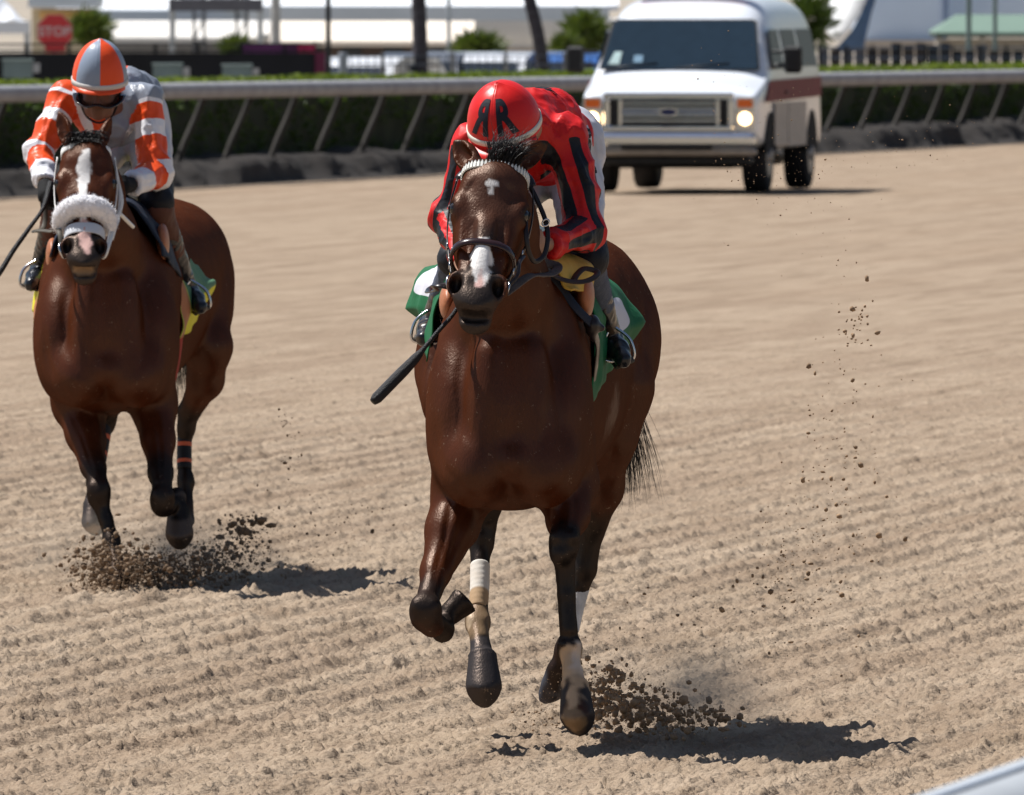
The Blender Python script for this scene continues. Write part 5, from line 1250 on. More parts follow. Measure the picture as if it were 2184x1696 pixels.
    br = grow(pb, lo, hi, .007, .05, bm, 'breeches', root, fold=(.006, 12))
    # lettering down the side of the breeches
    on_br = wrap_on(br, .004)
    onhip = lambda x, y: on_br(p(1270, 312, .90) + nrm([-.16, .1, .95]) * x + nrm([-.75, -.62, .0]) * y)
    lettering('side_lettering', 'Lou', .10, onhip, silk('black cloth', blk, [], .6), br, bold=.003)
    # ---- boots
    bt = mat('muddy boot leather', (.010, .011, .016), .28, var=.4, scale=20, dirt=(.10, .065, .035), dirts=22, dirta=.7, coat=.3)
    sole = mat('boot sole', (.10, .085, .07), .8)
    gs = mat('grey blue stretch cloth', (.085, .10, .14), .75, var=.25, scale=3, stretch=(60, 60, 6), bump=.3, bscale=20)
    for kn, an, to in ((knL, anL, toL), (knR, anR, toR)):
        b_ = boot(root, an, kn + (an - kn) * .42, to, bt, sole, .037, .047)
        pc2 = [(kn + (an - kn) * .05, kn + (an - kn) * .55, .056, .046, 1.1), ('e', kn, (.058, .06, .058))]
        lo, hi = box_of(pc2); grow(pc2, lo, hi, .007, .03, gs, 'gaiter', root, fold=(.003, 25))
    # black guard over the thigh and knee
    pk = [(hipL + (knL - hipL) * .72, knL + [.004, -.01, .012], .074, .068, 1.1)]
    lo, hi = box_of(pk); grow(pk, lo, hi, .007, .03, silk('black cloth', blk, [], .6), 'knee_guard', root, fold=(.004, 14))
    pk = [(hipR + (knR - hipR) * .72, knR + [.0, -.01, .012], .074, .068, 1.1)]
    lo, hi = box_of(pk); grow(pk, lo, hi, .007, .03, silk('black cloth', blk, [], .6), 'knee_guard', root, fold=(.004, 14))
    # ---- helmet
    hm = silk('red helmet silk', (.70, .016, .014), [], rough=.38, fold=.12)
    he, pt = helmet(root, hc + u * .0 + f * .004, u, f, .120, .134, .146, hm, mat('white band', (.72, .68, .60), .6, var=.06), mat('red peak', (.70, .02, .014), .4, var=.05))
    bl = silk('helmet letter black', (.010, .012, .022), [], .55, fold=.1)
    def onh(x, y): return pt(pi / 2 - (x / .125), pi / 2 - .06 - (y + .068) / .135, .0018)
    # frame direction check: columns grow to image right
    sgn = 1 if (pt(pi / 2 - .1, 1.2)[0] > pt(pi / 2, 1.2)[0]) else -1
    def onh2(dx): return lambda x, y: pt(pi / 2 - sgn * ((x + dx) / .118) , pi / 2 - .10 - (y + .060) / .128, .0018)
    lettering('letter', 'R', .150, onh2(-.048), bl, he, mirror=True, bold=.0058, sx=.74)
    lettering('letter', 'R', .150, onh2(.044), bl, he, bold=.0058, sx=.74)
    lettering('band_lettering', 'JUNIOR', .022, lambda x, y: pt(pi / 2 - sgn * (x + .012) / .12, pi / 2 - .06 + .075 - y / .11, .0052), bl, he, bold=.0006)
    # goggles on the brow
    gp = [hc + s * x + f * y - u * z for x, y, z in ((-.082, .01, .055), (-.06, .085, .06), (0, .118, .062), (.06, .085, .06), (.082, .01, .055))]
    tube('goggles', gp, .02, mat('smoke lens', (.02, .022, .03), .08, coat=1.0), root, n=20, flat=(.052, .012), up=-u)
    tube('chin_strap', [hc + s * .090 - u * .01, hc + s * .085 - u * .07 + f * .03, hc - u * .135 + f * .05, hc - s * .085 - u * .07 + f * .03, hc - s * .09 - u * .01], .02, mat('grey strap', (.30, .32, .36), .6), root, n=24, flat=(.016, .004), up=(0, -1, .2))
    return root, dict(haR=haR, haL=haL, toL=toL, toR=toR, anL=anL, anR=anR)
# ------------------------------------------------------------------ eyes, hair and tack
def sheet(name, rows, m, parent, thick=.004, nu=22, nv=60, attrs=None, wob=.006, seed=1, lin=0.0):
    """cloth laid through a grid of control points, given a thickness"""
    rows = np.array(rows, float); R, Cn = rows.shape[:2]
    A = np.array([spline(np.arange(Cn), rows[i], np.linspace(0, Cn - 1, nv)) for i in range(R)])
    if lin: A = (1 - lin) * A + lin * np.array([[[np.interp(t, np.arange(Cn), rows[i][:, q]) for q in range(3)] for t in np.linspace(0, Cn - 1, nv)] for i in range(R)])
    B = np.stack([spline(np.arange(R), A[:, j], np.linspace(0, R - 1, nu)) for j in range(nv)], 1)   # nu, nv, 3
    V = B.reshape(-1, 3); g = lambda i, j: i * nv + j
    F = np.array([(g(i, j), g(i + 1, j), g(i + 1, j + 1), g(i, j + 1)) for i in range(nu - 1) for j in range(nv - 1)])
    N = normals(V, F); V = V + N * (wob * (vnoise3(V, 14, seed) - .5) * 2)[:, None]
    n = len(V); V2 = np.concatenate([V, V - N * thick]); F2 = [tuple(f) for f in F] + [tuple(f[::-1] + n) for f in F]
    bd = [g(0, j) for j in range(nv)] + [g(i, nv - 1) for i in range(1, nu)] + [g(nu - 1, j) for j in range(nv - 2, -1, -1)] + [g(i, 0) for i in range(nu - 2, 0, -1)]
    for a, b in zip(bd, bd[1:] + bd[:1]): F2.append((a, b, b + n, a + n))
    uv = np.array([(i / (nu - 1), j / (nv - 1)) for i in range(nu) for j in range(nv)]); uv = np.concatenate([uv, uv])
    return mesh_obj(name, V2, F2, m, parent, attrs=attrs(uv, V2) if attrs else None)
def eyeballs(H, root, k=1.0):
    em = mat('horse eye', (.010, .006, .004), .06, var=.1, coat=1.0)
    lid = mat('eyelid', (.012, .009, .008), .45, var=.1)
    for g in (-1, 1):
        c = H.at(g * .106, .282, -.040); F = H.F
        th, ph = np.meshgrid(np.linspace(0, 2 * pi, 24, endpoint=False), np.linspace(0, pi, 14)); n = 24
        L = np.stack([np.sin(ph) * np.cos(th) * .020, np.cos(ph) * .021, np.sin(ph) * np.sin(th) * .021], -1).reshape(-1, 3) * H.k
        V = c + L @ F; Q = [(i * n + j, i * n + (j + 1) % n, (i + 1) * n + (j + 1) % n, (i + 1) * n + j) for i in range(13) for j in range(n)]
        mesh_obj('eye', V, Q, em, root)
        pts = [H.at(g * .112, .245, -.052), H.at(g * .124, .262, -.036), H.at(g * .126, .285, -.034), H.at(g * .118, .305, -.046)]
        tube('eyelid', pts, .0045, lid, root, n=14, seg=6)
def hair_tuft(name, root, base_fn, n, flow, length, m, r0=.0009, seed=1, curl=.02, steps=12):
    R = random.Random(seed); P_ = []
    for i in range(n):
        b, d = base_fn(R); L = length * R.uniform(.5, 1.1); p = np.array(b, float); d = nrm(d); pts = [p.copy()]
        c = np.array([R.gauss(0, 1), R.gauss(0, 1), R.gauss(0, 1)]) * curl
        for s_ in range(steps):
            t = (s_ + 1) / steps; d = nrm(d + flow(t, R) / steps + c / steps * 3); p = p + d * L / steps; pts.append(p.copy())
        P_.append(pts)
    return strands(name, P_, r0, m, root)
def d_ring(name, c, r, U, V, m, parent, t=.004):
    pts = [np.array(c) + np.array(U) * r * cos(a) + np.array(V) * r * sin(a) for a in np.linspace(0, 2 * pi, 24, endpoint=False)]
    nn = np.cross(U, V); W, F = sweep(pts, lambda q: circ(t, 6), nn, True); return mesh_obj(name, W, F, m, parent)
def wrap(name, rig, path, rad, m, root, ridges=9, attrs=None):
    pts = smooth_path([rig.p(*q) for q in path], 40); r0 = rad
    f = lambda t: rig.r(r0[0] + (r0[1] - r0[0]) * t, path[0][2]) * (1 + .018 * abs(sin(ridges * pi * t)))
    V, F = sweep(pts, lambda t: circ(f(t), 18, f(t) * 1.2), (0, 1, 0)); t = np.repeat(np.linspace(0, 1, 40), 18)
    return mesh_obj(name, V, F, m, root, attrs=attrs(t) if attrs else None)

def tack_lead(root, H, J):
    p = R1.p; r = R1.r; a = H.at
    eyeballs(H, root)
    lea = LEATH(); st = STEEL(); hair = HAIR()
    br = empty_child('bridle', root, a(0, .3, 0))
    bb, pts = ribbon_on_head('browband', H, -.005, (-12, 192), .013, mat('dark green leather', (.004, .035, .02), .4), br, w=.026, th=.005)
    # pale braid: pointed beads along the band
    mb = MB(); n = 30; sp = smooth_path(pts, n * 2 + 1)
    for i in range(n):
        c = sp[2 * i + 1]; e = nrm(sp[min(2 * i + 2, 2 * n)] - sp[2 * i]); o = nrm(c - (H.at(0, 0, -.08))); o = nrm(o - o.dot(H.V) * H.V)
        w = np.linalg.norm(sp[min(2 * i + 2, 2 * n)] - sp[2 * i]) * .44; hh = .0145
        pr = [(-w, hh), (w, hh), (w, -.004), (0, -hh * 1.25), (-w, -.004)]
        V = [c + e * x + H.V * y + o * .003 for x, y in pr] + [c + e * x * .72 + H.V * y * .85 + o * .0075 for x, y in pr]
        F = [(5, 6, 7, 8, 9)] + [(k, (k + 1) % 5, 5 + (k + 1) % 5, 5 + k) for k in range(5)]
        mb.add(V, F)
    mb.build('braid', mat('ivory leather', (.74, .73, .68), .35, var=.08), bb)
    nb, _ = ribbon_on_head('noseband', H, .595, (-38, 218), .010, mat('noseband leather', (.030, .012, .012), .25, var=.3, scale=30, coat=.5), br, w=.024, th=.011, tilt=-.03)
    for g in (-1, 1):
        cs = [a(g * .118, .0, -.075), a(g * .130, .18, -.095), a(g * .126, .38, -.100), a(g * .108, .58, -.085), a(g * .088, .76, -.062)]
        tube('cheek_strap', cs, 0, lea, br, n=24, flat=(.017, .005), up=H.U * g)
        ring = d_ring('bit_ring', a(g * .084, .83, -.058), .030, H.V, nrm(H.W + H.U * g * .5), st, br, .0042)
        d_ring('buckle', a(g * .118, .50, -.088), .012, H.V, H.W, st, br, .003)
        d_ring('buckle', a(g * .100, .66, -.075), .011, H.V, nrm(H.W), st, br, .003)
    tube('chin_strap', [a(-.100, .62, -.09), a(-.07, .68, -.16), a(0, .69, -.175), a(.07, .68, -.16), a(.100, .62, -.09)], 0, lea, br, n=24, flat=(.016, .005), up=H.V)
    tube('crown_strap', [a(-.118, .0, -.075), a(-.10, -.07, -.075), a(0, -.10, -.055), a(.10, -.07, -.075), a(.118, .0, -.075)], 0, lea, br, n=24, flat=(.024, .005), up=(0, -.3, 1))
    tube('throat_strap', [p(1124, 385, -.22), p(1146, 428, -.24), p(1163, 470, -.26), p(1168, 512, -.28), p(1158, 548, -.30), p(1140, 558, -.33), p(1127, 536, -.36), p(1122, 500, -.36), p(1120, 450, -.30)], 0, lea, br, n=50, flat=(.016, .006), up=(0, -1, 0))
    d_ring('buckle', p(1164, 475, -.275), .011, (1, 0, 0), (.2, 0, 1), st, br, .003)
    tube('bit_strap', [a(.086, .83, -.05), p(1102, 590, -.5), p(1108, 560, -.45), p(1118, 545, -.40)], 0, lea, br, n=20, flat=(.012, .005), up=(0, -1, 0))
    gr = mat('rubber rein grip', (.10, .075, .065), .75, var=.25, scale=40, bump=.4, bscale=200)
    tube('rein', [a(.086, .85, -.06), p(1120, 594, -.40), p(1155, 587, -.15), p(1180, 582, .0), p(1190, 573, .05), p(1184, 565, .10), p(1168, 562, .10), J['haL'] + np.array([.0, 0, -.02])], 0, gr, br, n=60, flat=(.030, .006), up=(0, -.8, .55))
    tube('rein', [J['haL'] + np.array([0, 0, -.03]), p(1178, 585, .12), p(1215, 600, .16), p(1248, 600, .2), p(1270, 590, .24), p(1268, 577, .30), p(1250, 573, .30), p(1232, 584, .26), p(1222, 600, .22)], 0, mat('rein leather', (.05, .032, .022), .5, var=.3), br, n=60, flat=(.022, .005), up=(0, -.7, .7))
    tube('rein', [a(-.086, .85, -.06), p(950, 612, -.5), p(930, 620, -.25), p(912, 622, -.05), p(925, 612, .05), J['haR']], 0, lea, br, n=50, flat=(.018, .005), up=(0, -.7, .7))
    # breast and neck straps
    tube('martingale', [p(1168, 575, .22), p(1200, 618, .26), p(1232, 660, .27), p(1262, 690, .30)], 0, mat('navy webbing', (.012, .017, .035), .6), br, n=30, flat=(.030, .006), up=(.4, -.9, .3))
    G = SDF(p(1235, 735, .1), p(1300, 655, .6), .006)
    G.ell(p(1264, 694, .33), [r(17), .04, r(24)], .01); G.cap(p(1252, 688, .31), p(1284, 700, .33), .014, .012, .01); G.cap(p(1258, 706, .31), p(1268, 730, .33), .014, .008, .01)
    V, Q = G.mesh(2); mesh_obj('strap_knot', V, Q, lea, br)
    tube('girth_strap', [p(1264, 700, .40), p(1275, 740, .52), p(1270, 790, .60), p(1262, 850, .72), p(1250, 905, .80)], 0, lea, br, n=30, flat=(.035, .006), up=(.9, -.5, 0))
    # saddle cloth
    gm = silk('green saddle cloth', (.006, .115, .040), [('whit', (.62, .62, .68))], rough=.7, fold=.3, sheen=0)
    fr = [(912, 772), (924, 700), (936, 640), (958, 585), (1030, 535), (1104, 518), (1172, 535), (1240, 596), (1266, 680), (1273, 780), (1258, 868)]
    mi = [(905, 712), (911, 660), (922, 610), (950, 566), (1030, 535), (1116, 522), (1200, 535), (1272, 590), (1302, 655), (1308, 725), (1296, 800)]
    re = [(914, 690), (866, 658), (886, 600), (908, 574), (1020, 542), (1146, 518), (1235, 540), (1292, 590), (1334, 640), (1371, 686), (1336, 735)]
    rows = [[p(x, y, .60) for x, y in fr], [p(x, y, 1.0) for x, y in mi], [p(x, y, 1.38) for x, y in re]]
    def wa(uv, V):
        u, v = uv[:, 0], uv[:, 1]; e = lambda cu, cv, ru, rv: 1 - np.sqrt(((u - cu) / ru) ** 4 + ((v - cv) / rv) ** 4)
        return {'whit': np.maximum(e(.62, .225, .30, .075), e(.62, .835, .22, .055))}
    cl = sheet('saddle_cloth', rows, gm, root, attrs=wa, nu=40, nv=91, wob=.012, lin=.8)
    # yellow pad in front of the saddle
    ym = silk('yellow pad cloth', (.62, .40, .075), [], rough=.7, fold=.35, sheen=0, dirt=(.22, .14, .04))
    rows = [[p(x, y, .18) for x, y in ((975, 600), (985, 560), (1030, 540), (1100, 530), (1166, 548), (1190, 575), (1200, 612), (1218, 622))],
            [p(x, y, .42) for x, y in ((962, 618), (970, 575), (1010, 545), (1100, 532), (1190, 540), (1240, 556), (1264, 575), (1258, 622))]]
    sheet('saddle_pad', rows, ym, root, thick=.008, nu=14, nv=50)
    # saddle with tan flaps
    G = SDF(p(900, 760, .2), p(1320, 440, 1.5), .0085)
    G.cap(p(1110, 512, .60), p(1125, 520, 1.05), .055, .075, .04); G.ell(p(1128, 505, 1.18), [.13, .08, .035], .03); G.ell(p(1110, 505, .58), [.07, .04, .05], .03)
    V, Q = G.mesh(2); sd = mesh_obj('saddle', V, Q, lea, root)
    tan = mat('tan saddle flap', (.40, .145, .065), .42, var=.2, scale=12, bump=.2, bscale=60)
    for c, rr in ((p(956, 645, .42), [.030, .115, .062]), (p(1246, 632, .42), [.034, .115, .082])):
        G = SDF(c - np.array(rr) - .03, c + np.array(rr) + .03, .006); G.ell(c, rr, .01)
        V, Q = G.mesh(2); mesh_obj('flap', V, Q, tan, sd)
    for g, an, to, lt in ((1, J['anL'], J['toL'], p(1262, 600, .75)), (-1, J['anR'], J['toR'], p(955, 600, .75))):
        m_ = an + (to - an) * .55; top = m_ + np.array([-.02 * g, 0, .085])
        tube('stirrup_leather', [lt, (lt + top) / 2 + np.array([.01 * g, 0, 0]), top], 0, lea, sd, n=16, flat=(.020, .005), up=(1, 0, 0))
        pts = [top, m_ + [.044, -.01, .03], m_ + [.052, -.01, -.026], m_ + [.0, -.01, -.038], m_ + [-.052, -.01, -.026], m_ + [-.044, -.01, .03]]
        V, F = sweep(smooth_path(pts + [pts[0]], 40)[:-1], lambda q: circ(.0052, 8), (0, 1, 0), True); mesh_obj('stirrup', V, F, STEEL(), sd)
    # hair
    def base(R):
        x = R.uniform(-.032, .062); return a(x, R.uniform(-.10, .0), R.uniform(-.03, .012)), np.array([x * 4 + .25, -.35, .9])
    hair_tuft('forelock', root, base, 300, lambda t, R: np.array([R.uniform(-.3, .9), 1.2, .3 - 2.6 * t]), .135, hair, .0013, 3, .16)
    def base(R):
        t = R.random(); q = p(1064 + 34 * t, 338 + 180 * t, -.22 + .75 * t); return q + np.array([R.uniform(-.012, .012), 0, 0]), np.array([.5, .5, 1.0])
    hair_tuft('mane', root, base, 700, lambda t, R: np.array([1.0, 1.6, -1.6 * t]), .13, hair, .0013, 5, .12)
    td = p(1262, 690, 2.50)
    def base(R): return td + np.array([R.gauss(0, .018), R.gauss(0, .02), R.gauss(0, .03)]), np.array([.40, .4, -.75])
    hair_tuft('tail', root, base, 1300, lambda t, R: np.array([.25 - .9 * t + R.uniform(-.15, .40) * t, .3, -1.8]), .60, hair, .0016, 8, .09, steps=18)
    # bandages
    bw = silk('white and tan leg bandage', (.70, .66, .60), [('tan', (.42, .28, .16))], rough=.8, fold=.2, dirt=(.50, .36, .22))
    wrap('leg_wrap', R1, [(1024, 1206, 1.53), (1023, 1255, 1.48), (1020, 1300, 1.43)], (21, 20), bw, root, attrs=lambda t: {'tan': np.clip((t - .62) * 1.2, -.03, .03)})
    wrap('leg_wrap', R1, [(1237, 1256, 1.95), (1226, 1300, 1.935), (1217, 1345, 1.92)], (20, 18), mat('white hind bandage', (.62, .62, .62), .8, var=.3, scale=20), root)
def empty_child(name, parent, loc):
    o = bpy.data.objects.new(name, None); o.empty_display_size = .1; S.collection.objects.link(o); o.parent = parent
    o.location = Vector(loc) - wloc(parent); return o
def whip(pts, rad, label, m):
    pts = smooth_path(pts, 60); t_, r_ = zip(*rad)
    rf = lambda t: float(np.interp(t, t_, r_)) * (1 + (.05 * sin(160 * t) if t < .6 else 0))
    V, F = sweep(pts, lambda t: circ(rf(t), 10), (.3, 1, .2)); o = mesh_obj('riding_whip', V, F, m)
    return tag(o, label, 'whip')
# ------------------------------------------------------------------ the second horse and its rider
R2 = Rig(75.0)
def second_horse():
    r = R2; p = r.p
    root = empty('racehorse', (p(240, 0, .9)[0], 75.9, 0), 'bay racehorse behind on the left, with broad white blaze and fluffy white noseband', 'horse')
    G = SDF([-1.99, 73.95, -.04], [-1.05, 77.65, 2.08], .0095)
    trunk(G, r, [(-.02, 225, 660, 800, 50), (.08, 225, 570, 852, 112), (.35, 228, 478, 878, 146), (.65, 236, 432, 878, 150), (1.0, 252, 446, 868, 152),
                 (1.4, 282, 446, 820, 156), (1.8, 318, 426, 760, 162), (2.05, 334, 424, 745, 160), (2.3, 344, 480, 700, 115), (2.42, 348, 540, 640, 45)])
    G.cap(p(236, 590, .42), p(216, 500, .05), r.r(96), r.r(72), .08, dz=1.25)
    G.cap(p(222, 555, .12), p(202, 400, -.12), r.r(76), r.r(57), .06, dz=1.2)
    G.cap(p(204, 410, -.10), p(188, 345, -.22), r.r(54), r.r(47), .05, dz=1.2)
    G.cap(p(238, 460, .60), p(190, 325, -.15), r.r(27), r.r(27), .06)
    for g, cx in ((-1, 168), (1, 290)):
        G.ell(p(cx, 800, .03), [r.r(62), .13, r.r(70)], .05)
        G.ell(p(227 + g * 100, 730, .16), [r.r(54), .17, r.r(125)], .06)
        G.cap(p(227 + g * 34, 610, -.02), p(227 + g * 50, 810, -.05), r.r(28), r.r(36), .05)
    G.ell(p(229, 790, -.09), [r.r(22), .05, r.r(28)], .05)
    G.ell(p(227, 700, .02), [r.r(64), .10, r.r(105)], .08)
    # right fore reaching the ground
    limb(G, r, [(150, 780, .3, 56), (160, 862, .36, 48), (178, 930, .24, 35), (198, 995, .1, 25), (208, 1025, .03, 22)], .035)
    limb(G, r, [(190, 880, .42, 36), (200, 940, .32, 24), (210, 1010, .12, 13)], .03)
    G.ell(p(210, 1052, .0), [r.r(26), .055, r.r(34)], .015)
    limb(G, r, [(214, 1075, .0, 18), (226, 1110, -.02, 14.5), (234, 1140, -.04, 15)], .015)
    G.ell(p(237, 1155, -.05), [r.r(20), .045, r.r(24)], .015)
    limb(G, r, [(238, 1160, -.06, 16), (246, 1195, -.12, 15), (250, 1212, -.14, 20)], .02)
    hoof(G, r, (249, 1206, -.13), (257, 1256, -.20), 30, (-.1, -1, -.2))
    joint(G, r, 210, 1050, .0, 25, 33)
    # left fore folded
    limb(G, r, [(318, 780, .3, 56), (332, 862, .36, 44), (338, 940, .24, 33), (342, 1010, .1, 24), (345, 1035, .03, 22)], .035)
    limb(G, r, [(308, 870, .42, 32), (326, 940, .3, 22), (338, 1010, .14, 12)], .03)
    G.ell(p(346, 1068, .0), [r.r(27), .058, r.r(36)], .015)
    limb(G, r, [(352, 1085, .05, 19), (364, 1078, .2, 15), (374, 1066, .30, 16)], .012)
    G.ell(p(376, 1062, .30), [r.r(21), .045, r.r(24)], .012)
    limb(G, r, [(378, 1068, .30, 16), (381, 1090, .27, 17)], .012)
    hoof(G, r, (381, 1082, .27), (383, 1164, .20), 33, (0, -1, -.3))
    joint(G, r, 346, 1066, -.01, 26, 34)
    # right hind
    limb(G, r, [(280, 640, 1.9, 78), (232, 760, 1.4, 58), (236, 840, 1.5, 34), (228, 880, 1.58, 24)], .06)
    G.ell(p(228, 898, 1.6), [r.r(21), .055, r.r(30)], .02)
    limb(G, r, [(222, 915, 1.58, 17), (214, 965, 1.53, 13.5), (204, 1010, 1.45, 15)], .015)
    G.ell(p(202, 1024, 1.43), [r.r(20), .045, r.r(24)], .015)
    limb(G, r, [(201, 1035, 1.41, 16), (199, 1065, 1.36, 15), (198, 1080, 1.34, 20)], .02)
    hoof(G, r, (198, 1072, 1.35), (199, 1134, 1.28), 28, (-.2, -1, -.3))
    # left hind
    limb(G, r, [(418, 600, 1.95, 76), (445, 740, 1.65, 46), (438, 812, 1.72, 35), (408, 870, 1.88, 25)], .05)
    G.ell(p(440, 660, 1.9), [r.r(52), .22, r.r(100)], .05)
    limb(G, r, [(402, 880, 1.9, 24, 1.5), (397, 915, 1.9, 18, 1.4), (394, 935, 1.9, 14)], .02)
    G.cap(p(412, 860, 1.96), p(414, 890, 1.96), r.r(13), r.r(11), .02)
    limb(G, r, [(394, 935, 1.9, 13.5), (393, 985, 1.88, 13), (394, 1012, 1.87, 15)], .015)
    G.ell(p(396, 1026, 1.86), [r.r(19), .045, r.r(24)], .015)
    limb(G, r, [(396, 1036, 1.85, 15), (394, 1066, 1.82, 15), (392, 1080, 1.8, 20)], .02)
    hoof(G, r, (392, 1072, 1.81), (390, 1130, 1.76), 27, (.2, -1, -.3))
    G.cap(p(352, 560, 2.40), p(368, 640, 2.50), r.r(22), r.r(15), .03)
    H = Head(p(183, 312, -.25), p(178, 550, -.63), 1.0)
    H.build(G, 1.4)
    ear(G, p(147, 306, -.23), p(124, 233, -.16), (-.35, -1, 0), .036)
    ear(G, p(216, 308, -.23), p(240, 246, -.16), (.9, -.5, 0), .034)
    c = dict(BAY); a = H.at; c['base'] = (.044, .0106, .0038); c['light'] = (.10, .026, .0082); ST = []
    def leg(pts, ra, soft=.06):
        for q, w in zip(pts[:-1], pts[1:]): ST.append((p(*q), p(*w), ra, ra, c['point'], soft, .02))
    leg([(208, 1015, .05), (212, 1060, 0), (240, 1160, -.05), (256, 1250, -.2)], .085, .12)
    leg([(343, 1010, .08), (346, 1070, 0), (376, 1062, .3), (383, 1160, .2)], .09, .12)
    leg([(226, 880, 1.6), (205, 1020, 1.45), (198, 1130, 1.3)], .10, .10); leg([(405, 860, 1.9), (394, 1030, 1.87), (391, 1130, 1.8)], .10, .12)
    ST += [(p(381, 1092, .27), p(383, 1160, .2), .08, .08, (.085, .065, .055), .012, .01), (p(381, 1084, .27), p(381, 1084, .2), .055, .055, c['point'], .02, .01),
           (p(199, 1085, 1.33), p(199, 1130, 1.28), .06, .06, c['hoof'], .012, .01), (p(196, 1130, 1.28), p(204, 1134, 1.26), .03, .03, c['horn'], .02, .02)]
    ST += [(a(0, .85, 0), a(0, 1.10, -.02), .085, .09, c['muzzle'], .06, .03), (a(-.02, 1.03, -.06), a(.02, 1.03, -.06), .022, .022, (.30, .20, .12), .02, .02),
           (a(-.075, .96, -.07), a(-.06, .97, -.06), .014, .012, (.40, .30, .24), .01, .01),
           (a(.0, .10, 0), a(-.006, .20, 0), .016, .031, c['white'], .006, .014, H), (a(-.006, .20, 0), a(-.010, .45, 0), .027, .013, c['white'], .006, .014, H),
           (a(-.008, .45, 0), a(-.004, .72, 0), .013, .020, c['white'], .008, .014, H), (a(-.002, .72, 0), a(.010, .87, -.01), .030, .024, c['pink'], .010, .02, H),
           (a(.010, .87, -.01), a(.014, .95, -.01), .018, .012, c['pink'], .012, .02, H),
           (a(.066, .872, -.03), a(.066, .874, -.035), .024, .024, (.006, .004, .004), .012, 0), (a(-.066, .872, -.03), a(-.066, .874, -.035), .024, .024, (.006, .004, .004), .012, 0)]
    LN = [([(150, 600), (140, 680), (150, 760), (170, 800)], 11, -.014), ([(296, 590), (310, 680), (305, 760), (288, 800)], 11, -.014), ([(228, 700), (228, 790), (229, 875)], 8, -.010), ([(120, 820), (160, 862), (212, 874)], 8, -.009), ([(246, 874), (300, 858), (340, 800)], 8, -.009),
          ([(92, 700), (104, 780), (128, 830)], 8, -.010), ([(372, 690), (362, 780), (345, 830)], 8, -.010), ([(150, 880), (176, 940), (200, 1010)], 5, -.007), ([(330, 880), (340, 940), (345, 1020)], 5, -.007), ([(440, 520), (452, 600), (446, 690), (460, 760)], 9, -.012), ([(412, 520), (424, 610), (414, 700), (436, 790)], 9, -.010),
          ([(196, 620), (192, 700), (198, 780)], 11, .006), ([(262, 620), (262, 700), (256, 780)], 11, .006), ([(120, 640), (130, 710), (118, 780)], 2.2, .0034), ([(330, 640), (340, 720), (332, 790)], 2.2, .0034), ([(170, 640), (164, 700), (174, 770), (166, 820)], 2.2, .0036), ([(160, 900), (172, 940), (186, 980)], 2, .003), ([(348, 900), (352, 950), (350, 1000)], 2, .003)]
    V, Q, C = body_mesh(G, ST, c, 2, LN)
    mesh_obj('body', V, Q, coat_mat(), root, attrs={'col': C})
    return root, H
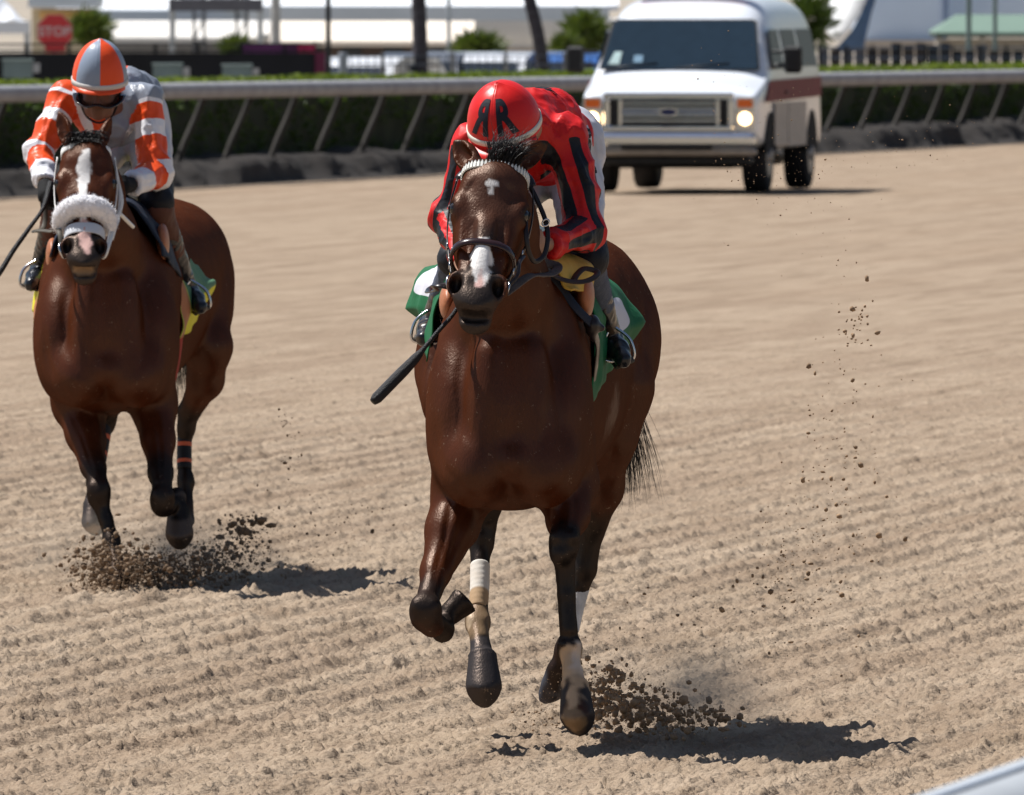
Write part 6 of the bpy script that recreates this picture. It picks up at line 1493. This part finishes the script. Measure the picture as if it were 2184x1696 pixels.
def rider_second():
    p = R2.p; r = R2.r
    root = empty('person', p(250, 450, .7), 'jockey in orange, grey and white hooped silks with quartered orange and grey helmet', 'person')
    u = nrm([.02, -.26, .96]); f = nrm([-.06, -.96, -.26]); f = nrm(f - f.dot(u) * u); s = np.cross(f, u); s = s if s[0] > 0 else -s
    hc = p(213, 170, .30); Fh = np.array([s, f, u])
    shR = p(140, 208, .60); shL = p(312, 218, .60); elR = p(84, 330, .46); elL = p(332, 366, .50); wrR = p(96, 388, .22); wrL = p(284, 392, .22)
    neck = p(222, 216, .52); chest = p(226, 238, .64); waist = p(262, 222, .92); pelv = p(286, 240, 1.12)
    hipL = p(318, 290, 1.12); hipR = p(250, 292, 1.14); knL = p(336, 446, .60); knR = p(122, 450, .60); anL = p(402, 622, .96); anR = p(86, 578, .95)
    toL = p(428, 655, .80); toR = p(66, 606, .76); haL = p(262, 398, .10); haR = p(98, 416, .14)
    G = SDF(p(30, 700, 0) * [1, 1, 0] + [0, -.1, .9], p(480, 60, 1.4) + .05, .009)
    face(G, hc - u * .040 + f * .004, Fh)
    G.cap(hc - u * .08 - f * .03, neck, .052, .060, .03); G.cap(neck, chest, .06, .10, .05)
    G.cap(chest, waist, .105, .10, .05); G.cap(waist, pelv, .10, .11, .05); G.cap(shR, shL, .05, .05, .05)
    for sh, el, wr, ha in ((shR, elR, wrR, haR), (shL, elL, wrL, haL)):
        G.cap(sh, el, .046, .034, .03); G.cap(el, wr, .034, .025, .02); G.cap(wr, ha, .023, .020, .02)
    for hi, kn, an, to in ((hipL, knL, anL, toL), (hipR, knR, anR, toR)):
        G.cap(hi, kn, .070, .045, .04); G.cap(kn, an, .043, .030, .03); G.cap(an, to, .026, .02, .02)
    V, Q = G.mesh(2); mesh_obj('body', V, Q, mat('tanned skin', (.17, .075, .048), .5, var=.12, scale=20, bump=.15, bscale=200), root)
    # gloves
    gl = mat('black glove', (.006, .006, .007), .85, var=.3, scale=40, bump=.3, bscale=120)
    for ha, ax, out, sd, wr in ((haL, (-.1, -.3, .9), (-.5, -.8, -.1), 1, wrL), (haR, (-.45, -.2, -.75), (.75, -.6, -.2), -1, wrR)):
        G = SDF(ha - .13, ha + .13, .0055); fist(G, ha, ax, out, sd); G.cap(wr + (ha - wr) * .35, ha, .034, .030, .015)
        V, Q = G.mesh(2); mesh_obj('glove', V * 1.0, Q, gl, root)
    # shirt
    ora = (.82, .085, .015); gry = (.27, .30, .36); wht = (.82, .83, .88)
    pc = [(chest, waist, .125, .116, 1.0), (waist, pelv + [0, -.06, 0], .116, .110), (shR + [.03, 0, 0], shL + [-.03, 0, 0], .070, .074), (neck + [0, .04, 0], chest, .074, .118),
          (p(232, 262, .60), p(262, 262, .85), .095, .085), (p(300, 200, .90), p(268, 190, .80), .095, .09),
          (shR, elR, .066, .056), (shL, elL, .068, .060), (elR, wrR, .055, .040), (elL, wrL, .058, .044), ('e', elL, (.060, .06, .060)), ('e', elR, (.056, .056, .056))]
    def pat(V):
        n = .05 * (vnoise3(V, 16, 3) - .5); best = np.full(len(V), 9.); T = np.full(len(V), -1.)
        for a, b, rr, t0, t1 in ((shL, elL, .07, 0, 1), (elL, wrL, .058, 1, 1.75), (shR, elR, .066, 0, 1), (elR, wrR, .056, 1, 1.75)):
            d, t = segd(V, a, b); d = d - rr; m = d < best; best = np.where(m, d, best); T = np.where(m, t0 + (t1 - t0) * t, T)
        dt = np.minimum(np.minimum(segd(V, chest, waist)[0] - .125, segd(V, waist, pelv)[0] - .12), segd(V, shR + (shL - shR) * .2, shL + (shR - shL) * .2)[0] - .07)
        T = T + n
        arm = best < dt - .0
        w = np.maximum.reduce([.11 - np.abs(T - .42), .085 - np.abs(T - .99), (T - 1.42) * .5, .03 - np.abs(T - .05)]) * 6
        mid = (V - p(236, 240, .6)) @ nrm([1, -.12, -.25])
        gr_ = np.where(arm & (T > .06), -1, mid * 30)
        strap = np.abs((V - p(162, 215, .55)) @ nrm([.86, 0, .42])) - .018
        w = np.where(arm, w, np.where((V[:, 0] < p(200, 0, .5)[0]) & (V[:, 1] < chest[1] + .05), -strap * 30, -1))
        return {'gry': gr_, 'whit': w}
    lo, hi = box_of(pc)
    def cut(G):
        for a, b in ((wrL, haL), (wrR, haR)): G.cap(a + nrm(b - a) * .055, a + nrm(b - a) * .12, .06, .06, .006, sub=True)
    grow(pc, lo, hi, .007, .030, silk('hooped racing silks', ora, [('gry', gry), ('whit', wht)], rough=.38, fold=.5), 'shirt', root, fold=(.017, 9), attrs=pat, cut=cut, lines=[([(300, 225), (325, 270), (335, 340)], 5, .006), ([(345, 230), (350, 290), (345, 350)], 5, -.006), ([(312, 240), (320, 300), (318, 350)], 4, -.005), ([(290, 372), (318, 372), (350, 352)], 4, .006), ([(286, 386), (318, 390), (350, 376)], 4, -.006), ([(268, 150), (300, 175), (322, 215)], 5, .007), ([(262, 170), (290, 200), (300, 250)], 5, -.006), ([(250, 200), (268, 240), (270, 290)], 5, .007), ([(180, 215), (190, 250), (215, 280)], 4, -.006), ([(160, 200), (172, 240), (180, 280)], 4, .006), ([(130, 200), (104, 250), (88, 310)], 4, -.005), ([(118, 230), (100, 280), (92, 330)], 4, .005), ([(66, 330), (84, 345), (104, 340)], 3.5, .006), ([(68, 350), (84, 358), (102, 356)], 3.5, -.006)])
    pb = [(pelv + [0, .03, -.02], pelv + [0, -.08, 0], .112, .102), (hipL, hipL + (knL - hipL) * .75, .094, .074, 1.1), (hipR, hipR + (knR - hipR) * .75, .094, .072, 1.1), ('e', pelv + [.01, .05, .0], (.13, .12, .12))]
    lo, hi = box_of(pb)
    grow(pb, lo, hi, .0075, .05, silk('soiled white breeches', (.60, .61, .66), [], rough=.5, fold=.35, dirt=(.34, .28, .22)), 'breeches', root, fold=(.006, 12))
    blk = silk('black cloth', (.008, .009, .014), [], .6)
    for hi_, kn in ((hipL, knL), (hipR, knR)):
        pk = [(hi_ + (kn - hi_) * .60, kn + [0, -.0, .03], .082, .070, 1.1)]; lo, hi = box_of(pk); grow(pk, lo, hi, .007, .03, blk, 'knee_guard', root, fold=(.004, 14))
    bn = mat('brown legging', (.10, .035, .022), .6, var=.25, scale=14, bump=.2)
    bt = mat('black boot leather', (.010, .012, .018), .30, var=.5, scale=20, coat=.3); sole = mat('boot sole', (.10, .085, .07), .8)
    for kn, an, to in ((knL, anL, toL), (knR, anR, toR)):
        pc2 = [(kn, kn + (an - kn) * .5, .060, .050, 1.1), ('e', kn + [0, -.0, .0], (.063, .063, .063))]; lo, hi = box_of(pc2); grow(pc2, lo, hi, .007, .03, bn, 'legging', root, fold=(.004, 20))
        boot(root, an, kn + (an - kn) * .32, to, bt, sole, .040, .054, 1.05)
    pan = pi / 3
    def af(th, ph):
        k = math.floor(((th - pi / 2) + .10) / pan) % 2
        x = (((th - pi / 2) + .10) / pan) % 1; e = min(x, 1 - x) * pan
        return (-1 if k == 0 else 1) * min(1, e * 12 + .02)
    hm = silk('quartered helmet silk', (.27, .33, .43), [('pat', (.82, .085, .02))], rough=.38, fold=.12)
    he, pt = helmet(root, hc, u, f, .114, .130, .170, hm, mat('pale band', (.60, .58, .56), .6, var=.08), silk('peak cloth', (.82, .085, .02), [], rough=.4), af, drop=.010, pk=.022)
    sgn = 1 if (pt(pi / 2 - .1, 1.2)[0] > pt(pi / 2, 1.2)[0]) else -1
    if sgn < 0: pass
    gp = [hc + s * x + f * y - u * z for x, y, z in ((-.082, .00, .062), (-.066, .072, .076), (-.032, .106, .084), (0, .112, .072), (.032, .106, .084), (.066, .072, .076), (.082, .00, .062))]
    tube('sunglasses', gp, .02, mat('dark lens', (.004, .004, .006), .08, coat=1.0), root, n=30, flat=(.058, .009), up=-u)
    tube('chin_strap', [hc + s * .088 - u * .02, hc + s * .080 - u * .08 + f * .02, hc + s * .04 - u * .160 + f * .03, hc - u * .172 + f * .045, hc - s * .04 - u * .160 + f * .03, hc - s * .080 - u * .08 + f * .02, hc - s * .088 - u * .02], .02, blk, root, n=30, flat=(.009, .003), up=(0, -1, .2))
    wb = G = None
    return root, dict(haR=haR, haL=haL, toL=toL, toR=toR, anL=anL, anR=anR)
def tack_second(root, H, J):
    p = R2.p; r = R2.r; a = H.at
    eyeballs(H, root); st = STEEL(); hair = HAIR(); lea = LEATH()
    wl_ = mat('white bridle strap', (.82, .82, .80), .42, var=.1)
    br = empty_child('bridle', root, a(0, .3, 0))
    ribbon_on_head('browband', H, .0, (-12, 192), .013, wl_, br, w=.034, th=.006)
    for g in (-1, 1):
        cs = [a(g * .118, .0, -.075), a(g * .128, .18, -.095), a(g * .124, .38, -.100), a(g * .108, .58, -.080), a(g * .092, .80, -.055)]
        tube('cheek_strap', cs, 0, wl_, br, n=24, flat=(.018, .005), up=H.U * g)
        d_ring('bit_ring', a(g * .086, .86, -.055), .032, H.V, nrm(H.W + H.U * g * .5), wl_ if g > 0 else st, br, .005)
    # fleece shadow roll across the nose
    G = SDF(a(0, .5, 0) - .24, a(0, .5, 0) + .24, .007)
    ps = []
    for an_ in np.linspace(-28, 208, 15):
        c_, s_ = cos(radians(an_)), sin(radians(an_)); ps.append(a(c_ * .098, .585 - .03 * (s_ - .5), -.060 + s_ * .088))
    for i, (q, w) in enumerate(zip(ps[:-1], ps[1:])):
        k0 = .025 + .014 * sin(pi * i / 14); k1 = .025 + .014 * sin(pi * (i + 1) / 14); G.cap(q, w, k0, k1, .02)
    V, Q = G.mesh(1); N = normals(V, Q); V = V + N * (.004 * (vnoise3(V, 70, 2) - .5) + .004 * (vnoise3(V, 30, 4) - .5))[:, None]
    rl = mesh_obj('shadow_roll', V, Q, mat('white fleece', (.86, .85, .88), .95, var=.05, scale=30, bump=.3, bscale=120, sheen=.2), br)
    R = random.Random(4); N = normals(V, Q); ids = [R.randrange(len(V)) for _ in range(1500)]
    strands('fleece_pile', [[V[i] - N[i] * .003, V[i] + N[i] * .003, V[i] + N[i] * .006 + np.array([R.gauss(0, .004), R.gauss(0, .004), R.gauss(0, .004)])] for i in ids], .0016, MC['white fleece'], rl)
    tp = [a(cos(radians(q)) * .080, .735, -.050 + sin(radians(q)) * .064) for q in np.linspace(-20, 200, 16)]
    tube('nose_tape', tp, 0, mat('white tape', (.62, .64, .68), .6, var=.08), br, n=30, flat=(.008, .060), up=np.array([H.V] * 30) if False else tuple(H.V)) if False else ribbon_on_head('nose_tape', H, .735, (0, 180), .006, mat('white tape', (.62, .64, .68), .6, var=.08), br, w=.052, th=.006)
    for k, off in enumerate((0, .018)):
        tube('throat_strap', [p(238 + off * 300, 350, -.2), p(252, 390, -.22), p(256 + off * 200, 430, -.26), p(250, 468, -.3), p(238, 500 + 600 * off, -.36)], 0, wl_, br, n=30, flat=(.016, .005), up=(0, -1, 0))
    tube('rein', [a(.090, .86, -.06), p(238, 500, -.45), p(250, 470, -.3), p(252, 450, -.15), p(270, 462, .0), p(262, 420, .06), J['haL']], 0, wl_, br, n=50, flat=(.020, .005), up=(0, -.8, .5))
    tube('rein', [a(-.090, .86, -.06), p(128, 500, -.5), p(110, 494, -.3), p(82, 492, -.1), p(72, 494, .0), p(92, 486, .08), J['haR']], 0, mat('worn rein', (.08, .07, .055), .6, var=.3), br, n=50, flat=(.020, .005), up=(0, -.8, .5))
    tube('rein_end', [p(256, 456, -.25), p(272, 472, -.2), p(284, 484, -.15)], .008, wl_, br, n=10, seg=8)
    yl = silk('yellow saddle cloth', (.72, .66, .03), [('org', (.72, .12, .03)), ('grn', (.10, .22, .12))], rough=.7, fold=.3, sheen=0)
    fr = [(76, 690), (80, 640), (92, 585), (118, 520), (160, 460), (236, 430), (296, 446), (345, 520), (376, 610), (388, 670), (382, 722)]
    mi = [(72, 668), (78, 620), (92, 570), (120, 520), (170, 462), (252, 434), (320, 450), (372, 520), (404, 590), (418, 640), (404, 706)]
    re = [(78, 640), (84, 610), (96, 570), (126, 520), (190, 462), (282, 436), (345, 452), (392, 520), (440, 590), (456, 606), (424, 664)]
    rows = [[p(x, y, .62) for x, y in fr], [p(x, y, 1.0) for x, y in mi], [p(x, y, 1.36) for x, y in re]]
    def at_(uv, V):
        return {'org': (.10 - np.abs(uv[:, 0] - .12)) * 20, 'grn': np.minimum(.9 - uv[:, 1], uv[:, 1] - .62) * 8 * (uv[:, 0] > .25) - .001}
    sheet('saddle_cloth', rows, yl, root, attrs=at_, nu=34, nv=80, wob=.012)
    nv_ = mat('dark blue saddle towel', (.012, .020, .040), .7, var=.3)
    rows = [[p(x, y, .22) for x, y in ((112, 545), (128, 500), (170, 450), (220, 432), (270, 436), (304, 468), (332, 510), (346, 545))],
            [p(x, y, .60) for x, y in ((104, 570), (120, 510), (165, 452), (236, 424), (290, 432), (335, 478), (368, 540), (382, 592))]]
    sheet('saddle_towel', rows, nv_, root, thick=.010, nu=16, nv=60, wob=.012)
    G = SDF(p(60, 620, .1), p(420, 370, 1.5), .0095)
    G.cap(p(250, 424, .60), p(258, 426, 1.05), .05, .07, .04); G.ell(p(262, 416, 1.18), [.13, .08, .035], .03)
    V, Q = G.mesh(2); sd = mesh_obj('saddle', V, Q, lea, root)
    tan = mat('tan saddle flap', (.40, .145, .065), .42, var=.2)
    for c, rr in ((p(112, 545, .40), [.028, .11, .075]), (p(346, 520, .40), [.030, .115, .085])):
        G = SDF(c - np.array(rr) - .03, c + np.array(rr) + .03, .0075); G.ell(c, rr, .01); V, Q = G.mesh(2); mesh_obj('flap', V, Q, tan, sd)
    for g, an, to, lt in ((1, J['anL'], J['toL'], p(362, 500, .75)), (-1, J['anR'], J['toR'], p(118, 500, .75))):
        m_ = an + (to - an) * .55; top = m_ + np.array([-.02 * g, 0, .085])
        tube('stirrup_leather', [lt, (lt + top) / 2, top], 0, lea, sd, n=16, flat=(.020, .005), up=(1, 0, 0))
        pts = [top, m_ + [.052, -.01, .03], m_ + [.060, -.01, -.028], m_ + [.0, -.01, -.042], m_ + [-.060, -.01, -.028], m_ + [-.052, -.01, .03]]
        V, F = sweep(smooth_path(pts + [pts[0]], 40)[:-1], lambda q: circ(.0062, 8), (0, 1, 0), True); mesh_obj('stirrup', V, F, STEEL(), sd)
    tube('girth_strap', [p(376, 640, .6), p(384, 700, .66), p(378, 770, .72), p(360, 850, .78)], 0, mat('red girth', (.35, .03, .02), .7), root, n=24, flat=(.05, .006), up=(.9, -.5, 0))
    def base(R): return a(R.uniform(-.060, .060), R.uniform(-.12, -.02), R.uniform(-.03, .015)), np.array([R.uniform(-.8, .8), -.5, .35])
    hair_tuft('forelock', root, base, 900, lambda t, R: np.array([R.uniform(-.4, .4), .3, -1.2]), .055, hair, .0024, 3, .05)
    def base(R):
        t = R.random(); q = p(190 + 46 * t, 300 + 150 * t, -.2 + .75 * t); return q + np.array([R.uniform(-.012, .012), 0, 0]), np.array([-.3, .5, .6])
    hair_tuft('mane', root, base, 700, lambda t, R: np.array([-1.0, .6, -1.6]), .12, hair, .0016, 5, .12)
    td = p(364, 625, 2.48)
    def base(R): return td + np.array([R.gauss(0, .018), R.gauss(0, .02), R.gauss(0, .03)]), np.array([.1, .6, -.2])
    hair_tuft('tail', root, base, 400, lambda t, R: np.array([R.uniform(-.2, .2), .5, -1.6]), .60, hair, .0020, 8, .08, steps=16)
    bw = silk('black wrap with orange rings', (.010, .011, .016), [('rng', (.62, .13, .06))], rough=.6, fold=.2)
    ra = lambda t: {'rng': np.maximum(.06 - np.abs(t - .30), .05 - np.abs(t - .80)) * 20}
    wrap('leg_wrap', R2, [(221, 910, 1.58), (216, 945, 1.55), (210, 985, 1.49)], (18, 16), bw, root, 5, ra)
    wrap('leg_wrap', R2, [(394, 925, 1.9), (393, 960, 1.89), (393, 1000, 1.87)], (15.5, 16), bw, root, 5, ra)
# ------------------------------------------------------------------ everything
ground()
rail_and_hedge()
outer_rail()
background()
van()
root1, H1, V1, Q1 = lead_horse()
jr1, J1 = rider_lead()
tack_lead(root1, H1, J1)
root2, H2 = second_horse()
jr2, J2 = rider_second()
tack_second(root2, H2, J2)
wm = mat('whip rubber', (.012, .012, .014), .45, var=.3, scale=60, bump=.5, bscale=300)
whip([J1['haR'] + np.array([.02, .0, .02]), R1.p(972, 662, .0), R1.p(930, 712, -.05), R1.p(890, 760, -.08), R1.p(840, 812, -.12), R1.p(795, 858, -.15)], [(0, .0065), (.55, .0075), (.63, .016), (.75, .019), (.97, .019), (1, .012)], 'black riding whip with a thick handle held beside the leading horse', wm)
whip([J2['haR'] + np.array([.02, .0, .05]), R2.p(94, 440, .05), R2.p(60, 490, -.05), R2.p(28, 535, -.1), R2.p(0, 580, -.15), R2.p(-14, 600, -.16)], [(0, .014), (.2, .012), (.3, .008), (.6, .010), (1, .012)], 'black riding whip in gloved hand of the orange and grey jockey', wm)
dirt()

def dust():
    m = bpy.data.materials.new('airborne dust'); m.use_nodes = True; N, L = m.node_tree.nodes, m.node_tree.links; N.remove(N['Principled BSDF'])
    v = N.new('ShaderNodeVolumePrincipled'); v.inputs['Color'].default_value = (.95, .80, .64, 1); v.inputs['Anisotropy'].default_value = 0
    tc = N.new('ShaderNodeTexCoord'); n = N.new('ShaderNodeTexNoise'); n.inputs['Scale'].default_value = 3.4; n.inputs['Detail'].default_value = 6; n.inputs['Distortion'].default_value = .6; L.new(tc.outputs['Object'], n.inputs[0])
    gr = N.new('ShaderNodeTexCoord'); le = N.new('ShaderNodeVectorMath'); le.operation = 'DISTANCE'; L.new(tc.outputs['Generated'], le.inputs[0]); le.inputs[1].default_value = (.5, .5, .5)
    f = N.new('ShaderNodeMapRange'); f.inputs[1].default_value = .50; f.inputs[2].default_value = .10; f.inputs[3].default_value = 0; f.inputs[4].default_value = 1; L.new(le.outputs['Value'], f.inputs[0])
    a = N.new('ShaderNodeMapRange'); a.inputs[1].default_value = .44; a.inputs[2].default_value = .72; a.inputs[3].default_value = 0; a.inputs[4].default_value = 4.5; L.new(n.outputs['Fac'], a.inputs[0])
    mu = N.new('ShaderNodeMath'); mu.operation = 'MULTIPLY'; L.new(f.outputs[0], mu.inputs[0]); L.new(a.outputs[0], mu.inputs[1]); L.new(mu.outputs[0], v.inputs['Density']); L.new(v.outputs[0], N['Material Output'].inputs['Volume'])
    for rig, x, y, dd, rx, ry, rz, lab in ((R1, 1450, 1480, 1.3, .42, .6, .22, 'faint sandy dust hanging behind the leading horse hooves'), (R2, 330, 1190, .7, .62, .6, .22, 'faint sandy dust hanging around the second horse hooves')):
        c = rig.p(x, y, dd); th, ph = np.meshgrid(np.linspace(0, 2 * pi, 32, endpoint=False), np.linspace(0, pi, 17)); n_ = 32
        V = c + np.stack([np.sin(ph) * np.cos(th) * rx, np.sin(ph) * np.sin(th) * ry, np.cos(ph) * rz], -1).reshape(-1, 3)
        o = mesh_obj('dust_cloud', V, [(i * n_ + j, (i + 1) * n_ + j, (i + 1) * n_ + (j + 1) % n_, i * n_ + (j + 1) % n_) for i in range(16) for j in range(n_)], m); tag(o, lab, 'dust', kind='stuff')
dust()
